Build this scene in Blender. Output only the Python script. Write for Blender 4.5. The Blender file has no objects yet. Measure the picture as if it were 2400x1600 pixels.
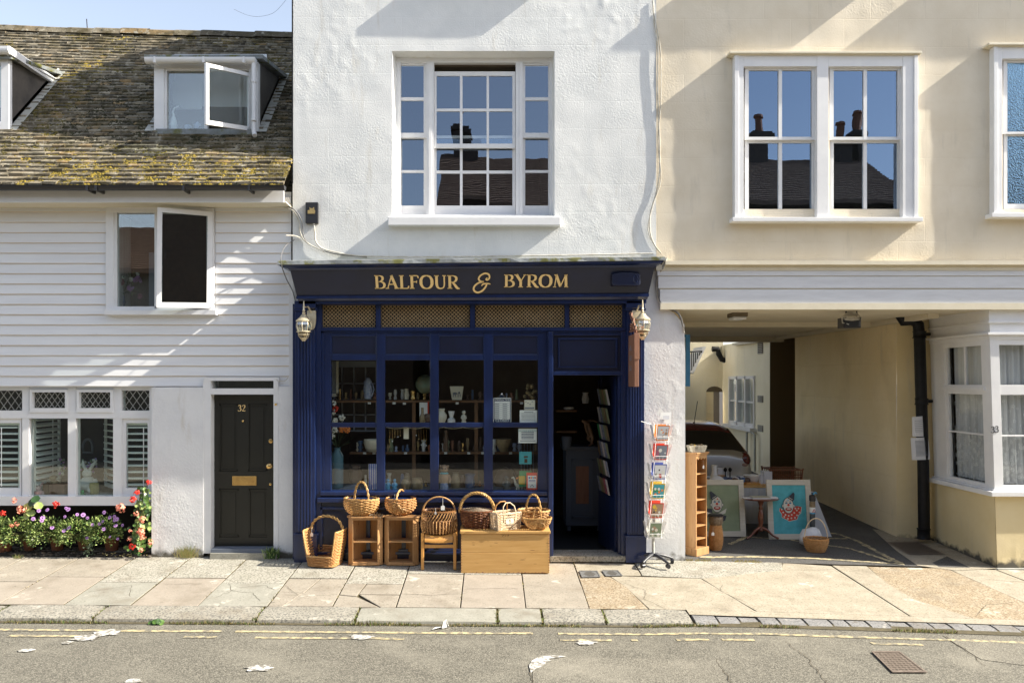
import bpy, bmesh, math, random
from mathutils import Vector, Matrix, noise
R = math.radians
random.seed(7)
SC = bpy.context.scene
COL = SC.collection
# ---------------------------------------------------------------- camera
D, F, H, CX, HY = 10.0, 1900.0, 2.18, 1150.0, 890.0
cd = bpy.data.cameras.new('camera'); cam = bpy.data.objects.new('camera', cd); COL.objects.link(cam)
cam.location = (0, -D, H); cam.rotation_euler = (R(90), 0, 0)
cd.sensor_width = 36; cd.lens = 36*F/2400; cd.shift_x = (1200-CX)/2400; cd.shift_y = (HY-800)/2400
cd.clip_start = 0.05; cd.clip_end = 2000
SC.camera = cam
# ---------------------------------------------------------------- sky and sun
SB, SK = 0.135, 0.76
W = bpy.data.worlds.new('World'); SC.world = W; W.use_nodes = True
nt = W.node_tree; nt.nodes.clear()
wo = nt.nodes.new('ShaderNodeOutputWorld'); bg = nt.nodes.new('ShaderNodeBackground'); sk = nt.nodes.new('ShaderNodeTexSky')
sk.sky_type = 'NISHITA'; sk.sun_disc = False
sk.sun_elevation = math.atan2(SK, math.hypot(1, SB)); sk.sun_rotation = R(90)+math.atan(SB)
sk.air_density = 1.0; sk.dust_density = 1.6; sk.ozone_density = 1.0
bg.inputs[1].default_value = 0.13
hs_ = nt.nodes.new('ShaderNodeHueSaturation'); hs_.inputs['Saturation'].default_value = .64; nt.links.new(sk.outputs[0], hs_.inputs['Color']); nt.links.new(hs_.outputs[0], bg.inputs[0]); nt.links.new(bg.outputs[0], wo.inputs[0])
sd = bpy.data.lights.new('sun', 'SUN'); sd.energy = 5.0; sd.angle = R(0.53); sd.color = (1.0, 0.93, 0.80)
so = bpy.data.objects.new('sun', sd); COL.objects.link(so); so.location = (20, -4, 16)
so.rotation_euler = Vector((1, -SB, SK)).to_track_quat('Z', 'Y').to_euler()
SC.view_settings.view_transform = 'Standard'; SC.view_settings.look = 'None'
SC.view_settings.gamma = 1; SC.view_settings.use_curve_mapping = False
SC.view_settings.exposure = 1.2
SC.cycles.max_bounces = 7; SC.cycles.diffuse_bounces = 4; SC.cycles.glossy_bounces = 3
SC.cycles.transparent_max_bounces = 12; SC.cycles.caustics_reflective = False; SC.cycles.caustics_refractive = False
SC.cycles.sample_clamp_indirect = 6.0
# ---------------------------------------------------------------- geometry of the place
def P(px, py, y=0.0):
    s = (D+y)/F
    return Vector(((px-CX)*s, y, H-(py-HY)*s))
def X(px, y=0.0): return (px-CX)*(D+y)/F
def Z(py, y=0.0): return H-(py-HY)*(D+y)/F
def lerp(a, b, t): return a+(b-a)*t
def interp(x, xs, ys):
    if x <= xs[0]: return ys[0]
    for i in range(len(xs)-1):
        if x <= xs[i+1]: return lerp(ys[i], ys[i+1], (x-xs[i])/(xs[i+1]-xs[i]))
    return ys[-1]
KB, KF = -1.70, -2.04          # back and front of the kerb stones
def G(x, y):
    g0 = interp(x, [-30, -6, 2, 6.6, 30], [.3, .017, -.035, -.15, -.6])
    if y >= 0: return g0+0.035*y
    return g0+interp(x, [-6, 2, 6.6], [.074, .076, .095])*y
def RD(x, y):                   # road surface
    k = G(x, KF)-interp(x, [-6, 1.5, 2.6, 8], [.052, .052, .026, .02])
    return k+0.018*min(KF-y, 3.5)
# ---------------------------------------------------------------- materials
MATS = {}
def mat(name, col, rough=.6, col2=None, nscale=6, amt=.5, bump=0, bscale=40, bdist=.01, metal=0, spec=.5, coat=0, stretch=None, detail=4, extra=None, emit=0):
    m = bpy.data.materials.new(name); m.use_nodes = True; n = m.node_tree; b = n.nodes['Principled BSDF']
    b.inputs['Base Color'].default_value = (*col, 1); b.inputs['Roughness'].default_value = rough
    b.inputs['Metallic'].default_value = metal; b.inputs['Specular IOR Level'].default_value = spec
    b.inputs['Coat Weight'].default_value = coat; b.inputs['Coat Roughness'].default_value = .08
    tc = n.nodes.new('ShaderNodeTexCoord'); mp = n.nodes.new('ShaderNodeMapping')
    n.links.new(tc.outputs['Object'], mp.inputs[0])
    if stretch: mp.inputs['Scale'].default_value = stretch
    cs = None
    if col2:
        t = n.nodes.new('ShaderNodeTexNoise'); t.inputs['Scale'].default_value = nscale; t.inputs['Detail'].default_value = detail; t.inputs['Roughness'].default_value = .62
        n.links.new(mp.outputs[0], t.inputs[0])
        r = n.nodes.new('ShaderNodeValToRGB'); w = .5-.45*amt
        r.color_ramp.elements[0].position = .5-w*.5; r.color_ramp.elements[1].position = .5+w*.5
        r.color_ramp.elements[0].color = (*col, 1); r.color_ramp.elements[1].color = (*col2, 1)
        n.links.new(t.outputs[0], r.inputs[0]); n.links.new(r.outputs[0], b.inputs['Base Color']); cs = r.outputs[0]
    if bump:
        t = n.nodes.new('ShaderNodeTexNoise'); t.inputs['Scale'].default_value = bscale; t.inputs['Detail'].default_value = 5; t.inputs['Roughness'].default_value = .6
        n.links.new(mp.outputs[0], t.inputs[0])
        u = n.nodes.new('ShaderNodeBump'); u.inputs['Strength'].default_value = bump; u.inputs['Distance'].default_value = bdist
        n.links.new(t.outputs[0], u.inputs['Height']); n.links.new(u.outputs[0], b.inputs['Normal'])
    if emit:
        b.inputs['Emission Color'].default_value = (*col, 1); b.inputs['Emission Strength'].default_value = emit
    MATS[name] = m
    if extra: extra(m, n, b, mp, cs)
    return m
def add_layer(n, b, mp, cs, col, scale, lo, hi, detail=5, stretch=None, kind='noise'):
    """lay a second colour over the first where a noise is high"""
    if kind == 'noise':
        t = n.nodes.new('ShaderNodeTexNoise'); t.inputs['Detail'].default_value = detail; t.inputs['Roughness'].default_value = .65
    else:
        t = n.nodes.new('ShaderNodeTexVoronoi')
    t.inputs['Scale'].default_value = scale
    src = mp.outputs[0]
    if stretch:
        m2 = n.nodes.new('ShaderNodeMapping'); m2.inputs['Scale'].default_value = stretch; m2.inputs['Location'].default_value = (3.1, 1.7, 5.3)
        n.links.new(mp.outputs[0], m2.inputs[0]); src = m2.outputs[0]
    n.links.new(src, t.inputs[0])
    r = n.nodes.new('ShaderNodeMapRange'); r.inputs[1].default_value = lo; r.inputs[2].default_value = hi
    n.links.new(t.outputs[0], r.inputs[0])
    x = n.nodes.new('ShaderNodeMix'); x.data_type = 'RGBA'
    n.links.new(r.outputs[0], x.inputs[0])
    if cs: n.links.new(cs, x.inputs[6])
    else: x.inputs[6].default_value = b.inputs['Base Color'].default_value
    x.inputs[7].default_value = (*col, 1)
    n.links.new(x.outputs[2], b.inputs['Base Color'])
    return x.outputs[2]
def height_mask(n, mp, z0, z1):
    s = n.nodes.new('ShaderNodeSeparateXYZ'); n.links.new(mp.outputs[0], s.inputs[0])
    r = n.nodes.new('ShaderNodeMapRange'); r.inputs[1].default_value = z0; r.inputs[2].default_value = z1
    n.links.new(s.outputs[2], r.inputs[0]); return r.outputs[0]
def wall_extra(bw, bh, groove, loc=(0, 0, 0), stains=None, side=0):
    """ashlar lines cut in render as real bump, plus dirt that gathers at the foot"""
    def f(m, n, b, mp, cs):
        mm = n.nodes.new('ShaderNodeMapping'); mm.inputs['Rotation'].default_value = Matrix(((0, 1, 0), (0, 0, 1), (1, 0, 0))).to_euler() if side else (R(90), 0, 0); mm.inputs['Location'].default_value = loc
        n.links.new(mp.outputs[0], mm.inputs[0])
        br = n.nodes.new('ShaderNodeTexBrick'); br.inputs['Scale'].default_value = 1; br.inputs['Brick Width'].default_value = bw; br.inputs['Row Height'].default_value = bh
        br.inputs['Mortar Size'].default_value = .005; br.inputs['Mortar Smooth'].default_value = .3
        dn = n.nodes.new('ShaderNodeTexNoise'); dn.inputs['Scale'].default_value = 3
        n.links.new(mp.outputs[0], dn.inputs[0])
        dv = n.nodes.new('ShaderNodeVectorMath'); dv.operation = 'MULTIPLY_ADD'; dv.inputs[1].default_value = (.02, .02, .02)
        n.links.new(dn.outputs['Color'], dv.inputs[0]); n.links.new(mm.outputs[0], dv.inputs[2]); n.links.new(dv.outputs[0], br.inputs[0])
        u2 = n.nodes.new('ShaderNodeBump'); u2.inputs['Strength'].default_value = groove; u2.inputs['Distance'].default_value = .004; u2.invert = True
        n.links.new(br.outputs['Fac'], u2.inputs['Height'])
        # pitted patches that come and go
        v = n.nodes.new('ShaderNodeTexNoise'); v.inputs['Scale'].default_value = 38; v.inputs['Detail'].default_value = 6; n.links.new(mp.outputs[0], v.inputs[0])
        big = n.nodes.new('ShaderNodeTexNoise'); big.inputs['Scale'].default_value = 1.6; n.links.new(mp.outputs[0], big.inputs[0])
        rr = n.nodes.new('ShaderNodeMapRange'); rr.inputs[1].default_value = .46; rr.inputs[2].default_value = .62; n.links.new(big.outputs[0], rr.inputs[0])
        ml = n.nodes.new('ShaderNodeMath'); ml.operation = 'MULTIPLY'; n.links.new(v.outputs[0], ml.inputs[0]); n.links.new(rr.outputs[0], ml.inputs[1])
        u3 = n.nodes.new('ShaderNodeBump'); u3.inputs['Strength'].default_value = .4; u3.inputs['Distance'].default_value = .009
        n.links.new(ml.outputs[0], u3.inputs['Height']); n.links.new(u2.outputs[0], u3.inputs['Normal'])
        old = [k for k in n.nodes if k.type == 'BUMP' and k not in (u2, u3)]
        if old:
            n.links.new(u3.outputs[0], old[0].inputs['Normal'])
        else:
            n.links.new(u3.outputs[0], b.inputs['Normal'])
        c = add_layer(n, b, mp, cs, (.52, .47, .38), 2.2, .58, .92, stretch=(3, 3, .5))
        if stains:
            hm = height_mask(n, mp, stains[0], stains[1])
            x = n.nodes.new('ShaderNodeMix'); x.data_type = 'RGBA'
            t = n.nodes.new('ShaderNodeTexNoise'); t.inputs['Scale'].default_value = 9; t.inputs['Detail'].default_value = 6; n.links.new(mp.outputs[0], t.inputs[0])
            sb = n.nodes.new('ShaderNodeMath'); sb.operation = 'SUBTRACT'; n.links.new(t.outputs[0], sb.inputs[0]); n.links.new(hm, sb.inputs[1])
            r2 = n.nodes.new('ShaderNodeMapRange'); r2.inputs[1].default_value = .12; r2.inputs[2].default_value = .4; n.links.new(sb.outputs[0], r2.inputs[0])
            n.links.new(r2.outputs[0], x.inputs[0]); n.links.new(c, x.inputs[6]); x.inputs[7].default_value = (.10, .09, .07, 1)
            n.links.new(x.outputs[2], b.inputs['Base Color'])
    return f
def streaky(col, scale, lo, hi, st):
    def f(m, n, b, mp, cs): add_layer(n, b, mp, cs, col, scale, lo, hi, stretch=st)
    return f
M = mat
M('white_render', (.70, .71, .70), .85, (.76, .765, .75), 3, .5, .5, 60, .006, extra=wall_extra(.9, .343, .3, (0, .12, 0)))
M('cottage_render', (.70, .70, .71), .8, (.76, .76, .76), 3, .5, .35, 30, .006, extra=wall_extra(9, 9, .0, stains=(.0, .22)))
M('pillar_render', (.66, .67, .68), .8, (.72, .72, .72), 2, .5, .35, 25, .008, extra=wall_extra(9, 9, .0, stains=(-.1, .25)))
M('cream_render', (.70, .615, .475), .85, (.76, .68, .545), 2, .5, .4, 50, .004, extra=wall_extra(.66, .343, .5, (.1, .1, 0)))
M('cream_lower', (.67, .555, .32), .85, (.71, .60, .37), 2, .5, .3, 50, .004, extra=wall_extra(9, 9, 0, stains=(-.12, .12)))
M('alley_render', (.80, .675, .43), .9, (.84, .72, .49), 1.5, .6, .3, 40, .005, extra=lambda m, n, b, mp, cs: (wall_extra(1.3, .55, 1, (0, .3, 0), side=1)(m, n, b, mp, cs), add_layer(n, b, mp, b.inputs['Base Color'].links[0].from_socket, (.60, .50, .31), 1.1, .52, .9, stretch=(1, 1, .6))))
M('court_render', (.84, .76, .55), .9, (.88, .80, .60), 1.5, .6, .2, 30, .004, extra=wall_extra(.8, .45, .6))
M('ceiling_board', (.62, .56, .44), .8, (.67, .61, .48), 2, .5)
M('white_paint', (.79, .79, .79), .45, (.73, .73, .74), 5, .3, .12, 18, .004)
M('board_paint', (.79, .795, .80), .5, (.73, .735, .75), 3, .4, .2, 6, .004, stretch=(.4, 4, 4), extra=streaky((.50, .45, .38), 5, .68, .9, (1.5, 1, .4)))
M('beam_paint', (.70, .715, .75), .5, (.62, .63, .66), 6, .3, .25, 8, .004, stretch=(.5, 4, 4), extra=streaky((.33, .30, .25), 12, .66, .8, (1, 1, 1)))
M('cream_paint', (.72, .66, .52), .5, (.66, .60, .46), 6, .4, .2, 20, .004)
M('navy', (.007, .016, .062), .30, (.010, .024, .095), 3, .4, .12, 9, .003, coat=.25, stretch=(3, 3, .6), extra=streaky((.03, .05, .11), 30, .70, .8, (1, 1, .15)))
M('navy_panel', (.008, .011, .032), .36, (.009, .014, .046), 3, .4, .1, 6, .003, coat=.15)
M('gold', (.98, .70, .30), .45, metal=.0, spec=.8)
M('gold_edge', (.05, .03, .02), .6)
M('brass', (.78, .52, .20), .25, (.62, .40, .16), 20, .4, metal=1)
M('worn_brass', (.55, .47, .32), .45, (.74, .66, .48), 12, .4, .2, 40, .002, metal=.55)
M('lead', (.16, .17, .165), .5, (.26, .28, .29), 7, .5, .6, 12, .012, extra=streaky((.12, .12, .03), 6, .5, .6, (1, 1, 1)))
M('pale_lead', (.48, .48, .44), .6, (.36, .36, .32), 5, .5, .4, 14, .01)
M('door_dark', (.012, .012, .009), .42, (.016, .0155, .011), 4, .4, .08, 10, .003, coat=.1)
M('black_iron', (.005, .005, .006), .5, (.010, .010, .011), 10, .4, .3, 30, .003, spec=.25)
M('black_plastic', (.02, .02, .023), .35)
M('grey_plastic', (.045, .047, .055), .4)
M('glass_dark', (.02, .02, .02), .3)
M('dark_room', (.030, .026, .022), .95, (.045, .040, .033), 1.2, .5)
M('shop_wall', (.10, .075, .05), .9, (.15, .12, .08), 1.2, .5)
M('shop_floor', (.05, .055, .06), .7)
M('pale_room', (.86, .88, .92), .9)
M('brown_door', (.17, .125, .07), .8)
M('wall_crack', (.30, .27, .22), .9); M('louvre_white', (.90, .90, .88), .5); M('slate_blue', (.12, .14, .18), .8)
def pine_extra(m, n, b, mp, cs):
    add_layer(n, b, mp, cs, (.13, .045, .012), 9, .70, .76, detail=1)
M('pine', (.37, .19, .075), .5, (.47, .27, .115), 3, .3, .15, 30, .002, stretch=(6, 6, .8), detail=6, extra=pine_extra)
M('pine_wide', (.60, .36, .13), .55, (.50, .28, .085), 3, .3, .15, 30, .002, stretch=(.8, 6, 9), detail=6, extra=pine_extra)
M('chair_wood', (.60, .30, .08), .4, (.52, .25, .06), 5, .3, .05, 40, .002, coat=.2)
M('red_wood', (.13, .035, .015), .3, (.20, .06, .025), 4, .4, coat=.4, stretch=(1, 1, 6))
M('sign_wood', (.26, .12, .07), .7, (.33, .16, .10), 5, .4, .4, 30, .003, stretch=(5, 5, .6))
M('shelf_wood', (.16, .08, .035), .6, (.22, .11, .05), 4, .4)
def wick(name, c1, c2, r=.5): M(name, c1, r, c2, 30, .2, .5, 90, .004, extra=None)
wick('wicker_gold', (.62, .38, .15), (.42, .22, .07)); wick('wicker_tan', (.55, .32, .13), (.36, .18, .06))
wick('wicker_honey', (.60, .33, .13), (.40, .18, .05)); wick('wicker_brown', (.27, .13, .045), (.15, .06, .02))
wick('wicker_red', (.20, .075, .028), (.10, .03, .012)); wick('wicker_pale', (.70, .56, .38), (.52, .38, .23))
wick('wicker_handle', (.58, .37, .13), (.40, .22, .07)); wick('wicker_grey', (.22, .16, .10), (.10, .07, .045))
M('paper', (.80, .80, .78), .7); M('paper_cream', (.70, .66, .55), .7); M('paper_grey', (.60, .61, .64), .6)
M('ink', (.03, .035, .05), .6); M('ink_grey', (.22, .24, .28), .7); M('notice_blue', (.03, .05, .12), .5); M('notice_teal', (.2, .42, .45), .6)
M('red', (.55, .045, .02), .5); M('bright_red', (.75, .06, .03), .6); M('orange', (.80, .25, .05), .6); M('yellow', (.75, .50, .06), .6)
M('teal', (.06, .32, .36), .6, (.09, .42, .48), 9, .4); M('sage', (.20, .25, .15), .7, (.25, .30, .19), 5, .4); M('sky_blue', (.10, .38, .62), .5); M('green', (.05, .32, .12), .6)
M('stripe_blue', (.08, .12, .42), .7); M('churn', (.07, .17, .23), .5, (.11, .23, .29), 5, .4, .2, 10, .004)
M('pottery', (.34, .26, .15), .4, (.16, .12, .07), 9, .4); M('pottery_dark', (.10, .06, .04), .35); M('pottery_blue', (.06, .12, .24), .3)
M('china', (.74, .75, .76), .25); M('china_blue', (.50, .56, .66), .25, (.16, .22, .45), 30, .2); M('bronze', (.30, .22, .10), .4, (.45, .34, .18), 30, .3, metal=.5)
M('skin_clay', (.40, .26, .17), .5); M('velvet', (.42, .40, .36), .9); M('pink', (.60, .34, .36), .8, (.7, .55, .52), 25, .3)
M('fur_white', (.66, .66, .64), .95, None, bump=.6, bscale=80, bdist=.01); M('cloth', (.52, .52, .52), .9, (.46, .46, .47), 3, .4, .3, 4, .02)
M('terracotta', (.20, .07, .032), .8, (.27, .11, .055), 5, .5, .2, 40, .003); M('soil', (.03, .022, .015), 1)
M('leaf', (.06, .13, .022), .5, (.10, .18, .035), 14, .3); M('leaf_light', (.24, .33, .08), .5, (.36, .44, .16), 14, .3); M('leaf_dark', (.02, .055, .014), .5, (.035, .08, .02), 10, .3)
M('leaf_grey', (.17, .23, .14), .6); M('straw', (.55, .46, .22), .8, (.42, .36, .14), 20, .3); M('stalk', (.16, .17, .05), .7)
M('petal_red', (.72, .035, .02), .6); M('petal_coral', (.85, .22, .13), .6, (.85, .42, .30), 40, .2); M('petal_mauve', (.32, .14, .42), .6, (.52, .30, .58), 60, .2); M('petal_white', (.75, .75, .68), .6); M('petal_pink', (.50, .16, .24), .6, (.3, .1, .16), 30, .3)
M('petal_eye', (.10, .03, .14), .6)
M('moss', (.17, .125, .018), 1, (.33, .24, .035), 12, .3, .6, 60, .01); M('moss_shade', (.014, .014, .005), 1, (.035, .032, .009), 12, .3, .6, 60, .01); M('cheek', (.05, .045, .04), .7, (.11, .095, .08), 3, .4, .3, 20, .005); M('board_bounce', (.66, .52, .36), .8)
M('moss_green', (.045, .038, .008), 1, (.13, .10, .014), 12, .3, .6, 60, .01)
M('car_silver', (.50, .52, .55), .3, metal=.6, coat=.7); M('car_red', (.16, .016, .018), .25, metal=.2, coat=.7); M('lamp_red', (.10, .008, .012), .2, coat=.8); M('lamp_clear', (.45, .30, .28), .2); M('rubber', (.012, .012, .012), .8)
M('blue_frame', (.03, .14, .26), .5); M('post_grey', (.07, .08, .085), .5); M('bag_white', (.62, .63, .66), .5, None, bump=.8, bscale=9, bdist=.03)
M('mat_brown', (.13, .06, .03), 1, (.17, .09, .05), 40, .3); M('book', (.42, .40, .30), .7); M('cable_white', (.62, .60, .54), .6, (.42, .38, .30), 14, .3); M('cable_grey', (.14, .14, .14), .6)
M('yellow_paint', (.50, .42, .24), .8, (.17, .155, .12), 17, .75, .5, 120, .004)
M('white_splash', (.60, .59, .56), .7, (.20, .185, .155), 26, .8, .4, 70, .004, detail=8); M('rust_iron', (.13, .10, .08), .6, (.20, .16, .13), 30, .4, .3, 80, .003)
M('cover_grey', (.12, .12, .12), .7, (.17, .17, .165), 30, .4, .3, 80, .003)
M('mortar_dirt', (.11, .09, .05), 1, (.065, .055, .03), 14, .4, .6, 60, .01)
M('crack', (.08, .066, .045), 1); M('pebble', (.05, .04, .032), .9, (.10, .085, .07), 14, .4)
M('curtain', (.46, .46, .46), .9, (.62, .62, .63), 3, .3, stretch=(14, 14, .15)); M('curtain_tan', (.32, .27, .20), .9)
M('brick_far', (.05, .04, .034), .9, (.085, .062, .048), 10, .4, .4, 30, .01); M('tile_far', (.15, .09, .06), .9, (.22, .145, .10), 5, .4); M('far_wall', (.16, .15, .135), .9, (.20, .185, .165), 2, .5)
def stone(name, c1, c2, speck, sp=.62, rough=.85):
    def f(m, n, b, mp, cs):
        c = add_layer(n, b, mp, cs, speck, 48, sp-.07, sp+.03, detail=3)
        c = add_layer(n, b, mp, c, tuple(min(v*1.9, .6) for v in speck), 60, .60, .66, detail=2, stretch=(1.1, 1.1, 1.1))
        c = add_layer(n, b, mp, c, (.17, .14, .10), 2.3, .54, .82, detail=8)
        c = add_layer(n, b, mp, c, (.12, .10, .075), 11, .66, .74)
        add_layer(n, b, mp, c, (.62, .58, .50), 3.1, .62, .74, detail=7)
    M(name, c1, rough, c2, 5, .4, .7, 130, .004, extra=f)
stone('slab_warm', (.27, .24, .195), (.33, .295, .24), (.19, .16, .125))
stone('slab_pink', (.275, .24, .195), (.32, .28, .23), (.20, .17, .135), .66)
stone('slab_blue', (.255, .245, .205), (.31, .30, .255), (.18, .175, .145), .64)
stone('slab_granite', (.33, .315, .26), (.40, .38, .325), (.15, .14, .115), .56)
stone('kerb_stone', (.27, .25, .205), (.34, .32, .27), (.12, .115, .10), .56)
stone('concrete', (.30, .265, .20), (.37, .33, .26), (.22, .19, .14), .6)
stone('gravel', (.33, .27, .18), (.40, .35, .265), (.21, .155, .095), .52)
stone('sett', (.19, .185, .18), (.26, .255, .25), (.08, .08, .085), .6, .7)
def asph(name, c1, c2, c3, big):
    def f(m, n, b, mp, cs):
        v = n.nodes.new('ShaderNodeTexVoronoi'); v.inputs['Scale'].default_value = big; n.links.new(mp.outputs[0], v.inputs[0])
        sx = n.nodes.new('ShaderNodeSeparateColor'); n.links.new(v.outputs['Color'], sx.inputs[0])
        r = n.nodes.new('ShaderNodeValToRGB'); e = r.color_ramp.elements; e[0].color = (*c2, 1); e[1].color = (*c3, 1); e[0].position = .1; e[1].position = .95
        n.links.new(sx.outputs[0], r.inputs[0])
        x = n.nodes.new('ShaderNodeMix'); x.data_type = 'RGBA'
        g = n.nodes.new('ShaderNodeMapRange'); g.inputs[1].default_value = .35; g.inputs[2].default_value = .75; g.inputs[3].default_value = 1; g.inputs[4].default_value = 0
        n.links.new(v.outputs['Distance'], g.inputs[0]); n.links.new(g.outputs[0], x.inputs[0])
        x.inputs[6].default_value = (*c1, 1); n.links.new(r.outputs[0], x.inputs[7]); 
        c = add_layer(n, b, mp, x.outputs[2], c3, 1.3, .5, .9)
        n.links.new(c, b.inputs['Base Color'])
        u = n.nodes.new('ShaderNodeBump'); u.inputs['Strength'].default_value = .45; u.inputs['Distance'].default_value = .004
        n.links.new(g.outputs[0], u.inputs['Height']); n.links.new(u.outputs[0], b.inputs['Normal'])
    M(name, c1, .9, extra=f)
asph('asphalt', (.078, .072, .057), (.115, .107, .086), (.26, .242, .195), 85)
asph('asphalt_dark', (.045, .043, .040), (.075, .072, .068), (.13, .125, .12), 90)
asph('asphalt_patch', (.095, .087, .069), (.14, .13, .104), (.30, .278, .225), 100)
# roof tiles: each tile its own tone through a random per island
def tile_mat():
    m = bpy.data.materials.new('roof_tile'); m.use_nodes = True; n = m.node_tree; b = n.nodes['Principled BSDF']; b.inputs['Roughness'].default_value = .9
    g = n.nodes.new('ShaderNodeNewGeometry'); r = n.nodes.new('ShaderNodeValToRGB'); e = r.color_ramp.elements
    cs = [(0, (.07, .058, .038)), (.22, (.12, .10, .068)), (.5, (.17, .145, .10)), (.72, (.22, .19, .135)), (.88, (.19, .145, .085)), (.96, (.24, .16, .07)), (1, (.32, .29, .22))]
    while len(e) < len(cs): e.new(.5)
    for k, (p, c) in enumerate(cs): e[k].position = p; e[k].color = (*c, 1)
    n.links.new(g.outputs['Random Per Island'], r.inputs[0])
    tc = n.nodes.new('ShaderNodeTexCoord'); mp = n.nodes.new('ShaderNodeMapping'); n.links.new(tc.outputs['Object'], mp.inputs[0])
    c = add_layer(n, b, mp, r.outputs[0], (.36, .33, .26), 14, .56, .64, detail=6)
    c = add_layer(n, b, mp, c, (.22, .14, .045), 5, .62, .76, detail=6)
    c = add_layer(n, b, mp, c, (.02, .018, .010), 9, .52, .66, detail=6)
    add_layer(n, b, mp, c, (.07, .055, .022), 3.2, .50, .64, detail=6)
    t = n.nodes.new('ShaderNodeTexNoise'); t.inputs['Scale'].default_value = 60; n.links.new(mp.outputs[0], t.inputs[0])
    u = n.nodes.new('ShaderNodeBump'); u.inputs['Strength'].default_value = .5; u.inputs['Distance'].default_value = .008
    n.links.new(t.outputs[0], u.inputs['Height']); n.links.new(u.outputs[0], b.inputs['Normal'])
    MATS['roof_tile'] = m
tile_mat()
def glass(name, ior=1.5, wave=0, tint=(1, 1, 1), wsc=3, rough=0.0, f0=0.0, tsc=1.0, refl=(1, 1, 1)):
    m = bpy.data.materials.new(name); m.use_nodes = True; n = m.node_tree; n.nodes.clear()
    o = n.nodes.new('ShaderNodeOutputMaterial'); x = n.nodes.new('ShaderNodeMixShader'); t = n.nodes.new('ShaderNodeBsdfTransparent'); g = n.nodes.new('ShaderNodeBsdfGlossy'); ge = n.nodes.new('ShaderNodeNewGeometry')
    def mth(op, a_, b_=None):
        k = n.nodes.new('ShaderNodeMath'); k.operation = op
        for i_, v_ in enumerate((a_, b_)):
            if v_ is None: continue
            if isinstance(v_, (int, float)): k.inputs[i_].default_value = v_
            else: n.links.new(v_, k.inputs[i_])
        return k
    vd = n.nodes.new('ShaderNodeVectorMath'); vd.operation = 'DOT_PRODUCT'; n.links.new(ge.outputs['Normal'], vd.inputs[0]); n.links.new(ge.outputs['Incoming'], vd.inputs[1])
    F0 = 1.7*((ior-1)/(ior+1))**2
    f = mth('MULTIPLY_ADD', mth('POWER', mth('SUBTRACT', 1.0, mth('ABSOLUTE', vd.outputs['Value']).outputs[0]).outputs[0], 5.0).outputs[0], 1-F0); f.inputs[2].default_value = F0
    g.inputs[0].default_value = (*refl, 1); t.inputs[0].default_value = (*[c*tsc for c in tint], 1); g.inputs['Roughness'].default_value = rough
    a = n.nodes.new('ShaderNodeMath'); a.operation = 'ADD'; a.inputs[1].default_value = f0; n.links.new(f.outputs[0], a.inputs[0])
    n.links.new(a.outputs[0], x.inputs[0]); n.links.new(t.outputs[0], x.inputs[1]); n.links.new(g.outputs[0], x.inputs[2]); n.links.new(x.outputs[0], o.inputs[0])
    if wave:
        tc = n.nodes.new('ShaderNodeTexCoord'); w = n.nodes.new('ShaderNodeTexNoise'); w.inputs['Scale'].default_value = wsc; w.inputs['Detail'].default_value = 1
        u = n.nodes.new('ShaderNodeBump'); u.inputs['Strength'].default_value = wave; u.inputs['Distance'].default_value = .01
        n.links.new(tc.outputs['Object'], w.inputs[0]); n.links.new(w.outputs[0], u.inputs['Height']); n.links.new(u.outputs[0], g.inputs['Normal'])
    MATS[name] = m
glass('glass', 1.5, .05, (.9, .95, .93)); glass('glass_sash', 1.9, .05, (.85, .9, .9), 4, f0=.12, refl=(.50, .61, .78)); glass('glass_wavy', 1.9, .06, (.85, .9, .9), 3, f0=.17, refl=(.40, .55, .78))
glass('glass_casement', 1.6, .015, (.9, .95, .95), 4, f0=.08); glass('glass_lace', 1.45, .1, (.9, .93, .93), 4)
glass('glass_frosted', 1.9, .5, (.5, .65, .7), 60, .03, .18, refl=(.5, .75, .95)); glass('glass_lantern', 1.5, .2, (.86, .90, .86), 20, .1, .25)
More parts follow.
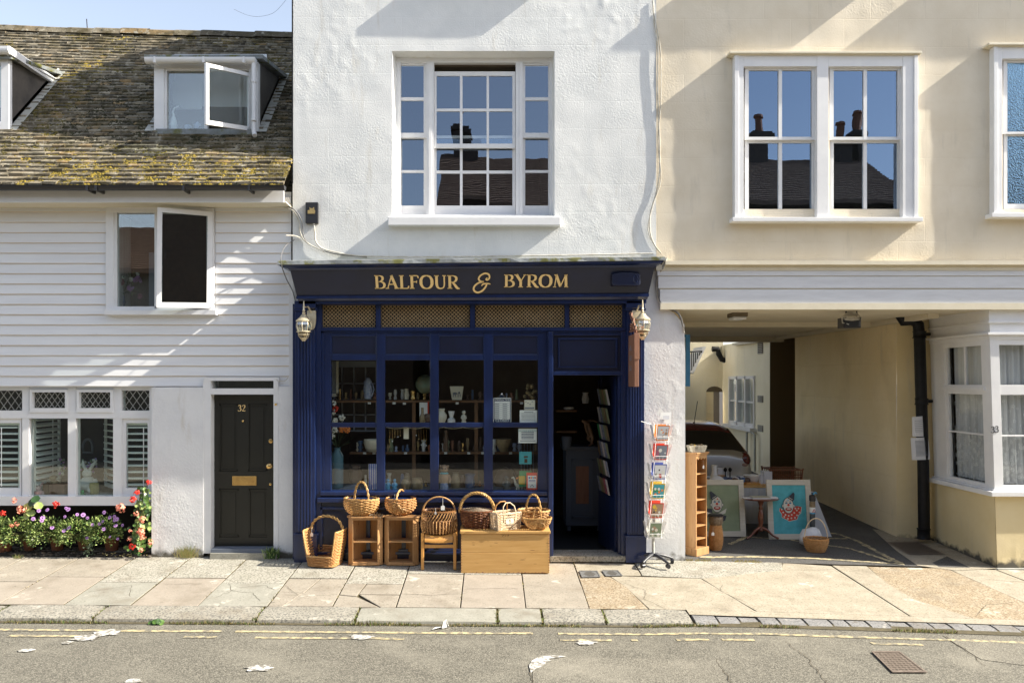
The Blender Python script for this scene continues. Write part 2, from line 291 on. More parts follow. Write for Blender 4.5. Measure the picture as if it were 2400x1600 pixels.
# ---------------------------------------------------------------- mesh builder
OFF = {}
class MB:
    def __init__(s): s.v = []; s.f = []; s.m = []; s.ms = []
    def _mi(s, m):
        if m not in s.ms: s.ms.append(m)
        return s.ms.index(m)
    def add(s, vs, fs, m='white_paint', T=None):
        k = len(s.v); mi = s._mi(m)
        if T is not None: vs = [T @ Vector(v) for v in vs]
        s.v += [tuple(v) for v in vs]
        for f in fs: s.f.append(tuple(i+k for i in f)); s.m.append(mi)
        return s
    def box(s, a, b, m='white_paint', T=None):
        x0, x1 = sorted((a[0], b[0])); y0, y1 = sorted((a[1], b[1])); z0, z1 = sorted((a[2], b[2]))
        vs = [(x0, y0, z0), (x1, y0, z0), (x1, y1, z0), (x0, y1, z0), (x0, y0, z1), (x1, y0, z1), (x1, y1, z1), (x0, y1, z1)]
        return s.add(vs, [(0, 3, 2, 1), (4, 5, 6, 7), (0, 1, 5, 4), (1, 2, 6, 5), (2, 3, 7, 6), (3, 0, 4, 7)], m, T)
    def pb(s, px0, py0, px1, py1, yf, yb, m='white_paint'):
        """a box whose front face at depth yf covers these photo pixels"""
        a = P(px0, py0, yf); b = P(px1, py1, yf)
        return s.box((a.x, yf, b.z), (b.x, yb, a.z), m)
    def hexa(s, q0, q1, m='white_paint'):
        """a solid between two quads (same winding)"""
        return s.add(list(q0)+list(q1), [(3, 2, 1, 0), (4, 5, 6, 7), (0, 1, 5, 4), (1, 2, 6, 5), (2, 3, 7, 6), (3, 0, 4, 7)], m)
    def quadbox(s, pxs, yf, th, m='white_paint'):
        """four photo corners TL,TR,BR,BL with own depth each (px,py,y), thickened along y"""
        q = [P(*p) for p in pxs] if len(pxs[0]) == 3 else [P(p[0], p[1], yf) for p in pxs]
        return s.hexa(q, [v+Vector((0, th, 0)) for v in q], m)
    def prism(s, pts, y0, y1, m='white_paint', T=None):
        """polygon of (x,z) extruded along y"""
        n = len(pts); vs = [(x, y0, z) for x, z in pts]+[(x, y1, z) for x, z in pts]
        fs = [tuple(range(n-1, -1, -1)), tuple(range(n, 2*n))]+[(i, (i+1) % n, (i+1) % n+n, i+n) for i in range(n)]
        return s.add(vs, fs, m, T)
    def xprism(s, pts, x0, x1, m='white_paint', T=None):
        """profile of (y,z) extruded along x"""
        n = len(pts); vs = [(x0, y, z) for y, z in pts]+[(x1, y, z) for y, z in pts]
        fs = [tuple(range(n-1, -1, -1)), tuple(range(n, 2*n))]+[(i, (i+1) % n, (i+1) % n+n, i+n) for i in range(n)]
        return s.add(vs, fs, m, T)
    def tube(s, pts, r=.01, m='white_paint', n=6, T=None, cap=True, closed=False):
        pts = [Vector(p) for p in pts]; N = len(pts); rr = r if isinstance(r, (list, tuple)) else [r]*N
        vs = []; fs = []; up = None
        for i, p in enumerate(pts):
            if closed: d = pts[(i+1) % N]-pts[i-1]
            else: d = (pts[min(i+1, N-1)]-pts[max(i-1, 0)])
            if d.length < 1e-9: d = Vector((0, 0, 1))
            d.normalize()
            if up is None:
                up = Vector((0, 0, 1)) if abs(d.z) < .9 else Vector((1, 0, 0))
            u = up-d*up.dot(d)
            if u.length < 1e-6: u = d.orthogonal()
            u.normalize(); w = d.cross(u); up = u
            for k in range(n):
                a = 2*math.pi*k/n; vs.append(p+(u*math.cos(a)+w*math.sin(a))*rr[i])
        L = N if closed else N-1
        for i in range(L):
            for k in range(n):
                j = (i+1) % N
                fs.append((i*n+k, i*n+(k+1) % n, j*n+(k+1) % n, j*n+k))
        if cap and not closed:
            fs.append(tuple(range(n-1, -1, -1))); fs.append(tuple((N-1)*n+k for k in range(n)))
        return s.add(vs, fs, m, T)
    def lathe(s, prof, c=(0, 0, 0), m='white_paint', n=20, T=None, sx=1, sy=1):
        """profile [(r,z)] round the z axis"""
        vs = []; fs = []
        for r, z in prof:
            for k in range(n):
                a = 2*math.pi*k/n; vs.append((c[0]+r*math.cos(a)*sx, c[1]+r*math.sin(a)*sy, c[2]+z))
        for i in range(len(prof)-1):
            for k in range(n): fs.append((i*n+k, i*n+(k+1) % n, (i+1)*n+(k+1) % n, (i+1)*n+k))
        if prof[0][0] > 1e-5: fs.append(tuple(range(n-1, -1, -1)))
        if prof[-1][0] > 1e-5: fs.append(tuple((len(prof)-1)*n+k for k in range(n)))
        return s.add(vs, fs, m, T)
    def ball(s, c, r, m='white_paint', n=10, k=6, T=None):
        rx, ry, rz = r if isinstance(r, (tuple, list)) else (r, r, r)
        pr = [(math.sin(math.pi*i/k), -math.cos(math.pi*i/k)) for i in range(k+1)]
        vs = []; fs = []
        for a, b in pr:
            for j in range(n):
                t = 2*math.pi*j/n; vs.append((c[0]+a*math.cos(t)*rx, c[1]+a*math.sin(t)*ry, c[2]+b*rz))
        for i in range(k):
            for j in range(n): fs.append((i*n+j, i*n+(j+1) % n, (i+1)*n+(j+1) % n, (i+1)*n+j))
        return s.add(vs, fs, m, T)
    def build(s, name, parent=None, smooth=None, bevel=0, flat=False):
        me = bpy.data.meshes.new(name); vs = [Vector(v) for v in s.v]
        if parent is not None: off = OFF.get(parent.name, Vector((0, 0, 0)))
        elif flat: off = Vector((0, 0, 0))
        else:
            xs = [v.x for v in vs]; ys = [v.y for v in vs]; off = Vector(((min(xs)+max(xs))/2, (min(ys)+max(ys))/2, min(v.z for v in vs)))
        me.from_pydata([v-off for v in vs], [], s.f)
        for m in s.ms: me.materials.append(MATS[m])
        me.polygons.foreach_set('material_index', s.m)
        bm = bmesh.new(); bm.from_mesh(me); bmesh.ops.remove_doubles(bm, verts=bm.verts, dist=1e-6); bmesh.ops.recalc_face_normals(bm, faces=bm.faces)
        if smooth:
            for f in bm.faces: f.smooth = True
            for e in bm.edges:
                if len(e.link_faces) == 2 and e.calc_face_angle(0) > R(smooth): e.smooth = False
        bm.to_mesh(me); bm.free()
        o = bpy.data.objects.new(name, me); COL.objects.link(o)
        if parent is None: o.location = off
        else: o.parent = parent; OFF[o.name] = off
        if bevel:
            bv = o.modifiers.new('bevel', 'BEVEL'); bv.width = bevel; bv.segments = 2; bv.limit_method = 'ANGLE'; bv.angle_limit = R(40)
        return o
def tag(o, label=None, cat=None, group=None, kind=None):
    if label: o['label'] = label
    if cat: o['category'] = cat
    if group: o['group'] = group
    if kind: o['kind'] = kind
    return o
def thing(name, label, cat, loc=(0, 0, 0), group=None, local=False):
    o = bpy.data.objects.new(name, None); COL.objects.link(o); o.empty_display_size = .1
    o.location = loc; OFF[o.name] = Vector((0, 0, 0)) if local else Vector(loc)
    return tag(o, label, cat, group)
def copy_tree(o, parent=None):
    c = o.copy(); COL.objects.link(c); c.parent = parent; OFF[c.name] = OFF.get(o.name, Vector((0, 0, 0)))
    for ch in list(o.children): copy_tree(ch, c)
    return c
def arc(c, r, a0, a1, n, y=0, rz=None):
    rz = rz or r
    return [(c[0]+r*math.cos(R(lerp(a0, a1, i/n))), y, c[1]+rz*math.sin(R(lerp(a0, a1, i/n)))) for i in range(n+1)]
def wall_grid(mb, x0, x1, z0, z1, holes, y, m, amp=0, step=.06, seed=0, lump=0, back=None):
    """flat wall in the xz plane with rectangular holes, finely gridded and gently uneven"""
    def cuts(a, b, ex):
        c = sorted(set([a, b]+[e for e in ex if a < e < b])); o = []
        for p, q in zip(c, c[1:]):
            k = max(1, int(math.ceil((q-p)/step))); o += [p+(q-p)*i/k for i in range(k)]
        return o+[b]
    xs = cuts(x0, x1, [h[0] for h in holes]+[h[1] for h in holes]); zs = cuts(z0, z1, [h[2] for h in holes]+[h[3] for h in holes])
    vs = []; fs = []
    for z in zs:
        for x in xs:
            d = 0
            if amp: d = amp*(noise.noise(Vector((x*.9+seed, z*.9, seed)))+.5*noise.noise(Vector((x*3+seed, z*3, 5))))
            if lump: d += lump*max(0, noise.noise(Vector((x*9, z*9, seed)))-.05)*max(0, noise.noise(Vector((x*.8, z*.8, seed+9)))+.25)
            vs.append((x, y-d, z))
    nx = len(xs)
    for j in range(len(zs)-1):
        for i in range(nx-1):
            cx = (xs[i]+xs[i+1])/2; cz = (zs[j]+zs[j+1])/2
            if any(h[0] < cx < h[1] and h[2] < cz < h[3] for h in holes): continue
            fs.append((j*nx+i, j*nx+i+1, (j+1)*nx+i+1, (j+1)*nx+i))
    mb.add(vs, fs, m)
def text(name, s, size, m, parent, loc, rot=(R(90), 0, 0), ext=.001, align='CENTER', sx=1):
    cu = bpy.data.curves.new(name, 'FONT'); cu.body = s; cu.size = size; cu.extrude = ext; cu.align_x = align; cu.align_y = 'CENTER'; cu.resolution_u = 3
    t = bpy.data.objects.new('tmp', cu); COL.objects.link(t); dg = bpy.context.evaluated_depsgraph_get(); dg.update()
    me = bpy.data.meshes.new_from_object(t.evaluated_get(dg)); COL.objects.unlink(t); bpy.data.objects.remove(t)
    T = Matrix.Translation(Vector(loc)-OFF.get(parent.name, Vector((0, 0, 0)))) @ Matrix(__import__('mathutils').Euler(rot).to_matrix().to_4x4()) @ Matrix.Diagonal((sx, 1, 1, 1))
    me.transform(T); me.materials.clear(); me.materials.append(MATS[m]); me.name = name
    o = bpy.data.objects.new(name, me); COL.objects.link(o); o.parent = parent; OFF[o.name] = OFF.get(parent.name, Vector((0, 0, 0)))
    return o
# ================================================================ ground
def surf(mb, poly, zf, m, th=0, dz=0, jit=0):
    vs = [(x, y, zf(x, y)+dz) for x, y in poly]; n = len(vs)
    if th:
        vs += [(x, y, z-th) for x, y, z in vs]
        mb.add(vs, [tuple(range(n)), tuple(range(2*n-1, n-1, -1))]+[(i, (i+1) % n, (i+1) % n+n, i+n) for i in range(n)], m)
    else: mb.add(vs, [tuple(range(n))], m)
def inset(poly, d):
    c = Vector((sum(p[0] for p in poly)/len(poly), sum(p[1] for p in poly)/len(poly))); o = []
    n = len(poly)
    for i in range(n):
        p = Vector(poly[i]); a = Vector(poly[i-1]); b = Vector(poly[(i+1) % n]); e1 = (a-p).normalized(); e2 = (b-p).normalized()
        k = e1+e2
        s = e1.x*e2.y-e1.y*e2.x
        o.append(tuple(p+k*(d/max(abs(s), .3))))
    return o
def grid(mb, xs, ys, zf, m, dz=0):
    vs = [(x, y, zf(x, y)+dz) for y in ys for x in xs]; n = len(xs)
    mb.add(vs, [(j*n+i, j*n+i+1, (j+1)*n+i+1, (j+1)*n+i) for j in range(len(ys)-1) for i in range(n-1)], m)
def fr(a, b, n): return [a+(b-a)*i/n for i in range(n+1)]
# base earth reaching the horizon, below everything
mb = MB(); grid(mb, [-600, -40, -30, -10, 10, 30, 40, 600], [-600, -60, -20, -2, 12, 30, 600], lambda x, y: -1.1, 'soil')
tag(mb.build('ground', flat=True), 'dark earth under the street', None, kind='structure')
mb = MB(); grid(mb, [-30, -20]+fr(-12, 12, 48)+[20, 30], [-7.3]+fr(-7.0, KF+.03, 20), RD, 'asphalt')
tag(mb.build('road', flat=True), 'grey tarmac road in front of the shops', None, kind='structure')
# far pavement under the camera, terraces opposite
mb = MB(); mb.box((-30, -11.6, -.6), (30, -7.28, -.02), 'concrete'); tag(mb.build('far_pavement', flat=True), 'raised pavement across the road', None, kind='structure')
# darker worn tarmac patches with seams
def blob(cx, cy, rx, ry, n=22, seed=0, irr=.25):
    return [(cx+rx*math.cos(2*math.pi*i/n)*(1+irr*noise.noise(Vector((math.cos(2*math.pi*i/n)*1.6+seed, math.sin(2*math.pi*i/n)*1.6, seed)))*2), cy+ry*math.sin(2*math.pi*i/n)*(1+irr*noise.noise(Vector((seed, math.cos(2*math.pi*i/n)*2, math.sin(2*math.pi*i/n)*2)))*2)) for i in range(n)]
def gp(px, py, road=True):
    """world ground point seen at a photo pixel"""
    y = -2.0
    for _ in range(40):
        s = (D+y)/F; x = (px-CX)*s; z = (RD if road else G)(x, y); d = (H-z)*F/max(py-HY, 1)-D; y = y+.5*(d-y)
    return (X(px, y), y)
def strip(pts, w, n=1, seed=0, wob=.0):
    o = []; q = []
    for i, p in enumerate(pts):
        a = Vector(pts[max(i-1, 0)]); b = Vector(pts[min(i+1, len(pts)-1)]); d = (b-a).normalized(); nn = Vector((-d.y, d.x)); ww = w*(.6+.8*random.random())/2
        o.append(tuple(Vector(p)+nn*ww)); q.append(tuple(Vector(p)-nn*ww))
    return o, q
def strip_mesh(mb, pts, w, zf, dz, m, jag=0, sub=4):
    P2 = []
    for a, b in zip(pts, pts[1:]):
        L = (Vector(b)-Vector(a)).length; k = max(1, int(L/.05)) if sub else 1
        for i in range(k):
            t = i/k; P2.append((lerp(a[0], b[0], t)+random.uniform(-jag, jag), lerp(a[1], b[1], t)+random.uniform(-jag, jag)))
    P2.append(pts[-1]); o, q = strip(P2, w)
    vs = [(x, y, zf(x, y)+dz) for x, y in o]+[(x, y, zf(x, y)+dz) for x, y in q]; n = len(P2)
    mb.add(vs, [(i, i+1, n+i+1, n+i) for i in range(n-1)], m)
mb = MB()
def poly_on(mb, pix, m, dz, road=True):
    surf(mb, [gp(a, b, road) for a, b in pix], RD if road else G, m, dz=dz)
poly_on(mb, [(1250, 1548), (1330, 1541), (1685, 1545), (1700, 1590), (1722, 1640), (1248, 1640)], 'asphalt_patch', .004)
poly_on(mb, [(2210, 1489), (2300, 1489), (2420, 1498), (2420, 1562), (2300, 1545), (2250, 1515)], 'asphalt_patch', .004)
for pts in [[(1840, 1501), (1880, 1530), (1920, 1575), (1950, 1620)], [(1681, 1545), (1700, 1575), (1725, 1620)], [(2215, 1490), (2260, 1520), (2310, 1560)], [(1246, 1555), (1245, 1610)]]:
    strip_mesh(mb, [gp(*p) for p in pts], .006, RD, .0055, 'crack', .02)
tag(mb.build('tarmac_patches', flat=True), 'paler repaired patches and cracks in the tarmac', None, kind='structure')
# double yellow lines, worn into pieces
mb = MB()
for yy in (-2.31, -2.50):
    x = -8
    while x < 9:
        if noise.noise(Vector((x*.5, yy*9, 1)))+.35*noise.noise(Vector((x*3, yy*9, 4))) > (-.22 if yy > -2.4 else .0):
            w = .06*(1+.35*noise.noise(Vector((x*2, yy, 8)))); x1 = x+.06
            o = .012*noise.noise(Vector((x*1.5, yy, 2)))
            j = random.uniform(-.004, .004)
            mb.add([(x, yy-w/2+o+j, RD(x, yy-w/2)+.005), (x1, yy-w/2+o-j, RD(x1, yy-w/2)+.005), (x1, yy+w/2+o+j, RD(x1, yy+w/2)+.005), (x, yy+w/2+o, RD(x, yy+w/2)+.005)], [(0, 1, 2, 3)], 'yellow_paint')
        x += .06
tag(mb.build('road_markings', flat=True), 'worn double yellow lines along the kerb', None, kind='structure')
# white splashes on the road
mb = MB()
for k, (px, py, rx, ry) in enumerate([(258, 1483, .17, .05), (205, 1496, .17, .045), (160, 1506, .07, .04), (65, 1525, .08, .03), (610, 1566, .13, .04), (843, 1493, .12, .04), (1372, 1507, .11, .045), (1030, 1474, .0, .0), (315, 1597, .08, .03)]):
    if rx: cx, cy = gp(px, py); surf(mb, blob(cx, cy, rx*.8, rx*.55, 44, k*3.7, .38), RD, 'white_splash', dz=.009)
cx, cy = gp(1250, 1555); surf(mb, [gp(*p) for p in [(1244, 1578), (1240, 1560), (1247, 1549), (1266, 1539), (1300, 1537), (1328, 1539), (1300, 1543), (1283, 1545), (1294, 1550), (1280, 1554), (1272, 1562), (1256, 1568)]], RD, 'white_splash', dz=.009)
tag(mb.build('paint_splashes', flat=True), 'white paint splashes on the tarmac', None, kind='structure')
# ---- pavement
mb = MB()
grid(mb, fr(-12, 12, 60), fr(KB+.01, .6, 6), G, 'mortar_dirt', dz=-.022)
JX = [-9.1, -8.43, -7.76, -7.08, -6.4, -5.72, -5.05, -4.37, -3.69, -3.0, -2.29, -1.62, -.97, -.31, .36, 1.01]
rng = random.Random(3)
pal = ['slab_warm', 'slab_pink', 'slab_blue', 'slab_granite']
rows = {0: 'warm'}
def slab(poly, m, th=.03, gap=.0035, dz=0):
    dz = dz+rng.uniform(-.003, .003)
    p2 = inset(poly, gap+rng.uniform(0, .004)); n = len(p2)
    top = inset(p2, .004)
    ax, ay = rng.uniform(-.003, .003), rng.uniform(-.003, .003); c = poly[0]
    zf = lambda x, y: G(x, y)+dz+ax*(x-c[0])+ay*(y-c[1])
    vs = [(x, y, zf(x, y)) for x, y in top]+[(x, y, zf(x, y)-.004) for x, y in p2]+[(x, y, zf(x, y)-th) for x, y in p2]
    mb.add(vs, [tuple(range(n))]+[(i, (i+1) % n, (i+1) % n+n, i+n) for i in range(n)]+[], m); mb.add(vs, [(n+i, n+(i+1) % n, 2*n+(i+1) % n, 2*n+i) for i in range(n)], 'mortar_dirt')
upper = ['slab_pink', 'slab_pink', 'slab_warm', 'slab_granite', 'slab_warm', 'slab_warm', 'slab_warm', 'slab_granite', 'slab_granite', 'slab_granite', 'slab_granite', 'slab_granite', 'slab_granite', 'slab_granite', 'slab_warm']
lower = ['slab_pink', 'slab_blue', 'slab_warm', 'slab_pink', 'slab_blue', 'slab_pink', 'slab_blue', 'slab_pink', 'slab_blue', 'slab_pink', 'slab_warm', 'slab_warm', 'slab_warm', 'slab_pink', 'slab_warm']
lower[8] = 'slab_pink'; lower[7] = 'slab_blue'; lower[9] = 'slab_blue'; lower[6] = 'slab_pink'
for i in range(len(JX)-1):
    a, b = JX[i], JX[i+1]; ys = (-.80, -.98)[i % 2] if i < 12 else (-.60 if i == 12 else -.62 if i == 13 else -.95)
    if i == 14: ys = -1.0
    yb = .45
    slab([(a, ys), (b, ys), (b, yb), (a, yb)], upper[i])
    if i in (10, 11):      # slabs broken into pieces
        m = (a+b)/2; mid = (ys+KB)/2
        if i == 10:
            slab([(a, mid), (a+.28, mid-.03), (a+.36, ys), (a, ys)][::1], lower[i], dz=-.002)
            slab([(a+.28, mid-.03), (b, mid+.06), (b, ys), (a+.36, ys)], lower[i])
            slab([(a, KB), (a+.16, KB), (a+.28, mid-.03), (a, mid)], lower[i])
            slab([(a+.16, KB), (b, KB), (b, mid+.06), (a+.28, mid-.03)], lower[i], dz=.001)
        else:
            slab([(a, mid), (a+.2, mid-.05), (a+.24, ys), (a, ys)], lower[i])
            slab([(a+.2, mid+.03), (b, mid+.02), (b, ys), (a+.24, ys)], lower[i])
            slab([(a, KB), (b-.16, KB), (a+.2, mid-.05), (a, mid)], lower[i], dz=-.002)
            slab([(b-.16, KB), (b, KB), (b, mid+.02), (a+.2, mid+.03)], lower[i])
    else: slab([(a, KB), (b, KB), (b, ys), (a, ys)], lower[i])
# concrete crossover on the right
def cslab(pix, m, gap=.004, th=.03):
    slab([gp(a, b, False) for a, b in pix], m, th, gap)
JR = 1.01
def W2(*p): return [tuple(q) for q in p]
slab(W2((JR, KB), (1.62, KB), (1.50, -1.0), (1.36, -.62), (JR, -.62)), 'gravel', gap=.002)
slab(W2((JR, -.62), (1.75, -.62), (1.75, .4), (JR, .4)), 'concrete', gap=.003)
slab(W2((1.62, KB), (2.72, KB), (2.55, -1.15), (2.42, -.68), (1.36, -.62), (1.50, -1.0)), 'concrete', gap=.004)
slab(W2((1.75, -.62), (2.42, -.68), (2.6, -.64), (3.5, -.28), (3.6, .02), (1.75, .02)), 'slab_granite', gap=.003)
slab(W2((2.72, KB), (4.30, KB), (4.18, -.05), (3.6, .02), (3.5, -.28), (2.6, -.64), (2.42, -.68), (2.55, -1.15)), 'concrete', gap=.004)
slab(W2((4.30, KB), (4.95, KB), (4.6, -1.2), (4.55, -.7), (4.62, -.05), (4.18, -.05)), 'concrete', gap=.004)
slab(W2((4.95, KB), (5.9, KB), (5.75, -.9), (5.6, -.05), (4.62, -.05), (4.55, -.7), (4.6, -1.2)), 'gravel', gap=.003)
slab(W2((5.9, KB), (6.6, KB), (6.2, -.05), (5.6, -.05), (5.75, -.9)), 'concrete', gap=.004)
slab(W2((6.6, KB), (12, KB), (12, -.05), (6.2, -.05)), 'concrete', gap=.004)
slab(W2((6.2, -.05), (12, -.05), (12, .3), (6.2, .3)), 'concrete', gap=.004)
for pts in [[(1.5, -.9), (1.7, -1.15), (1.62, -1.4), (1.8, KB)], [(-.95, -1.3), (-.6, -1.34), (-.33, -1.28)], [(3.4, -.3), (3.9, -.26), (4.17, -.2)], [(5.0, -1.65), (5.3, -1.3), (5.7, -1.2)], [(5.8, -.4), (6.1, -.5), (6.9, -.4)], [(-4.3, -1.3), (-3.95, -1.1), (-3.8, -1.45)], [(-2.9, -1.0), (-2.8, -1.25), (-2.55, -1.3), (-2.4, -1.55)], [(-2.75, -1.15), (-2.5, -1.05), (-2.35, -1.2)], [(-2.8, -1.25), (-2.9, -1.45)], [(-2.2, -1.35), (-1.9, -1.4), (-1.64, -1.33)], [(-2.27, -1.05), (-2.05, -1.35)], [(-.3, -1.15), (.1, -1.1), (.3, -1.12)], [(-3.6, -1.05), (-3.2, -1.02)], [(2.6, -.9), (2.52, -1.1), (2.7, -1.45)]]:
    strip_mesh(mb, pts, .0045, G, .0035, 'crack', .014)
tag(mb.build('pavement', flat=True), 'uneven stone slab and concrete pavement', None, kind='structure')
# ---- kerb
mb = MB()
KX = [-9, -7.9, -5.95, -4.15, -2.30, -1.5, -.03, .37, 1.03, 1.62, 2.05]
KXs = [X(p, -1.87) for p in (-300, 0, 235, 610, 838, 1180-18, 1270, 1416, 1618)]
KXs[5] = X(1166, -1.87)
def kstone(a, b, m, g=.01, top=0, h=.16, ya=KF, yb=KB, rd=.035):
    a += g; b -= g; n = max(1, int((b-a)/.15)); nv = 7
    vs = []
    for i in range(n+1):
        x = lerp(a, b, i/n); w = .006*noise.noise(Vector((x*3, 1, top)))
        e = .02 if i in (0, n) else 0
        z0 = G(x, yb)+top-.003; zf = G(x, ya)+top-.004-w
        prof = [(yb-.006, z0-.1), (yb-.006, z0-e*.4), (lerp(yb, ya, .5), (z0+zf)/2+.004-e*.3), (ya+rd*1.3, zf+.002-e*.3), (ya+rd*.3+w, zf-rd*.4-e*.3), (ya+w*1.5, zf-rd*1.4), (ya+w, zf-h)]
        vs += [(x, *p) for p in prof]
    fs = [(i*nv+k, i*nv+k+1, (i+1)*nv+k+1, (i+1)*nv+k) for i in range(n) for k in range(nv-1)]
    fs += [tuple(range(nv)), tuple(n*nv+k for k in range(nv-1, -1, -1))]
    mb.add(vs, fs, m)
for k, (a, b) in enumerate(zip(KXs, KXs[1:])):
    kstone(a, b, 'kerb_stone' if k not in (4, 5) else 'slab_blue', .012, rng.uniform(-.004, .004))
x = KXs[-1]+.01; k = 0
while x < 9:
    w = rng.uniform(.17, .27) if x < 6 else rng.uniform(.25, .4)
    if x+w < 9.2: kstone(x, x+w, 'sett', .012, -.006+rng.uniform(-.006, .006), .1, KF-.02, KF+.24+rng.uniform(0, .03), .05)
    x += w
grid(mb, fr(KXs[-1], 9, 40), [KF+.2, KB+.02], G, 'concrete', dz=-.003)
tag(mb.build('kerb', flat=True, smooth=40), 'granite kerb stones with small setts at the dropped kerb', None, kind='structure')
mb = MB(); grid(mb, fr(-10, 10, 80), [KF-.045, KF+.1], lambda x, y: RD(x, KF)+.006+(.01 if y > KF else 0), 'mortar_dirt')
tag(mb.build('gutter_dirt', flat=True), 'dirt along the foot of the kerb', None, kind='structure')
# ---- alley floor
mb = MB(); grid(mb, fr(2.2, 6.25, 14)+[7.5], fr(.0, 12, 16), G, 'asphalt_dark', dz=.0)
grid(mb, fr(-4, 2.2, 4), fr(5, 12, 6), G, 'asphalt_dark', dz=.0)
tag(mb.build('alley_floor', flat=True), 'dark tarmac floor of the covered alley', None, kind='structure')
mb = MB()
def yl(pix, w=.07):
    strip_mesh(mb, [gp(a, b, False) for a, b in pix], w, G, .006, 'yellow_paint', .003)
yl([(1640, 1306), (1760, 1305), (1900, 1308), (2020, 1316), (2118, 1322)]); yl([(1990, 1285), (2040, 1300), (2090, 1316)])
yl([(1845, 1250), (1960, 1250), (2010, 1268), (2060, 1295), (2112, 1321)]); yl([(1710, 1276), (1750, 1258), (1850, 1265), (1940, 1278), (1990, 1285)], .06); yl([(1930, 1262), (1985, 1262)], .05)
tag(mb.build('alley_markings', flat=True), 'yellow hatching lines on the alley floor', None, kind='structure')
mb = MB(); surf(mb, [gp(*p, False) for p in [(2045, 1240), (2190, 1256), (2345, 1332), (2240, 1337), (2150, 1325), (2100, 1290)]], G, 'concrete', dz=.005)
tag(mb.build('alley_apron', flat=True), 'strip of old concrete by the alley wall', None, kind='structure')
# ================================================================ white weatherboarded cottage, left
YL = 0.06
cot = thing('weatherboard_cottage', 'white weatherboarded cottage with mossy tiled roof and two dormers left of the blue shop', 'house', (X(340), 1.5, 0))
XR = X(680)
LIPS = [498+23.94*i for i in range(18)]
mb = MB()
def boards(x0, x1, zt, zb, seed):
    n = max(2, int((x1-x0)/.35))
    for i in range(n):
        a, b = lerp(x0, x1, i/n), lerp(x0, x1, (i+1)/n)
        w = lambda x: .0035*noise.noise(Vector((x*1.7, seed*3.1, 2)))
        o = lambda x: .020+.005*noise.noise(Vector((x*.8, seed*1.7, 7)))
        vs = []
        for x in (a, b):
            vs += [(x, YL-.002, zt+.005), (x, YL-o(x), zb+w(x)+.003), (x, YL-o(x)+.002, zb+w(x)), (x, YL-.001, zb+w(x)+.001)]
        mb.add(vs, [(0, 1, 5, 4)], 'board_paint'); mb.add(vs, [(1, 2, 6, 5), (2, 3, 7, 6)], 'board_bounce')  # tan lower edges carry the warm bounced light in their colour
for i, l in enumerate(LIPS):
    t = LIPS[i-1] if i else 474
    zt, zb = Z(t, YL), Z(l, YL)
    segs = [(-9, X(248)), (X(502), XR)] if (t > 470 and l < 745) else [(-9, XR)]
    if i and l > 738 and t < 742: segs = [(-9, XR)]
    if t > 875: segs = [(-9, X(480)), (X(652), XR)]
    if i == 10 or i == 9: segs = [(-9, X(248)), (X(502), XR)] if l < 742 else [(-9, XR)]
    for k, (a, b) in enumerate(segs): boards(a, b, zt, zb, i*7+k)
mb.build('weatherboarding', cot)
mb = MB()      # structure behind the boards, with the openings
wall_grid(mb, -9, XR, Z(906, YL), Z(450, YL), [(X(262, YL), X(488, YL), Z(722, YL), Z(492, YL)), (X(492, YL), X(641, YL), Z(1290, YL), Z(891, YL))], YL, 'board_paint', step=2)
mb.build('wall_backing', cot)
mb = MB()      # rendered lower wall: pier between window and door, strip right of the door
wall_grid(mb, X(355), X(476), Z(1330), Z(908), [], 0.0, 'cottage_render', .010, .04, 3, .016)
mb.box((X(355), 0.004, Z(1330)), (X(476), YL+.5, Z(907)), 'cottage_render')
mb.build('lower_wall', cot)
mb = MB(); wall_grid(mb, X(651), X(692), Z(1330), Z(906), [], 0.012, 'cottage_render', .004, .05, 5, .01); mb.box((X(651), .016, Z(1330)), (X(692), .3, Z(905)), 'cottage_render')
mb.build('lower_wall', cot)
mb = MB(); mb.pb(677, 640, 692, 907, .02, .1, 'white_paint'); mb.build('corner_board', cot)
mb = MB()      # fascia under the gutter
mb.box((-9, -.30, Z(474, -.3)), (X(665, -.3), -.272, Z(443, -.3)), 'white_paint')
mb.box((-9, -.27, Z(474, -.3)+.004), (X(668, -.3), YL, Z(474, -.3)+.02), 'cream_paint'); mb.box((-9, .015, Z(476, .015)), (XR, YL, Z(462, .015)), 'white_paint')
mb.build('fascia', cot)
# roof
yE, zE, yRg = -.41, Z(431, -.41), 2.80
def rm(x): return interp(x, [-7.6, -3], [1.0, .961])
def rz(x, y): return zE+(y-yE)*rm(x)+.006*math.sin(x*1.3)*min(1, (y-yE)/2)-.0*x
DORM = [(X(360, .52), X(605, .52)), (-9.0, X(20, .52))]
def in_dormer(x, y):
    return any(a+.04 < x < b-.04 for a, b in DORM) and .56 < y < 1.62
mb = MB(); rg = random.Random(5)
NR = 46
for r in range(NR):
    y0 = lerp(yE-.03, yRg, r/NR); y1 = lerp(yE-.03, yRg, (r+1.25)/NR); x = -7.9+(.08 if r % 2 else 0)
    while x < X(684, 0)-.02:
        w = .165+rg.uniform(-.008, .008); xc = x+w/2
        if not in_dormer(xc, (y0+y1)/2):
            xr = min(x+w-.006, X(686)); l = rg.uniform(.012, .032); t = rg.uniform(-.008, .008); dy = rg.uniform(-.012, .012); th = rg.uniform(.012, .018)
            zb0 = rz(x, y0)+l; zb1 = rz(xr, y0)+l+t
            vs = [(x, y0+dy, zb0+th), (xr, y0+dy+rg.uniform(-.006, .006), zb1+th), (xr, y1, rz(xr, y1)+.004), (x, y1, rz(x, y1)+.004), (x, y0+dy+.004, zb0-.012), (xr, y0+dy+.004, zb1-.012)]
            mb.add(vs, [(0, 1, 2, 3), (4, 5, 1, 0), (5, 2, 1), (4, 0, 3)], 'roof_tile')
        x += w
vs = []
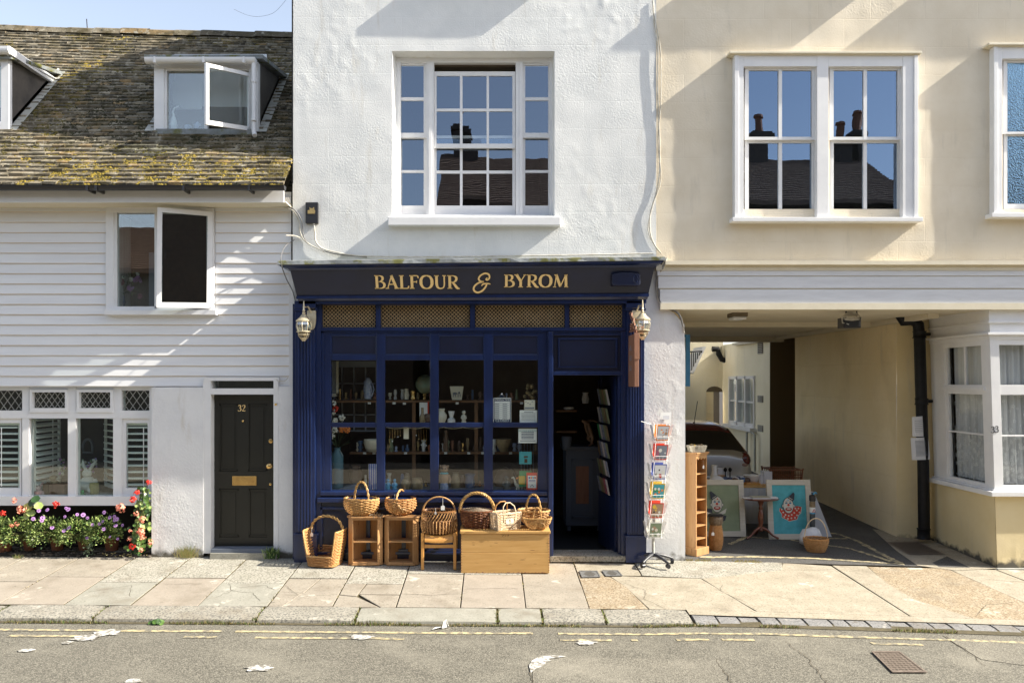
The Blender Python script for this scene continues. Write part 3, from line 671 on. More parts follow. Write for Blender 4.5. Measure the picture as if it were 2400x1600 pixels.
xs = [-8]+[X(p) for p in (0, 100, 200, 300, 400, 500, 600)]+[X(683)]
mb.add([(x, yE, rz(x, yE)-.03) for x in xs]+[(x, yRg, rz(x, yRg)-.03) for x in xs], [(i, i+1, len(xs)+i+1, len(xs)+i) for i in range(len(xs)-1)], 'soil')
mb.add([(x, yRg, rz(x, yRg)-.0) for x in (-8, X(683))]+[(x, 6.2, zE) for x in (-8, X(683))], [(0, 1, 3, 2)], 'roof_tile')
roof = mb.build('roof', cot)
mb = MB()
x = -7.9
while x < X(683, 0)-.3:
    a = x; b = min(x+.42, X(684)); j = rg.uniform(-.01, .01)
    pts = [(yRg-.13, -.09), (yRg-.09, .0), (yRg, .045), (yRg+.09, .0), (yRg+.13, -.09)]
    mb.add([(a, y, rz(a, yRg)+z+.03+j) for y, z in pts]+[(b, y, rz(b, yRg)+z+.025+j) for y, z in pts], [(i, i+1, 6+i, 5+i) for i in range(4)], 'roof_tile')
    x += .42
o = mb.build('ridge_tile', roof); tag(o, kind='stuff')
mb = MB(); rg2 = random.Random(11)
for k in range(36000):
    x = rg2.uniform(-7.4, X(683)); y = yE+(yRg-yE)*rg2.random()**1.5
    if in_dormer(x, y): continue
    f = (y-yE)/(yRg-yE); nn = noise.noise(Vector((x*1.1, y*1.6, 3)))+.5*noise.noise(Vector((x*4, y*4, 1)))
    th = (.20 if f > .74 else -.42)  # mid-roof cover kept thick to deepen the shadow there
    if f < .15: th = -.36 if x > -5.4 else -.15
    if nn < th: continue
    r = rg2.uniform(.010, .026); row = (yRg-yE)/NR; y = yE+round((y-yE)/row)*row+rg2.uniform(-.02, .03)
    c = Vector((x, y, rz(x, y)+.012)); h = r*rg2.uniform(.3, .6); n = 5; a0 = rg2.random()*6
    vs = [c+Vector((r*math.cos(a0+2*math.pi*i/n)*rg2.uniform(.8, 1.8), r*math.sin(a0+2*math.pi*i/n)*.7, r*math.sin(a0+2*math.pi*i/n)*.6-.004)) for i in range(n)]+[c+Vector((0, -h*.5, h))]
    mb.add(vs, [(i, (i+1) % n, n) for i in range(n)], 'moss' if ((f < .15 and rg2.random() < .6) or (nn > .52 and f > .6)) else 'moss_green' if (f < .2 or f > .66 or x < -5.6) and rg2.random() < .8 else 'moss_shade')  # moss in the shadowed mid-roof is coloured near black to deepen the shadow
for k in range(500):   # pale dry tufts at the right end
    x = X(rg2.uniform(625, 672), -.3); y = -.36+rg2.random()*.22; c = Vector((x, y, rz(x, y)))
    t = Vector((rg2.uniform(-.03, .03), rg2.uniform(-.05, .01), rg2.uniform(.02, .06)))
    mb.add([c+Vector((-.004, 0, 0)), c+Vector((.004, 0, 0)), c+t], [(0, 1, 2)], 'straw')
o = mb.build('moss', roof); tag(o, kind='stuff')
# gutter
mb = MB()
yg = -.45; zg = Z(436, yg); gx1 = X(667, yg)
pr = [(yg+.055*math.cos(R(a)), zg+.055*math.sin(R(a))) for a in range(180, 361, 20)]
pr = pr+[(y*.0+yg+.048*math.cos(R(a)), zg+.048*math.sin(R(a))) for a, y in zip(range(360, 179, -20), [0]*10)]
mb.xprism(pr, -9, gx1, 'black_plastic'); mb.xprism(pr[:10], gx1, gx1+.005, 'black_plastic')
for px in (208, 229, 433, 586): mb.box((X(px, yg)-.012, yg-.058, zg-.062), (X(px, yg)+.012, yg+.15, zg+.0), 'black_plastic')
mb.build('gutter', cot, smooth=40)
mb = MB(); mb.tube([P(206, 70, 2.8)-Vector((0, 0, .1)), P(203, 45, 2.8)], .008, 'black_iron'); mb.build('aerial', roof)
# dormers
def dormer(x0, x1, yf, right_only=False):
    d = thing_part('dormer', cot)
    zt = Z(141, yf); zb = Z(311, yf); yb = 1.72
    zr = rz(x1, yb)
    for xc, s in ((x1, 1), (x0, -1)):
        m = MB(); t = .03*s
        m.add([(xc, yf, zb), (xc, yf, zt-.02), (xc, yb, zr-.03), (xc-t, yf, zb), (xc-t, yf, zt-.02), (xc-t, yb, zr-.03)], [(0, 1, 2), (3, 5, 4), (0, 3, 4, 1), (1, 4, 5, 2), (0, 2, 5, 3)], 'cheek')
        # lead flashing lying on the tiles
        w = .12*s
        m.add([(xc, yf-.03, rz(xc, yf-.03)+.028), (xc+w, yf-.03, rz(xc, yf-.03)+.028), (xc+w*.8, yb+.06, rz(xc, yb+.06)+.028), (xc, yb+.06, rz(xc, yb+.06)+.028), (xc, yf, rz(xc, yf)+.09), (xc, yb, rz(xc, yb)+.09)], [(0, 1, 2, 3), (0, 3, 5, 4)], 'pale_lead')
        m.build('cheek', d)
    m = MB(); m.add([(x0-.09, yf-.10, zt+.03), (x1+.09, yf-.10, zt+.03), (x1+.09, yb+.15, zr+.06), (x0-.09, yb+.15, zr+.06), (x0-.09, yf-.10, zt-.02), (x1+.09, yf-.10, zt-.02), (x1+.09, yb+.15, zr+.01), (x0-.09, yb+.15, zr+.01)], [(0, 1, 2, 3), (7, 6, 5, 4), (0, 4, 5, 1), (1, 5, 6, 2), (2, 6, 7, 3), (3, 7, 4, 0)], 'lead')
    m.build('dormer_roof', d)
    return d, zt, zb
def thing_part(name, parent):
    o = bpy.data.objects.new(name, None); COL.objects.link(o); o.empty_display_size = .1; o.parent = parent; OFF[o.name] = OFF[parent.name]; return o
def dbox(m, px0, py0, px1, py1, yf, yb, mm='white_paint'): m.pb(px0, py0, px1, py1, yf, yb, mm)
yf = .52
d, zt, zb = dormer(X(362, yf), X(604, yf), yf)
m = MB()
for q in [(361, 146, 384, 312), (584, 146, 605, 312), (384, 146, 584, 160)]: m.pb(*q, yf-.03, yf+.06)
m.pb(384, 160, 391, 303, yf-.01, yf+.05); m.pb(391, 160, 584, 166, yf-.01, yf+.05); m.pb(479, 166, 486, 303, yf-.01, yf+.05)
m.build('window_frame', d)
m = MB(); m.pb(365, 302, 592, 317, yf-.09, yf+.05, 'lead'); m.box((X(362, yf), yf+.05, zb-.03), (X(604, yf), yf+1.0, zb), 'pale_room'); m.build('sill', d)
m = MB(); zz = zb; m.box((X(362, yf)+.04, yf+.56, zz), (X(604, yf)-.04, yf+.58, zt+.3), 'pale_room'); m.box((X(362, yf)+.04, yf+.5, zz), (X(440, yf), yf+.52, zt-.1), 'pale_room')
m.add([(X(415, yf), yf+.5, zz), (X(590, yf), yf+.5, zz), (X(590, yf), yf+.5, zz+.36), (X(455, yf), yf+.5, zz+.36)], [(0, 1, 2, 3)], 'slate_blue'); m.build('room', d)
m = MB(); m.pb(391, 166, 479, 302, yf+.02, yf+.024, 'glass_casement'); m.build('glass', d)
m = MB()       # white plastic gutter and downpipe
yy = yf-.14; pr = [(yy+.055*math.cos(R(a)), Z(140, yy)+.055*math.sin(R(a))) for a in range(180, 361, 20)]+[(yy+.055, Z(140, yy)+.012), (yy-.055, Z(140, yy)+.012)]
m.xprism(pr, X(342, yy), X(600, yy), 'white_paint'); 
for p in (366, 480, 574): m.box((X(p, yy)-.012, yy-.06, Z(140, yy)-.06), (X(p, yy)+.012, yy+.06, Z(140, yy)+.016), 'white_paint')
m.tube([P(595, 138, yy), P(595, 160, yy), P(595, 308, yy+.02), P(597, 318, yy-.03)], .030, 'white_paint', 10)
for p in (188, 278): m.tube([P(595, p, yy), P(595, p+6, yy)], .036, 'white_paint', 10)
m.build('gutter', d, smooth=40)
def casement(px, parent, fw=.045, gm='glass_casement', mm='white_paint', lites=1):
    """an opened casement: photo corners TL,TR,BR,BL each with its own depth"""
    q = [P(*p) for p in px]; n = (q[1]-q[0]).cross(q[3]-q[0]).normalized(); t = n*.035
    def pt(u, v): return q[0].lerp(q[1], u).lerp(q[3].lerp(q[2], u), v)
    w = (q[1]-q[0]).length; h = (q[3]-q[0]).length; fu, fv = fw/w, fw/h
    m = MB()
    for (a, b, c, e) in [(0, 0, 1, fv), (0, 1-fv*1.2, 1, 1), (0, fv, fu, 1-fv*1.2), (1-fu, fv, 1, 1-fv*1.2)]:
        f = [pt(a, b), pt(c, b), pt(c, e), pt(a, e)]; m.hexa([v-t*.5 for v in f], [v+t*.5 for v in f], mm)
    o = m.build('casement', parent)
    m = MB(); f = [pt(fu, fv), pt(1-fu, fv), pt(1-fu, 1-fv), pt(fu, 1-fv)]; m.hexa([v-t*.06 for v in f], [v+t*.06 for v in f], gm); m.build('glass', parent)
    return o
casement([(481, 148, -.08), (588, 173, .50), (588, 308, .50), (481, 292, -.08)], d, .045)
# left dormer, seen in part
d2, zt, zb = dormer(X(20, yf)-1.4, X(20, yf), yf)
m = MB(); m.pb(2, 132, 20, 303, yf-.03, yf+.05); m.pb(-240, 132, 2, 150, yf-.03, yf+.05); m.pb(-240, 285, 2, 303, yf-.03, yf+.05); m.build('window_frame', d2)
m = MB(); m.add([P(2, 108, yf-.14), P(22, 108, yf-.14), P(137, 188, 1.62), P(125, 196, 1.62), P(22, 128, yf-.14), P(2, 128, yf-.14)], [(0, 1, 2, 3, 4, 5)], 'white_paint')
m.hexa([P(14, 108, yf-.14), P(26, 112, yf-.14), P(26, 128, yf-.14), P(14, 128, yf-.14)], [P(126, 184, 1.7), P(138, 190, 1.7), P(138, 204, 1.7), P(126, 204, 1.7)], 'white_paint')
yy = yf-.14; pr = [(yy+.055*math.cos(R(a)), Z(118, yy)+.055*math.sin(R(a))) for a in range(180, 361, 20)]; m.xprism(pr+[(yy+.055, Z(112, yy)), (yy-.055, Z(112, yy))], X(-240, yy), X(24, yy), 'white_paint')
m.build('bargeboard', d2)
m = MB(); m.pb(-240, 150, 2, 285, yf+.01, yf+.014, 'glass_casement'); m.pb(-240, 140, 2, 300, yf+.5, yf+.52, 'pale_room'); m.build('glass', d2)
# upper casement window
w = thing_part('casement_window', cot)
m = MB()
for q in [(248, 484, 266, 728), (484, 488, 501, 728), (266, 484, 484, 498), (362, 498, 372, 722), (266, 718, 484, 728)]: m.pb(*q, YL-.045, YL+.06)
m.pb(256, 492, 274, 722, YL-.03, YL+.05); m.build('window_frame', w)
m = MB(); m.pb(244, 726, 505, 737, YL-.10, YL+.03); m.build('sill', w)
m = MB(); m.pb(266, 498, 364, 720, YL-.004, YL, 'glass_casement'); m.build('glass', w)
m = MB()
def room(m, x0, x1, z0, z1, y0, y1, mm='dark_room'):
    m.add([(x0, y0, z0), (x1, y0, z0), (x1, y1, z0), (x0, y1, z0), (x0, y0, z1), (x1, y0, z1), (x1, y1, z1), (x0, y1, z1)], [(0, 1, 2, 3), (7, 6, 5, 4), (1, 5, 6, 2), (2, 6, 7, 3), (3, 7, 4, 0)], mm)
room(m, X(240), X(520), Z(745), Z(480), YL+.06, 1.8); m.box((X(268, .2), .13, Z(720, .1)), (X(282, .2), .5, Z(500, .1)), 'curtain')
m.box((X(352, .2), .16, Z(724, .1)), (X(366, .2), .4, Z(590, .1)), 'slate_blue'); m.build('room', w)
casement([(369, 486, -.20), (498, 497, YL-.05), (495, 722, YL-.05), (367, 721, -.20)], w, .055)
m = MB(); m.tube([P(387, 590, -.17), P(388, 605, -.17)], .006, 'black_iron'); m.build('handle', w)
# leaded ground floor window
YW = .16
w = thing_part('leaded_window', cot)
m = MB()
for a, b in ((-200, -180), (-90, -70), (52, 68), (159, 178), (265, 285), (350, 356)): m.pb(a, 903, b, 1168, YW-.04, YW+.07)
m.pb(-210, 903, 356, 915, YW-.03, YW+.06); m.pb(-210, 962, 356, 980, YW-.045, YW+.06); m.pb(-210, 1163, 356, 1184, YW-.09, YW+.08)
for a, b in ((68, 159), (178, 265)):     # top-hung lights stand proud
    for q in [(a+1, 913, b-1, 919), (a+1, 956, b-1, 966), (a+1, 919, a+7, 956), (b-7, 919, b-1, 956)]: m.pb(*q, YW-.06, YW)
for a, b in ((-70, 50), (285, 350)):
    for q in [(a, 980, b, 991), (a, 1143, b, 1163), (b-4, 991, b, 1143), (a, 991, a+10, 1143)]: m.pb(*q, YW-.02, YW+.04)
m.build('window_frame', w)
m = MB(); m.pb(-210, 915, 352, 1165, YW+.012, YW+.016, 'glass'); m.build('glass', w)
m = MB()
for a, b, t, u in ((0, 52, 914, 963), (75, 152, 919, 956), (184, 259, 919, 956), (285, 352, 914, 963), (-70, -5, 914, 963)):
    A = P(a, t, YW+.005); B = P(b, u, YW+.005); st = .135 if (t < 916) else .118
    wdt = B.x-A.x; hh = A.z-B.z; hs = hh/2; ws = hs*.72
    k = -3
    while k*ws < wdt+3*ws:
        for s in (1, -1):
            x0 = k*ws if s > 0 else k*ws; pts = []
            # clip a diagonal line to the light
            x1 = x0+s*ws*2
            t0, t1 = 0.0, 1.0
            for lo, hi in ((0, wdt),):
                dx = x1-x0
                ta, tb = (lo-x0)/dx, (hi-x0)/dx
                if ta > tb: ta, tb = tb, ta
                t0 = max(t0, ta); t1 = min(t1, tb)
            if t1-t0 > .05: m.tube([A+Vector((lerp(x0, x1, t0), 0, -hh*t0)), A+Vector((lerp(x0, x1, t1), 0, -hh*t1))], .0042, 'pale_lead', 4)
        k += 1
tag(m.build('lead_lattice', w), kind='stuff')
m = MB(); room(m, X(-400), X(352), Z(1180), Z(900), YW+.07, 2.6); m.box((X(-210), YW+.02, Z(1172, YW)), (X(350), .75, Z(1168, YW)), 'white_paint'); m.build('room', w)
def louvre(name, p0, p1, z0, z1, n, fw=.035, tilt=20):
    """plantation shutter leaf between two plan points"""
    m = MB(); a = Vector((p0[0], p0[1], 0)); b = Vector((p1[0], p1[1], 0)); d = (b-a); L = d.length; ang = math.atan2(d.y, d.x); T = Matrix.Translation(a) @ Matrix.Rotation(ang, 4, 'Z')
    m.box((0, -.014, z0), (fw, .014, z1), m='louvre_white', T=T); m.box((L-fw, -.014, z0), (L, .014, z1), m='louvre_white', T=T); m.box((fw, -.014, z0), (L-fw, .014, z0+.05), m='louvre_white', T=T); m.box((fw, -.014, z1-.06), (L-fw, .014, z1), m='louvre_white', T=T)
    for i in range(n):
        z = lerp(z0+.08, z1-.09, i/(n-1)); s, c = math.sin(R(tilt))*.032, math.cos(R(tilt))*.032
        m.add([(fw, -c, z-s), (L-fw, -c, z-s), (L-fw, c, z+s), (fw, c, z+s), (fw, -c, z-s+.016), (L-fw, -c, z-s+.016), (L-fw, c, z+s+.016), (fw, c, z+s+.016)], [(3, 2, 1, 0), (4, 5, 6, 7), (0, 1, 5, 4), (1, 2, 6, 5), (2, 3, 7, 6), (3, 0, 4, 7)], 'louvre_white', T)
    m.tube([(L*.62, -.036, z0+.07), (L*.62, -.036, z1-.08)], .006, 'louvre_white', 4, T=T)
    return m.build(name, w)
z0, z1 = Z(1150, .25), Z(985, .25)
louvre('shutter', (X(-62, .21), .21), (X(50, .21), .21), z0, z1, 10, .03, 6)
louvre('shutter', (X(286, .21), .21), (X(372, .21), .21), z0, z1, 10, .03, 6)
louvre('shutter', (X(79, .24), .24), (X(140, .82), .82), z0, Z(968, .25), 12, .03, 25)
louvre('shutter', (X(283, .27), .27), (X(247, .75), .75), z0, Z(968, .25), 11, .03, 6)
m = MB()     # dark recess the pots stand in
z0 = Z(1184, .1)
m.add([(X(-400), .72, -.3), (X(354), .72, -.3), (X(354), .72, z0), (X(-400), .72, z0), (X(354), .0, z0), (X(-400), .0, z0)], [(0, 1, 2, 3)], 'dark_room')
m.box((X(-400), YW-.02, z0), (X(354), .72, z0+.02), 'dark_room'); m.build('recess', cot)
# front door
w = thing_part('front_door', cot)
m = MB(); yd = YL+.09
for k, q in enumerate([(476, 892, 494, 1296), (641, 924, 652, 1296), (494, 910, 652, 924), (478, 884, 654, 892), (641, 892, 652, 910)]): m.pb(*q, YL-.05-.002*k, YL+.14)
m.build('door_frame', w)
m = MB(); m.pb(492, 892, 642, 910, yd, yd+.004, 'glass'); m.pb(490, 890, 644, 912, yd+.05, yd+.06, 'dark_room'); m.build('fanlight', w)
m = MB(); m.pb(494, 924, 641, 1286, yd, yd+.04, 'door_dark')
for q in [(514, 947, 558, 1102), (581, 947, 626, 1102), (514, 1146, 560, 1256), (583, 1146, 629, 1256)]:
    a, b, c, e = q
    for r in [(a, b, c, b+3), (a, e-3, c, e), (a, b, a+3, e), (c-3, b, c, e)]: m.pb(*r, yd-.012, yd+.01, 'door_dark')
    m.pb(a+8, b+8, c-8, e-8, yd-.006, yd+.01, 'door_dark')
for q in [(494, 924, 514, 1286), (626, 924, 641, 1286), (514, 924, 626, 945), (514, 1104, 626, 1144), (514, 1258, 626, 1286), (558, 945, 582, 1104), (560, 1144, 583, 1258)]: m.pb(*q, yd-.014, yd, 'door_dark')
m.build('door_leaf', w)
m = MB(); m.pb(494, 1286, 643, 1300, YL-.10, yd+.05, 'slate_blue'); m.pb(492, 1296, 648, 1312, YL-.13, yd+.05, 'slab_blue'); m.build('doorstep', w)
m = MB(); m.pb(544, 1115, 601, 1137, yd-.024, yd-.012, 'brass'); m.pb(552, 1121, 593, 1131, yd-.031, yd-.02, 'brass'); m.build('letterbox', w, bevel=.002)
m = MB(); T = Matrix.Rotation(R(90), 4, 'X')
def knob(m, px, py, y, r, mm='brass', deep=.05):
    c = P(px, py, y); T = Matrix.Translation(c) @ Matrix.Rotation(R(90), 4, 'X')
    m.lathe([(r*.9, 0), (r*.9, .006), (r*.4, .01), (r*.4, deep*.5), (r*.95, deep*.62), (r, deep*.8), (r*.6, deep), (0, deep)], (0, 0, 0), mm, 14, T)
knob(m, 633, 1091, yd-.014, .034, 'brass', .07); m.build('door_knob', w, smooth=50)
for a_ in ((635, 1033, .026, .015), (634, 1134, .015, .012), (570, 986, .012, .02)): m = MB(); knob(m, a_[0], a_[1], yd-.014, a_[2], 'brass', a_[3]); m.build('lock', w, smooth=50)
m = MB(); knob(m, 647, 947, YL-.05, .016, 'brass', .02); m.build('doorbell', w, smooth=50)
# numerals drawn as strokes
def strokes(m, segs, org, s, mm, y, w=.12, th=.003, lean=0):
    for pts in segs:
        P2 = []
        n = len(pts)
        if n > 2:
            for i in range(n-1):
                p0 = pts[max(i-1, 0)]; p1 = pts[i]; p2 = pts[i+1]; p3 = pts[min(i+2, n-1)]
                for k in range(6):
                    t = k/6; q = []
                    for c in range(len(p1)):
                        q.append(.5*((2*p1[c])+(-p0[c]+p2[c])*t+(2*p0[c]-5*p1[c]+4*p2[c]-p3[c])*t*t+(-p0[c]+3*p1[c]-3*p2[c]+p3[c])*t**3))
                    P2.append(q)
            P2.append(list(pts[-1]))
        else: P2 = [list(p) for p in pts]
        L = []; Rr = []
        for i, p in enumerate(P2):
            a = Vector(P2[max(i-1, 0)][:2]); b = Vector(P2[min(i+1, len(P2)-1)][:2]); d = (b-a).normalized() if (b-a).length else Vector((1, 0)); nn = Vector((-d.y, d.x)); ww = (p[2] if len(p) > 2 else w)*.5
            L.append(Vector(p[:2])+nn*ww); Rr.append(Vector(p[:2])-nn*ww)
        k = len(P2); f = lambda q, yy: (org[0]+(q.x+lean*q.y)*s, yy, org[1]+q.y*s)
        vs = [f(q, y) for q in L]+[f(q, y) for q in Rr]+[f(q, y+th) for q in L]+[f(q, y+th) for q in Rr]
        fs = []
        for i in range(k-1): fs += [(i, i+1, k+i+1, k+i), (2*k+i+1, 2*k+i, 3*k+i, 3*k+i+1), (i+1, i, 2*k+i, 2*k+i+1), (k+i, k+i+1, 3*k+i+1, 3*k+i)]
        fs += [(0, k, 3*k, 2*k), (2*k-1, k-1, 3*k-1, 4*k-1)]
        m.add(vs, fs, mm)
THREE = [[(.08, .80, .05), (.22, .97, .1), (.42, .95, .14), (.50, .77, .16), (.40, .60, .1), (.26, .54, .05)], [(.26, .54, .05), (.44, .50, .12), (.55, .32, .17), (.48, .10, .14), (.26, .0, .08), (.08, .08, .1), (.06, .16, .1)]]
TWO = [[(.08, .76, .1), (.14, .93, .07), (.32, 1.0, .1), (.50, .88, .15), (.48, .66, .15), (.28, .36, .07), (.06, .04, .05)], [(.05, .05, .12), (.3, .06, .13), (.52, .02, .07), (.57, .16, .04)]]
m = MB(); a = P(557, 963, yd-.018); s = Z(949, yd)-Z(963, yd)
strokes(m, THREE, (a.x, a.z), s*1.0, 'gold', yd-.018); strokes(m, TWO, (a.x+.62*s+.006, a.z), s, 'gold', yd-.018); m.build('house_number', w)
# ================================================================ shop building, middle
shop = thing('shop_building', 'tall white rendered building with navy blue shopfront between cottage and cream building', 'shop', (X(1115), 2, 0))
WX0, WX1 = X(686), X(1538)
mb = MB()
HX = (X(919), X(1300), Z(506), Z(120))
wall_grid(mb, WX0, WX1, Z(712), Z(-130), [HX], 0, 'white_render', .006, .03, 1, .011)
mb.add([(WX0, 0, Z(-130)), (WX1, 0, Z(-130)), (WX1, 0, 9.2), (WX0, 0, 9.2)], [(0, 1, 2, 3)], 'white_render')
# side walls, following the gable that shades the cottage roof
for x in (WX0, WX1):
    mb.add([(x, 0, 3.0), (x, 6.2, 3.0), (x, 6.2, 7.7), (x, 3.6, 9.6), (x, 1.6, 9.2), (x, 0, 8.2)][:0] or [(x, .001, 3.0), (x, 6.2, 3.0), (x, 6.2, 9.2), (x, .001, 9.2)], [(0, 1, 2, 3)], 'white_render')
# splayed reveals
q0 = [P(919, 120, 0), P(1300, 120, 0), P(1300, 506, 0), P(919, 506, 0)]; q1 = [P(933, 141, .24), P(1292, 141, .24), P(1292, 506, .24), P(933, 506, .24)]
mb.add(q0+q1, [(0, 1, 5, 4), (1, 2, 6, 5), (3, 0, 4, 7)], 'white_render')
mb.build('wall', shop, smooth=50)
mb = MB(); mb.box((X(684), -.006, Z(430)), (X(687), .02, 9.2), 'black_iron'); mb.build('lead_flashing', shop)
mb = MB(); mb.box((WX0, 0.01, 9.2), (WX1, 6.2, 9.3), 'lead'); mb.build('roof', shop)
# sash window
sw = thing_part('sash_window', shop); ys = .20
m = MB(); m.quadbox([(909, 508), (1314, 508), (1314, 528), (909, 528)], -.11, .35, 'white_paint'); m.build('sill', sw, bevel=.008)
m = MB()
for q in [(926, 136, 939, 510), (1288, 136, 1298, 510), (1000, 145, 1017, 506), (1209, 145, 1226, 506)]: m.pb(*q, ys-.03, ys+.10)
m.pb(926, 136, 1298, 147, ys-.02, ys+.1); m.pb(926, 503, 1298, 508, ys-.05, ys+.1)
for a in (1005, 1218): m.pb(a, 147, a+6, 503, ys-.04, ys)
m.build('window_frame', sw)
def sash(q, cols, rows, yf, nm='sash', gm='glass_sash', th=.035):
    """q outer px box; cols/rows = lists of (start,end) of glass"""
    m = MB()
    xs = [q[0]]+[v for c in cols for v in c]+[q[2]]; zs = [q[1]]+[v for c in rows for v in c]+[q[3]]
    for i in range(0, len(xs), 2):
        edge = i == 0 or i == len(xs)-2
        m.pb(xs[i], q[1], xs[i+1], q[3], yf if edge else yf+.006, yf+th)
    for j in range(0, len(zs), 2):
        for (a, b) in cols: m.pb(a, zs[j], b, zs[j+1], yf+.003, yf+th-.003)
    o = m.build(nm, sw)
    m = MB()
    rg = random.Random(int(q[0]*7+q[1]))
    for (a, b) in cols:
        for (c, e) in rows:
            A = P(a-1, c-1, yf+.018); B = P(b+1, e+1, yf+.018); j = [rg.uniform(-.004, .004)*.6 for _ in range(3)]
            m.add([(A.x, A.y+j[0], A.z), (B.x, A.y+j[1], A.z), (B.x, A.y+j[2], B.z), (A.x, A.y+j[0]+j[2]-j[1], B.z)], [(0, 1, 2, 3)], gm)
    m.build('glass', sw)
    return o
r1, r2 = [(154, 228.5), (236, 311.6)], [(325, 399), (405, 482)]
for a, b, c, e in ((935, 1000, 939.5, 993), (1226, 1290, 1231, 1285)):
    sash((a, 148, b, 323), [(c, e)], r1, ys); sash((a, 318, b, 503), [(c, e)], r2, ys+.04)
cc = [(1023, 1078), (1084, 1140.5), (1146, 1201)]
sash((1018, 168, 1208, 347), cc, [(178, 255), (261, 337)], ys)
sash((1018, 318, 1208, 503), cc, [(324, 343), (348, 400), (406.5, 482)], ys+.045)
m = MB(); room(m, X(925), X(1300), Z(520), Z(130), .36, 3.0); m.pb(1018, 146, 1208, 156, ys+.06, ys+.3, 'shop_wall'); m.build('room', sw)
# second floor sill above the picture, which throws the shadow at the top
m = MB(); m.pb(992, -64, 1290, -47, -.115, .1); m.pb(1010, -330, 1275, -64, -.01, .03); m.build('upper_window', shop)
# ---------------- shopfront
yP, yF = -.14, -.05
m = MB(); rg = random.Random(4)      # lead-covered cornice top, slightly crumpled
n = 40; xa, xb = X(650, -.47), X(1559, -.47); vs = []
for i in range(n+1):
    t = i/n; x = lerp(xa, xb, t); pt = lerp(611, 602, t); pbm = lerp(620, 610, t); w = rg.uniform(-.006, .006)
    vs += [(x, .0, Z(pt, -.47)+.05), (x, -.44, Z(pt, -.47)+.008), (x, -.465, Z(pt, -.47)+w*.6), (x, -.47+w, Z(pbm, -.47)+w*.3), (x, -.40, Z(pbm, -.47)-.002)]
m.add(vs, [(i*5+k, i*5+k+1, i*5+k+6, i*5+k+5) for i in range(n) for k in range(4)]+[(4, 3, 2, 1, 0), tuple(n*5+k for k in range(5))], 'lead')
cor = m.build('cornice_lead', shop)
m = MB()
def lev(pa, pb_, ya): return [P(pa[0], pa[1], ya), P(pb_[0], pb_[1], ya)]
def band(l, r, t0, t1, b0, b1, yt, yb, yback=0.0, mm='navy'):
    """moulding run: left/right px at top and bottom, front leaning from yt (top) to yb (bottom)"""
    q = [P(l[0], t0, yt), P(r[0], t1, yt), P(r[1], b1, yb), P(l[1], b0, yb)]
    k = [Vector((v.x, yback, v.z)) for v in q]
    m.hexa(q, k, mm)
band((654, 656), (1555, 1552), 620, 611, 624, 616, -.455, -.45); band((658, 672), (1549, 1540), 624, 616, 629, 621, -.445, -.40); band((674, 678), (1540, 1535), 629, 621, 633, 626, -.39, -.375)
m.build('cornice', shop)
m = MB(); band((680, 696), (1534, 1520), 633, 626, 695, 689, -.36, -.215, 0, 'navy_panel'); fas = m.build('fascia', shop)
m = MB(); band((694, 694), (1521, 1521), 694, 688, 700, 695, -.235, -.235); band((697, 699), (1519, 1517), 700, 695, 705, 701, -.222, -.20); band((700, 700), (1515, 1515), 705, 701, 712, 710, -.17, -.17); m.build('lower_moulding', shop)
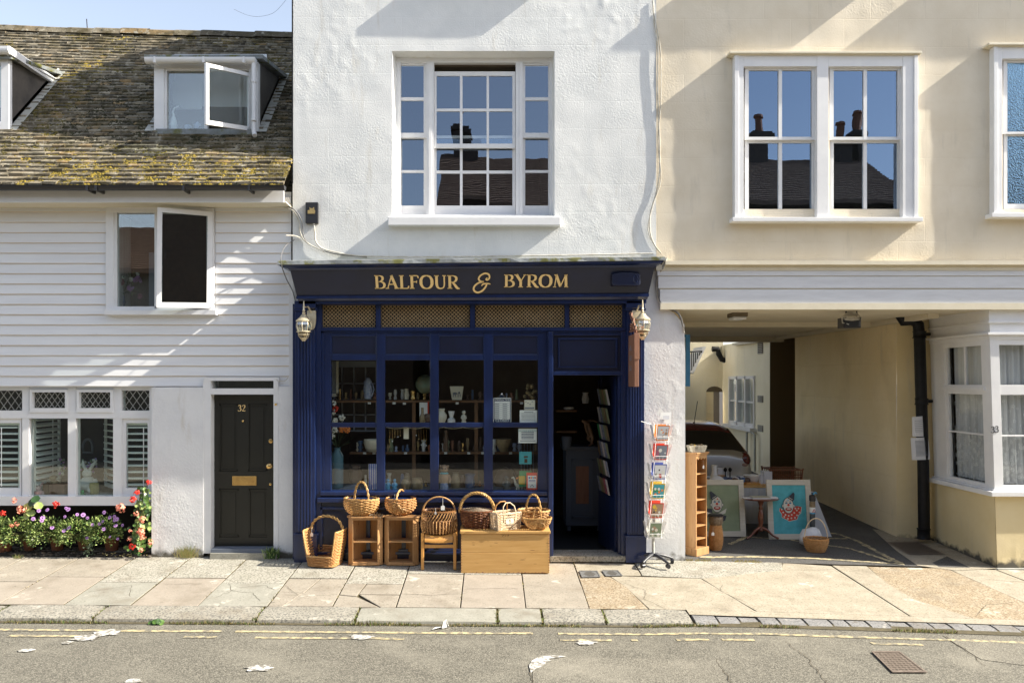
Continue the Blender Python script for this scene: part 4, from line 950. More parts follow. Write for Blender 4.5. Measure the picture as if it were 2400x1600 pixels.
# lettering: serif capitals cut from strokes
def LET():
    S, t, h = .17, .065, 1.0       # thick stem, thin stroke
    def serif(x, y, w=.30, th=.05): return [(x-w/2, y, th), (x+w/2, y, th)]
    Lt = {}
    st = lambda x: [(x, 0, S), (x, 1, S)]
    Lt['B'] = (.66, [st(.15), [(0, .975, .05), (.30, .975, .05)], [(0, .025, .05), (.30, .025, .05)], [(.2, .975, .05), (.38, .96, .06), (.52, .85, .15), (.50, .66, .13), (.36, .545, .05), (.2, .53, .05)], [(.2, .53, .05), (.42, .51, .06), (.60, .38, .15), (.60, .17, .15), (.44, .04, .06), (.2, .025, .05)]])
    Lt['A'] = (.84, [[(.12, 0, t), (.40, 1.0, t)], [(.38, 1.0, S), (.70, 0, S)], [(.22, .33, .06), (.60, .33, .06)], serif(.10, .025, .22), serif(.70, .025, .30)])
    Lt['L'] = (.62, [st(.15), serif(.15, .975), [(0, .03, .06), (.50, .03, .06), (.58, .14, .09), (.60, .22, .04)]])
    Lt['F'] = (.60, [st(.15), serif(.15, .025), [(0, .97, .06), (.48, .97, .06), (.55, .86, .09), (.56, .78, .04)], [(.2, .52, .06), (.44, .52, .06)], [(.44, .42, .05), (.46, .62, .05)]])
    Lt['O'] = (.90, [[(.44, .985, .06), (.22, .90, .13), (.10, .68, .18), (.09, .5, .19), (.10, .32, .18), (.22, .10, .13), (.44, .015, .06), (.66, .10, .13), (.78, .32, .18), (.79, .5, .19), (.78, .68, .18), (.66, .90, .13), (.44, .985, .06)]])
    Lt['U'] = (.80, [[(.15, 1, S), (.15, .6, S), (.15, .34, S), (.22, .10, .13), (.40, .015, .08), (.58, .10, .08), (.64, .34, .09), (.64, .6, .09), (.64, 1, .09)], serif(.15, .975), serif(.64, .975, .24)])
    Lt['R'] = (.74, [st(.15), serif(.15, .025), [(0, .975, .05), (.30, .975, .05)], [(.2, .975, .05), (.40, .96, .06), (.56, .84, .15), (.55, .63, .14), (.40, .50, .06), (.2, .48, .05)], [(.32, .50, .12), (.46, .30, .15), (.62, .06, .15), (.78, .0, .05)]])
    Lt['Y'] = (.74, [[(.10, 1, S), (.38, .48, S)], [(.66, 1, t), (.40, .48, t)], [(.385, 0, S), (.385, .5, S)], serif(.10, .975, .28), serif(.65, .975, .2), serif(.385, .025)])
    Lt['M'] = (1.0, [[(.10, 0, t), (.20, 1, t)], [(.18, 1, S), (.48, .05, S)], [(.48, .05, t), (.80, 1, t)], [(.80, 1, S), (.86, 0, S)], serif(.10, .025, .2), serif(.86, .025, .26), [(.06, .975, .05), (.24, .975, .05)], [(.76, .975, .05), (.92, .975, .05)]])
    return Lt
LT = LET()
ztop, zbot = Z(646, -.32), Z(676, -.32)
def word(w_, xpx0, xpx1, yy, pyt0, pyb0, nm):
    tot = sum(LT[c][0] for c in w_)+.04*(len(w_)-1); x0, x1 = X(xpx0, yy), X(xpx1, yy); s = (x1-x0)/(tot-.06); zz = Z(pyb0, yy); hh = Z(pyt0, yy)-zz; x = x0
    for c in w_:
        mA = MB()
        segs = [[(a[0], a[1]*hh/s, a[2]) for a in sg] for sg in LT[c][1]]
        # lay the letter on the leaning fascia
        sub = MB(); strokes(sub, segs, (x, zz), s, 'gold_edge', 0, th=.003); k = len(sub.v); strokes(sub, segs, (x-.003, zz+.004), s, 'gold', 0, th=.003)
        vs = []
        for i, v in enumerate(sub.v):
            tt = (Z(633, -.36)-v[2])/(Z(633, -.36)-Z(695, -.215)); ysurf = lerp(-.36, -.215, tt)
            vs.append((v[0], ysurf-(.003 if i < k else .0065)-(0.003-v[1]), v[2]))
        sub.v = vs; sub.build('letter', fas)
        x += (LT[c][0]+.04)*s
word('BALFOUR', 878, 1074, -.32, 646.5, 676, 'w')
word('BYROM', 1182, 1331, -.31, 645, 673, 'w')
AMP = [[(.86, .78, .07), (.78, .70, .07), (.86, .66, .08), (.98, .78, .09), (.94, .96, .10), (.72, 1.02, .09), (.46, .90, .09), (.36, .72, .10), (.46, .60, .09), (.66, .565, .08)], [(.66, .565, .08), (.34, .50, .09), (.10, .30, .10), (.08, .10, .11), (.28, -.02, .10), (.54, .06, .10), (.74, .26, .10), (.82, .44, .08), (.74, .46, .05)], [(.52, .34, .05), (.62, .44, .08), (.86, .47, .08), (1.04, .44, .05)]]
for off_, mm in ((0, 'gold_edge'), (1, 'gold')):
    pass
sub = MB(); yy = -.30; s = Z(640, yy)-Z(684, yy); x0 = X(1108, yy); strokes(sub, AMP, (x0, Z(684, yy)), s*.92, 'gold_edge', 0, th=.003); k = len(sub.v); strokes(sub, AMP, (x0-.003, Z(684, yy)+.004), s*.92, 'gold', 0, th=.003)
vs = []
for i, v in enumerate(sub.v):
    tt = (Z(633, -.36)-v[2])/(Z(633, -.36)-Z(695, -.215)); vs.append((v[0], lerp(-.36, -.215, tt)-(.003 if i < k else .0065)-(0.003-v[1]), v[2]))
sub.v = vs; sub.build('letter', fas)
# frieze grilles: pierced lattice of crossed ribs
def grille(a, b, t, u):
    m = MB(); A = P(a, t, -.03); B = P(b, u, -.03); w_ = B.x-A.x; h_ = A.z-B.z; nx = max(1, round(w_/.0465)); nz = 6; cx, cz = w_/nx, h_/nz; g = .0052
    for i in range(nx):
        for j in range(nz):
            x = A.x+i*cx; z = B.z+j*cz; m.lathe([(cx*.30, -.004), (cx*.30, .004), (cx*.17, .004), (cx*.17, -.004)], (0, 0, 0), 'cane', 4, Matrix.Translation((x+cx/2, -.03, z+cz/2)) @ Matrix.Rotation(R(90), 4, 'X') @ Matrix.Rotation(R(45), 4, 'Z'))
    for i in range(nx+1): 
        for j in range(nz):
            x = A.x+i*cx; z = B.z+j*cz
            if i < nx:
                m.tube([(x, -.03, z), (x+cx*.30, -.03, z+cz*.30)], .004, 'cane', 4, cap=False); m.tube([(x+cx, -.03, z), (x+cx*.70, -.03, z+cz*.30)], .004, 'cane', 4, cap=False)
                m.tube([(x, -.03, z+cz), (x+cx*.30, -.03, z+cz*.70)], .004, 'cane', 4, cap=False); m.tube([(x+cx, -.03, z+cz), (x+cx*.70, -.03, z+cz*.70)], .004, 'cane', 4, cap=False)
    m.pb(a-3, t-3, b+3, t+1, -.045, -.02, 'navy'); m.pb(a-3, u-1, b+3, u+3, -.045, -.02, 'navy')
    m.add([(A.x, .02, B.z), (B.x, .02, B.z), (B.x, .02, A.z), (A.x, .02, A.z)], [(0, 1, 2, 3)], 'dark_room')
    m.build('grille', shop)
M('cane', (.50, .37, .20), .6, (.40, .28, .14), 12, .4)
for a, b in ((756, 880), (893, 1101), (1114, 1323), (1335, 1458)): grille(a, b, 714, 768)
m = MB()
for a, b in ((740, 755), (881, 892), (1102, 1113), (1324, 1334), (1459, 1469)): m.pb(a, 709, b, 771, -.07, 0, 'navy')
m.pb(740, 768, 1469, 775, -.085, 0, 'navy'); m.pb(740, 775, 1469, 780, -.06, 0, 'navy'); m.pb(740, 704, 1469, 713, -.08, 0, 'navy')
m.build('transom_rail', shop)
# pilasters with flutes
def pilaster(x0, x1, cap0, plinth):
    m = MB(); m.pb(x0, 712, x1, plinth+4, yP, 0, 'navy')
    n = 5; a, b = x0+5, x1-5
    for i in range(n): 
        c = lerp(a, b, (i+.5)/n); w_ = (b-a)/n*.55
        A = P(c-w_/2, 735, yP); B = P(c+w_/2, plinth-4, yP); m.prism([(A.x, B.z), (B.x, B.z), (B.x, A.z), (A.x, A.z)], yP-.014, yP+.0, 'navy')
    m.pb(x0-2, 705, x1+2, 722, yP-.03, 0, 'navy'); m.pb(x0-4, 722, x1+4, 728, yP-.02, 0, 'navy')
    m.pb(x0-4, plinth, x1+6, plinth+6, yP-.035, 0, 'navy'); m.pb(x0-3, plinth+5, x1+5, 1318, yP-.03, 0, 'navy')
    m.build('pilaster', shop, bevel=.003)
pilaster(692, 738, 0, 1250); pilaster(1470, 1510, 0, 1255)
m = MB(); m.pb(738, 712, 752, 1310, -.09, .02, 'navy'); m.pb(752, 777, 760, 1300, -.06, .02, 'navy'); m.pb(686, 712, 692, 1310, -.07, .0, 'navy'); m.build('window_jamb', shop)
# shop window frame
gx = [(776, 882), (902, 1008), (1028, 1134), (1155, 1261)]; gz = [(844, 990), (1001, 1148)]
m = MB(); yw = -.05
xs = [760, 776, 882, 902, 1008, 1028, 1134, 1155, 1261, 1284]
for i in range(0, 10, 2): m.pb(xs[i], 777, xs[i+1], 1152, yw, yw+.07, 'navy')
for a, b in gx:
    m.pb(a, 777, b, 787, yw+.004, yw+.06, 'navy'); m.pb(a, 831, b, 844, yw+.004, yw+.06, 'navy'); m.pb(a, 990, b, 1001, yw+.006, yw+.06, 'navy'); m.pb(a, 1148, b, 1152, yw+.006, yw+.06, 'navy')
    m.pb(a, 787, b, 831, yw+.022, yw+.05, 'navy_panel')
    for q in [(a, 787, b, 789), (a, 829, b, 831), (a, 787, a+2, 831), (b-2, 787, b, 831)]: m.pb(*q, yw+.008, yw+.03, 'navy')
m.build('window_frame', shop, bevel=.004)
m = MB(); m.pb(750, 1151, 1284, 1161, yw-.06, yw+.05, 'navy'); m.pb(744, 1161, 1284, 1166, yw-.03, yw+.05, 'navy'); m.pb(742, 1166, 1284, 1178, yw-.075, yw+.05, 'navy'); m.build('window_sill', shop, bevel=.01)
m = MB(); rg = random.Random(9)
for a, b in gx:
    for c, e in gz:
        A = P(a-1, c-1, yw+.03); B = P(b+1, e+1, yw+.03); j = [rg.uniform(-.002, .002) for _ in range(2)]
        m.add([(A.x, A.y+j[0], A.z), (B.x, A.y+j[1], A.z), (B.x, A.y+j[1], B.z), (A.x, A.y+j[0], B.z)], [(0, 1, 2, 3)], 'glass')
m.build('shop_glass', shop)
m = MB(); m.pb(742, 1176, 1284, 1316, yw-.02, yw+.1, 'navy_panel')
for q in [(750, 1188, 838, 1292), (862, 1188, 970, 1292), (995, 1188, 1100, 1292), (1125, 1188, 1260, 1292)]:
    a, b, c, e = q
    for r in [(a, b, c, b+6), (a, e-6, c, e), (a, b, a+6, e), (c-6, b, c, e)]: m.pb(*r, yw-.045, yw-.01, 'navy')
m.pb(742, 1293, 1284, 1299, yw-.07, yw, 'navy'); m.pb(742, 1299, 1284, 1330, yw-.055, yw, 'navy_panel')
m.build('stall_riser', shop, bevel=.004)
# door surround
m = MB(); m.pb(1284, 777, 1297, 1310, -.12, .1, 'navy'); m.pb(1286, 777, 1295, 1308, -.135, -.12, 'navy')
m.pb(1297, 777, 1457, 786, -.05, .08, 'navy'); m.pb(1297, 786, 1457, 872, -.02, .05, 'navy_panel')
for r in [(1308, 792, 1447, 796), (1308, 858, 1447, 862), (1308, 796, 1312, 858), (1443, 796, 1447, 858)]: m.pb(*r, -.036, -.01, 'navy')
m.pb(1297, 870, 1457, 879, -.07, .08, 'navy'); m.pb(1456, 777, 1470, 1312, -.08, .1, 'navy'); m.pb(1449, 879, 1457, 1308, -.03, .1, 'navy')
m.build('door_surround', shop, bevel=.004)
m = MB(); m.pb(1290, 1303, 1472, 1316, -.14, .25, 'slab_granite'); m.build('threshold', shop)
# open door leaf, swung inwards against the right
m = MB(); xh = X(1447, .1); T = Matrix.Translation((xh, .10, 0)) @ Matrix.Rotation(R(97), 4, 'Z')
z0, z1 = Z(1300, .1), Z(882, .1); wd = .80
m.box((0, -.02, z0), (wd, .02, z1), 'navy_panel', T); m.box((0, .02, z0), (.1, .035, z1), 'navy', T); m.box((wd-.1, .02, z0), (wd, .035, z1), 'navy', T); m.box((.1, .02, z0), (wd-.1, .035, z0+.7), 'navy', T)
m.build('shop_door', shop)
# right hand pier, rounded towards the alley
m = MB(); xs0, xs1 = X(1508), X(1606)
prof = [(1508, 600), (1545, 600), (1545, 715), (1560, 722), (1580, 733), (1595, 752), (1603, 780), (1606, 830), (1606, 1325), (1508, 1325)]
pts = [(X(a), Z(b)) for a, b in prof]
m.prism(pts, .0, .33, 'pillar_render')
m2 = MB(); wall_grid(m2, X(1510), X(1604), Z(1322), Z(760), [], -.004, 'pillar_render', .004, .035, 8, .018); m.add(m2.v, m2.f, 'pillar_render')
m.box((X(1560), .33, -.4), (X(1606), 3.2, 3.1), 'alley_render')
m.build('end_pier', shop)
# interior of the shop
ix0, ix1 = X(700), X(1500)
m = MB(); room(m, ix0, ix1, -.12, Z(800), .12, 3.6, 'shop_wall'); m.add([(ix0, .12, -.085), (ix1, .12, -.085), (ix1, 3.6, -.085), (ix0, 3.6, -.085)], [(0, 1, 2, 3)], 'shop_floor')
m.add([(ix0, .121, Z(800)), (X(755), .121, Z(800)), (X(755), .121, -.1), (ix0, .121, -.1)], [(0, 1, 2, 3)], 'shop_wall')
m.add([(ix0, .13, Z(840)), (ix1, .13, Z(840)), (ix1, .13, Z(700)), (ix0, .13, Z(700))], [(0, 1, 2, 3)], 'dark_room'); m.build('shop_interior', shop)
m = MB(); zd = Z(1150, .0); m.box((X(745), .06, zd-.03), (X(1283), .72, zd), 'slate_blue'); m.box((X(1283), .08, -.1), (X(1289), .9, Z(800)), 'shop_wall'); m.build('display_floor', shop)
# ================================================================ cream building, right, bridging the alley
crm = thing('cream_building', 'cream rendered building with white sash windows bridging a covered alley on the right', 'house', (X(2000), 3, 0))
BX0 = X(1538)
mb = MB(); wall_grid(mb, BX0, 9.5, Z(612), Z(-140), [(X(1740), X(1910), Z(490), Z(160)), (X(1945), X(2110), Z(490), Z(160)), (X(2350), X(2520), Z(490), Z(140))], .0, 'cream_render', .012, .05, 21, .012)
mb.add([(BX0, 0, Z(-140)), (9.5, 0, Z(-140)), (9.5, 0, 9.0), (BX0, 0, 9.0)], [(0, 1, 2, 3)], 'cream_render')
mb.add([(BX0, .0, 9.0), (9.5, .0, 9.0), (9.5, 7, 9.0), (BX0, 7, 9.0)], [(0, 1, 2, 3)], 'lead'); mb.add([(9.5, 0, 3), (9.5, 7, 3), (9.5, 7, 9), (9.5, 0, 9)], [(0, 1, 2, 3)], 'cream_render')
mb.add([(BX0, .7, Z(700)), (9.5, .7, Z(700)), (9.5, .7, 9), (BX0, .7, 9)], [(0, 1, 2, 3)], 'dark_room')
mb.build('wall', crm, smooth=60)
def hood_window(x0, x1, top, bot, lights, nm='sash_window'):
    w = thing_part(nm, crm); yo = -.085
    m = MB(); m.pb(x0-12, top-2, x1+9, top+3, yo-.05, 0, 'cream_paint'); m.pb(x0-8, top+3, x1+6, top+7, yo-.02, 0, 'cream_paint'); m.build('drip_mould', w, bevel=.004)
    m = MB(); m.pb(x0-5, bot-1, x1+12, bot+9, yo-.06, 0); m.build('sill', w, bevel=.005)
    m = MB(); a0 = lights[0][0][0]-17; b0 = lights[-1][-1][1]+15; r0, r1, r2, r3 = lights_rows
    xs = [x0]+[v for L in lights for v in (L[0][0]-12, L[-1][1]+12)]+[x1]
    for i in range(0, len(xs), 2): m.pb(xs[i], top+7, xs[i+1], bot-1, yo, .0)
    for i in range(1, len(xs)-1, 2): m.pb(xs[i], top+7, xs[i+1], r0-9, yo+.004, 0)
    m.pb(x0, top+7, x0+9, bot-1, yo-.014, 0); m.pb(x1-9, top+7, x1, bot-1, yo-.014, 0)
    m.build('window_frame', w, bevel=.003)
    for L in lights:
        a, b = L[0][0]-9, L[-1][1]+9; mid = (r1+r2)/2
        for (t, u, rows, yf) in ((r0-6, mid, [(r0, r1)], -.03), (mid-3, bot-2, [(r2, r3)], .01)):
            m = MB(); xs = [a]+[v for c in L for v in c]+[b]
            for i in range(0, len(xs), 2): m.pb(xs[i], t, xs[i+1], u, yf, yf+.04)
            for c in L: m.pb(c[0], t, c[1], rows[0][0], yf+.002, yf+.038); m.pb(c[0], rows[0][1], c[1], u, yf+.002, yf+.038)
            o = m.build('sash', w)
            m = MB()
            for c in L:
                A = P(c[0]-1, rows[0][0]-1, yf+.02); B = P(c[1]+1, rows[0][1]+1, yf+.02); j = [random.uniform(-.0012, .0012) for _ in range(2)]
                m.add([(A.x, A.y+j[0], A.z), (B.x, A.y+j[1], A.z), (B.x, A.y+j[1], B.z), (A.x, A.y+j[0], B.z)], [(0, 1, 2, 3)], GL)
            m.build('glass', w)
    return w
lights_rows = (165, 321, 335, 490); GL = 'glass_wavy'
hood_window(1722, 2152, 122, 510, [[(1755, 1825), (1833, 1903)], [(1954, 2024), (2032, 2104)]])
lights_rows = (147, 309, 319, 478); GL = 'glass_frosted'
hood_window(2330, 2560, 102, 500, [[(2361, 2520)]])
# sills and boxes of the floor above, out of frame, that throw the diagonal shade
w = thing_part('upper_window', crm)
m = MB()
m.box((X(1745), -.225, Z(-118)), (X(2160), 0, Z(-128)), 'white_paint'); m.box((X(1760), -.09, Z(-120)), (X(2145), -.02, 8.2), 'white_paint')
m.box((X(2335), -.265, Z(-146)), (9, 0, Z(-156)), 'white_paint'); m.box((X(2350), -.09, Z(-146)), (9, -.02, 8.2), 'white_paint'); m.build('sill', w)
# beam over the alley
m = MB(); xl = X(1541)
for (t, u, yf, mm, xa) in [(611, 620, -.14, 'cream_paint', 1560), (620, 633, -.085, 'cream_paint', 1538), (633, 646, -.07, 'beam_paint', 1541), (646, 648, -.055, 'cream_paint', 1543), (648, 675, -.062, 'beam_paint', 1543), (675, 678, -.045, 'cream_paint', 1544), (678, 710, -.055, 'beam_paint', 1547), (710, 725, -.075, 'cream_paint', 1548)]:
    a = P(xa, t, yf); b = P(2700, u, yf); m.box((a.x, yf, b.z), (9.5, .05 if t < 620 else .04+t*1e-5, a.z), mm)
m.build('beam', crm)
m = MB(); zc = Z(725)
m.add([(X(1548), .06, zc), (6.35, .06, zc), (6.35, 7.0, zc), (X(1548), 7.0, zc)], [(0, 1, 2, 3)], 'ceiling_board'); m.box((X(1548), .06, zc+.01), (9.5, 7.0, zc+.3), 'ceiling_board')
for ya, yb, h in ((2.2, 2.45, .07), (6.3, 6.55, .10), (6.85, 7.0, .02)): m.box((X(1548), ya, zc-h), (5.9, yb, zc), 'ceiling_board')
m.box((5.72, .6, zc-.06), (5.86, 9.2, zc-.001), 'ceiling_board')
m.build('alley_ceiling', crm)
# alley walls
xw = 5.82
m = MB()
def sidewall(m, x, y0, y1, z0, z1, holes, mm, step=.2, amp=.008):
    """wall in the yz plane facing -x; holes as (y0,y1,z0,z1)"""
    t = MB(); wall_grid(t, y0, y1, z0, z1, holes, 0, mm, amp, step, 4)
    m.add([(x+v[1], v[0], v[2]) for v in t.v], t.f, mm)
sidewall(m, xw, 1.62, 5.5, -.3, zc, [], 'alley_render')
m.add([(xw, 5.5, -.3), (xw+1.2, 5.5, -.3), (xw+1.2, 5.5, zc), (xw, 5.5, zc)], [(0, 1, 2, 3)], 'alley_render')
m.add([(xw+1.2, 5.5, -.3), (xw+1.2, 6.9, -.3), (xw+1.2, 6.9, zc), (xw+1.2, 5.5, zc)], [(0, 1, 2, 3)], 'brown_door')
m.add([(xw, 6.9, -.3), (xw+1.2, 6.9, -.3), (xw+1.2, 6.9, zc), (xw, 6.9, zc)], [(0, 1, 2, 3)], 'brown_door')
m.add([(xw, 1.62, -.3), (6.6, 1.42, -.3), (6.6, 1.42, zc), (xw, 1.62, zc)], [(0, 1, 2, 3)], 'cream_lower')
m.build('alley_wall', crm)
# the shop bay on the right: leans a little
LEAN = .031
def lean(m):
    m.v = [(x-LEAN*(z+.2)-(0), y, z) for x, y, z in m.v]; return m
bx = X(2337); by1 = 1.42
bay = thing_part('bay_window', crm)
zt0, zt1, zt2 = Z(722), Z(753), Z(790)
m = MB(); m.box((bx, .0, -.35), (9.5, by1+.1, Z(1160)), 'cream_lower'); lean(m); 
t = MB(); wall_grid(t, bx, 8.2, -.3, Z(1160), [], -.004, 'cream_lower', .006, .06, 31, .02); lean(t); m.add(t.v, t.f, 'cream_lower')
t = MB(); sidewall(t, bx-.004, .0, by1, -.3, Z(1160), [], 'cream_lower', .08, .006); lean(t); m.add(t.v, t.f, 'cream_lower')
m.box((bx-.02, -.05, -.3), (9.5, .0, -.135), 'pale_lead')
m.build('bay_wall', bay)
m = MB(); m.box((bx-.09, -.09, Z(1161)), (9.5, by1-.05, Z(1150))); m.box((bx-.03, -.03, Z(1150)), (9.5, by1-.05, Z(1146))); lean(m).build('sill', bay, bevel=.006)
m = MB()
for (a, b, e) in ((722, 752, 0.0), (752, 757, .02), (757, 779, -.01), (779, 785, .05), (785, 795, .01)): m.box((bx-e, -e, Z(b)), (9.5, by1-.05, Z(a)))
m.box((bx+.03, by1-.06, Z(1150)), (9.5, by1, zc)); lean(m).build('cornice', bay, bevel=.003)
zA, zB, zC, zD, zM = Z(808), Z(902), Z(925), Z(1137), Z(1023)
m = MB(); zb_, zt_ = Z(1147), Z(794)
m.box((bx-.002, -.002, zb_), (bx+.11, .11, zt_))      # corner post
m.box((bx, .11, zb_), (bx+.06, .16, zt_)); m.box((bx, 1.02, zb_), (bx+.06, by1-.06, zt_))
for (z0, z1) in ((zA, zt_), (zC, zB), (zb_, zD)): m.box((bx+.003, .16, z0), (bx+.055, 1.02, z1)); m.box((bx+.20, .003, z0), (8.2, .055, z1)) if 0 else m.box((bx+.11, .003, z0), (9.5, .055, z1))
m.box((bx+.012, .55, zC), (bx+.045, .585, zt_)) ; m.box((bx+.012, .16, zM), (bx+.045, 1.02, zM+.02)); m.box((bx+.11, .014, zM), (9.5, .045, zM+.02)); m.box((bx-.025, .12, zC+.05), (bx+.01, 1.06, zB-.03))
for yy in (.18, 1.0): m.box((bx+.005, yy-.03, zb_), (bx+.05, yy+.02, zt_))
m.box((bx+.62, .01, zb_), (bx+.68, .06, zt_)); lean(m).build('window_frame', bay, bevel=.003)
m = MB(); m.add([(bx+.03, .16, zD), (bx+.03, 1.02, zD), (bx+.03, 1.02, zA), (bx+.03, .16, zA)], [(0, 1, 2, 3)], 'glass_lace'); m.add([(bx+.11, .03, zD), (9.5, .03, zD), (9.5, .03, zA), (bx+.11, .03, zA)], [(0, 1, 2, 3)], 'glass_lace'); lean(m).build('glass', bay)
m = MB(); rg = random.Random(8)
def curtain(m, along, a, b, c, z0, z1, mm, amp=.02, k=60):
    n = max(6, int((b-a)*k)); vs = []
    for i in range(n+1):
        t = lerp(a, b, i/n); o = c+amp*math.sin(i*1.25)+amp*.5*math.sin(i*.61+1)
        vs += [((t, o, z0) if along == 'x' else (o, t, z0)), ((t, o, z1) if along == 'x' else (o, t, z1))]
    m.add(vs, [(2*i, 2*i+2, 2*i+3, 2*i+1) for i in range(n)], mm)
curtain(m, 'y', .16, 1.0, bx+.14, zD, zt_, 'curtain'); curtain(m, 'x', bx+.11, bx+.5, .14, zD, zt_, 'curtain'); curtain(m, 'x', bx+.55, 8.2, .16, zD, zt_, 'curtain'); lean(m).build('curtain', bay, smooth=60)
m = MB()      # lace pattern standing just before the net curtain
for k in range(420):
    f = rg.random() < .68; z = rg.uniform(zD, zM+.05) if rg.random() < .85 else rg.uniform(zM, zC)
    r = rg.uniform(.008, .018); n = 5
    u = rg.uniform(.17, 1.0) if f else rg.uniform(bx+.12, bx+.55)
    for i in range(n):
        a = 2*math.pi*i/n; dx, dz = r*math.cos(a), r*math.sin(a); q = r*.45
        pts = [(-q, 0), (0, -q), (q, 0), (0, q)]
        vs = [((bx+.105, u+dx+p, z+dz+s_) if f else (u+dx+p, .10, z+dz+s_)) for p, s_ in pts]; m.add(vs, [(0, 1, 2, 3)], 'paper')
tag(lean(m).build('lace', bay), kind='stuff')
m = MB(); room(m, bx+.30, 9.4, Z(1150), zt_, .5, 1.4, 'shop_wall'); lean(m).build('room', bay)
m = MB(); a = P(2323, 1014, -.006); s = .078; strokes(m, THREE, (a.x-.005, a.z), s, 'ink', -.008); strokes(m, THREE, (a.x+.60*s-.003, a.z+.006), s, 'ink', -.008); m.build('house_number', bay)
# ---- courtyard behind the alley
court = thing('courtyard_house', 'sunlit cream house behind the alley with narrow sashes and an arched doorway', 'house', (4.5, 10, 0))
m = MB(); yC = 10.3
def Yat(px, x=xw): return x*F/(px-CX)-D
wy0, wy1 = Yat(1769), Yat(1711); wz0, wz1 = 2.18-(990-HY)*(wy0+D+.8)/F, 2.18+(890-878)*(wy0+D)/F+.02
sidewall(m, xw, 6.9, yC, -.3, 3.05, [(wy0, wy1, 1.12, 2.27)], 'court_render', .4, .003)
ax0, ax1, az1 = X(1655, yC), X(1694, yC), Z(905, yC)
t = MB(); wall_grid(t, -4, xw, -.3, 4.6, [(ax0, ax1, -.3, az1-.14)], yC, 'court_render', .003, .5); m.add(t.v, t.f, 'court_render')
n = 8; cx = (ax0+ax1)/2; rw = (ax1-ax0)/2
pts = [(cx+rw*math.cos(R(180*i/n)), az1-.14+.14*math.sin(R(180*i/n))) for i in range(n+1)]
m.add([(ax0, yC-.002, az1-.14), (ax1, yC-.002, az1-.14)]+[(x, yC-.002, z) for x, z in pts], [(0, 1, *range(2, n+3))], 'shop_wall')
m.add([(ax0, yC+.3, -.3), (ax1, yC+.3, -.3), (ax1, yC+.3, az1), (ax0, yC+.3, az1)], [(0, 1, 2, 3)], 'dark_room'); m.box((ax0, yC+.02, -.3), (lerp(ax0, ax1, .45), yC+.25, az1-.14), 'alley_render')
m.build('wall', court)
w = thing_part('court_window', court); m = MB()
for y in (wy0, lerp(wy0, wy1, .333), lerp(wy0, wy1, .666), wy1): m.box((xw-.03, y-.04, 1.12), (xw+.08, y+.04, 2.27))
m.box((xw-.03, wy0, 2.2), (xw+.08, wy1, 2.27)); m.box((xw-.03, wy0, 1.12), (xw+.08, wy1, 1.2)); m.box((xw, wy0, 1.66), (xw+.07, wy1, 1.7)); m.build('window_frame', w)
m = MB(); m.box((xw-.14, wy0-.12, 1.04), (xw+.05, wy1+.15, 1.12)); m.build('sill', w)
m = MB(); m.add([(xw+.04, wy0, 1.12), (xw+.04, wy1, 1.12), (xw+.04, wy1, 2.27), (xw+.04, wy0, 2.27)], [(0, 1, 2, 3)], 'glass'); m.add([(xw+.3, wy0-.3, 1), (xw+.3, wy1+.5, 1), (xw+.3, wy1+.5, 2.4), (xw+.3, wy0-.3, 2.4)], [(0, 1, 2, 3)], 'dark_room'); curtain(m, 'y', wy0, wy1, xw+.15, 1.15, 2.25, 'curtain', .02, 12); m.build('glass', w)
for (pt, pb_) in ((802, 828), (927, 943), (997, 1012)):
    m = MB(); ya, yb = Yat(1789), Yat(1777); z0, z1 = H-(pb_-HY)*(ya+D)/F, H-(pt-HY)*(ya+D)/F; m.box((xw-.012, ya, z0), (xw, yb, z1), 'shop_wall')
    for k in range(6): z = lerp(z0, z1, (k+.5)/6); m.box((xw-.02, ya, z-.006), (xw-.012, yb, z+.006), 'pale_lead')
    m.build('air_vent', court)
m = MB(); yb_ = yC-.15; m.tube([P(1669, 818, yb_), P(1682, 818, yb_), P(1684, 828, yb_), P(1692, 842, yb_), P(1703, 845, yb_), P(1706, 852, yb_)], .07, 'black_iron', 8); m.build('waste_pipe', court)
m = MB(); m.tube([(xw-.1, 6.95+.6, .2), (xw-.1, 7.55, 1.0), (xw-.1, 7.9, 1.05), (xw-.1, 8.1, 1.0), (xw-.1, 8.1, .2)], .025, 'pale_lead', 6); tag(m.build('hoop_rail'), 'grey metal hoop rail against the courtyard wall beside the car', 'rail')
st = thing('outdoor_staircase', 'white outdoor staircase with black railings high in the courtyard behind the alley', 'staircase', (X(1620, 9), 9.4, 2))
m = MB(); q = [P(1648, 812, 9.3), P(1655, 812, 9.3), P(1625, 876, 9.3), P(1617, 872, 9.3)]; m.hexa(q, [v+Vector((0, .9, 0)) for v in q], 'white_paint'); m.build('stringer', st)
m = MB()
for k in range(8): px = 1612+k*4.6; m.tube([P(px, 826, 9.3), P(px, 875-(px-1617)*1.9 if px > 1617 else 880, 9.3)], .012, 'black_iron', 4)
m.tube([P(1600, 825, 9.3), P(1646, 823, 9.3)], .015, 'black_iron', 4); m.build('railing', st)
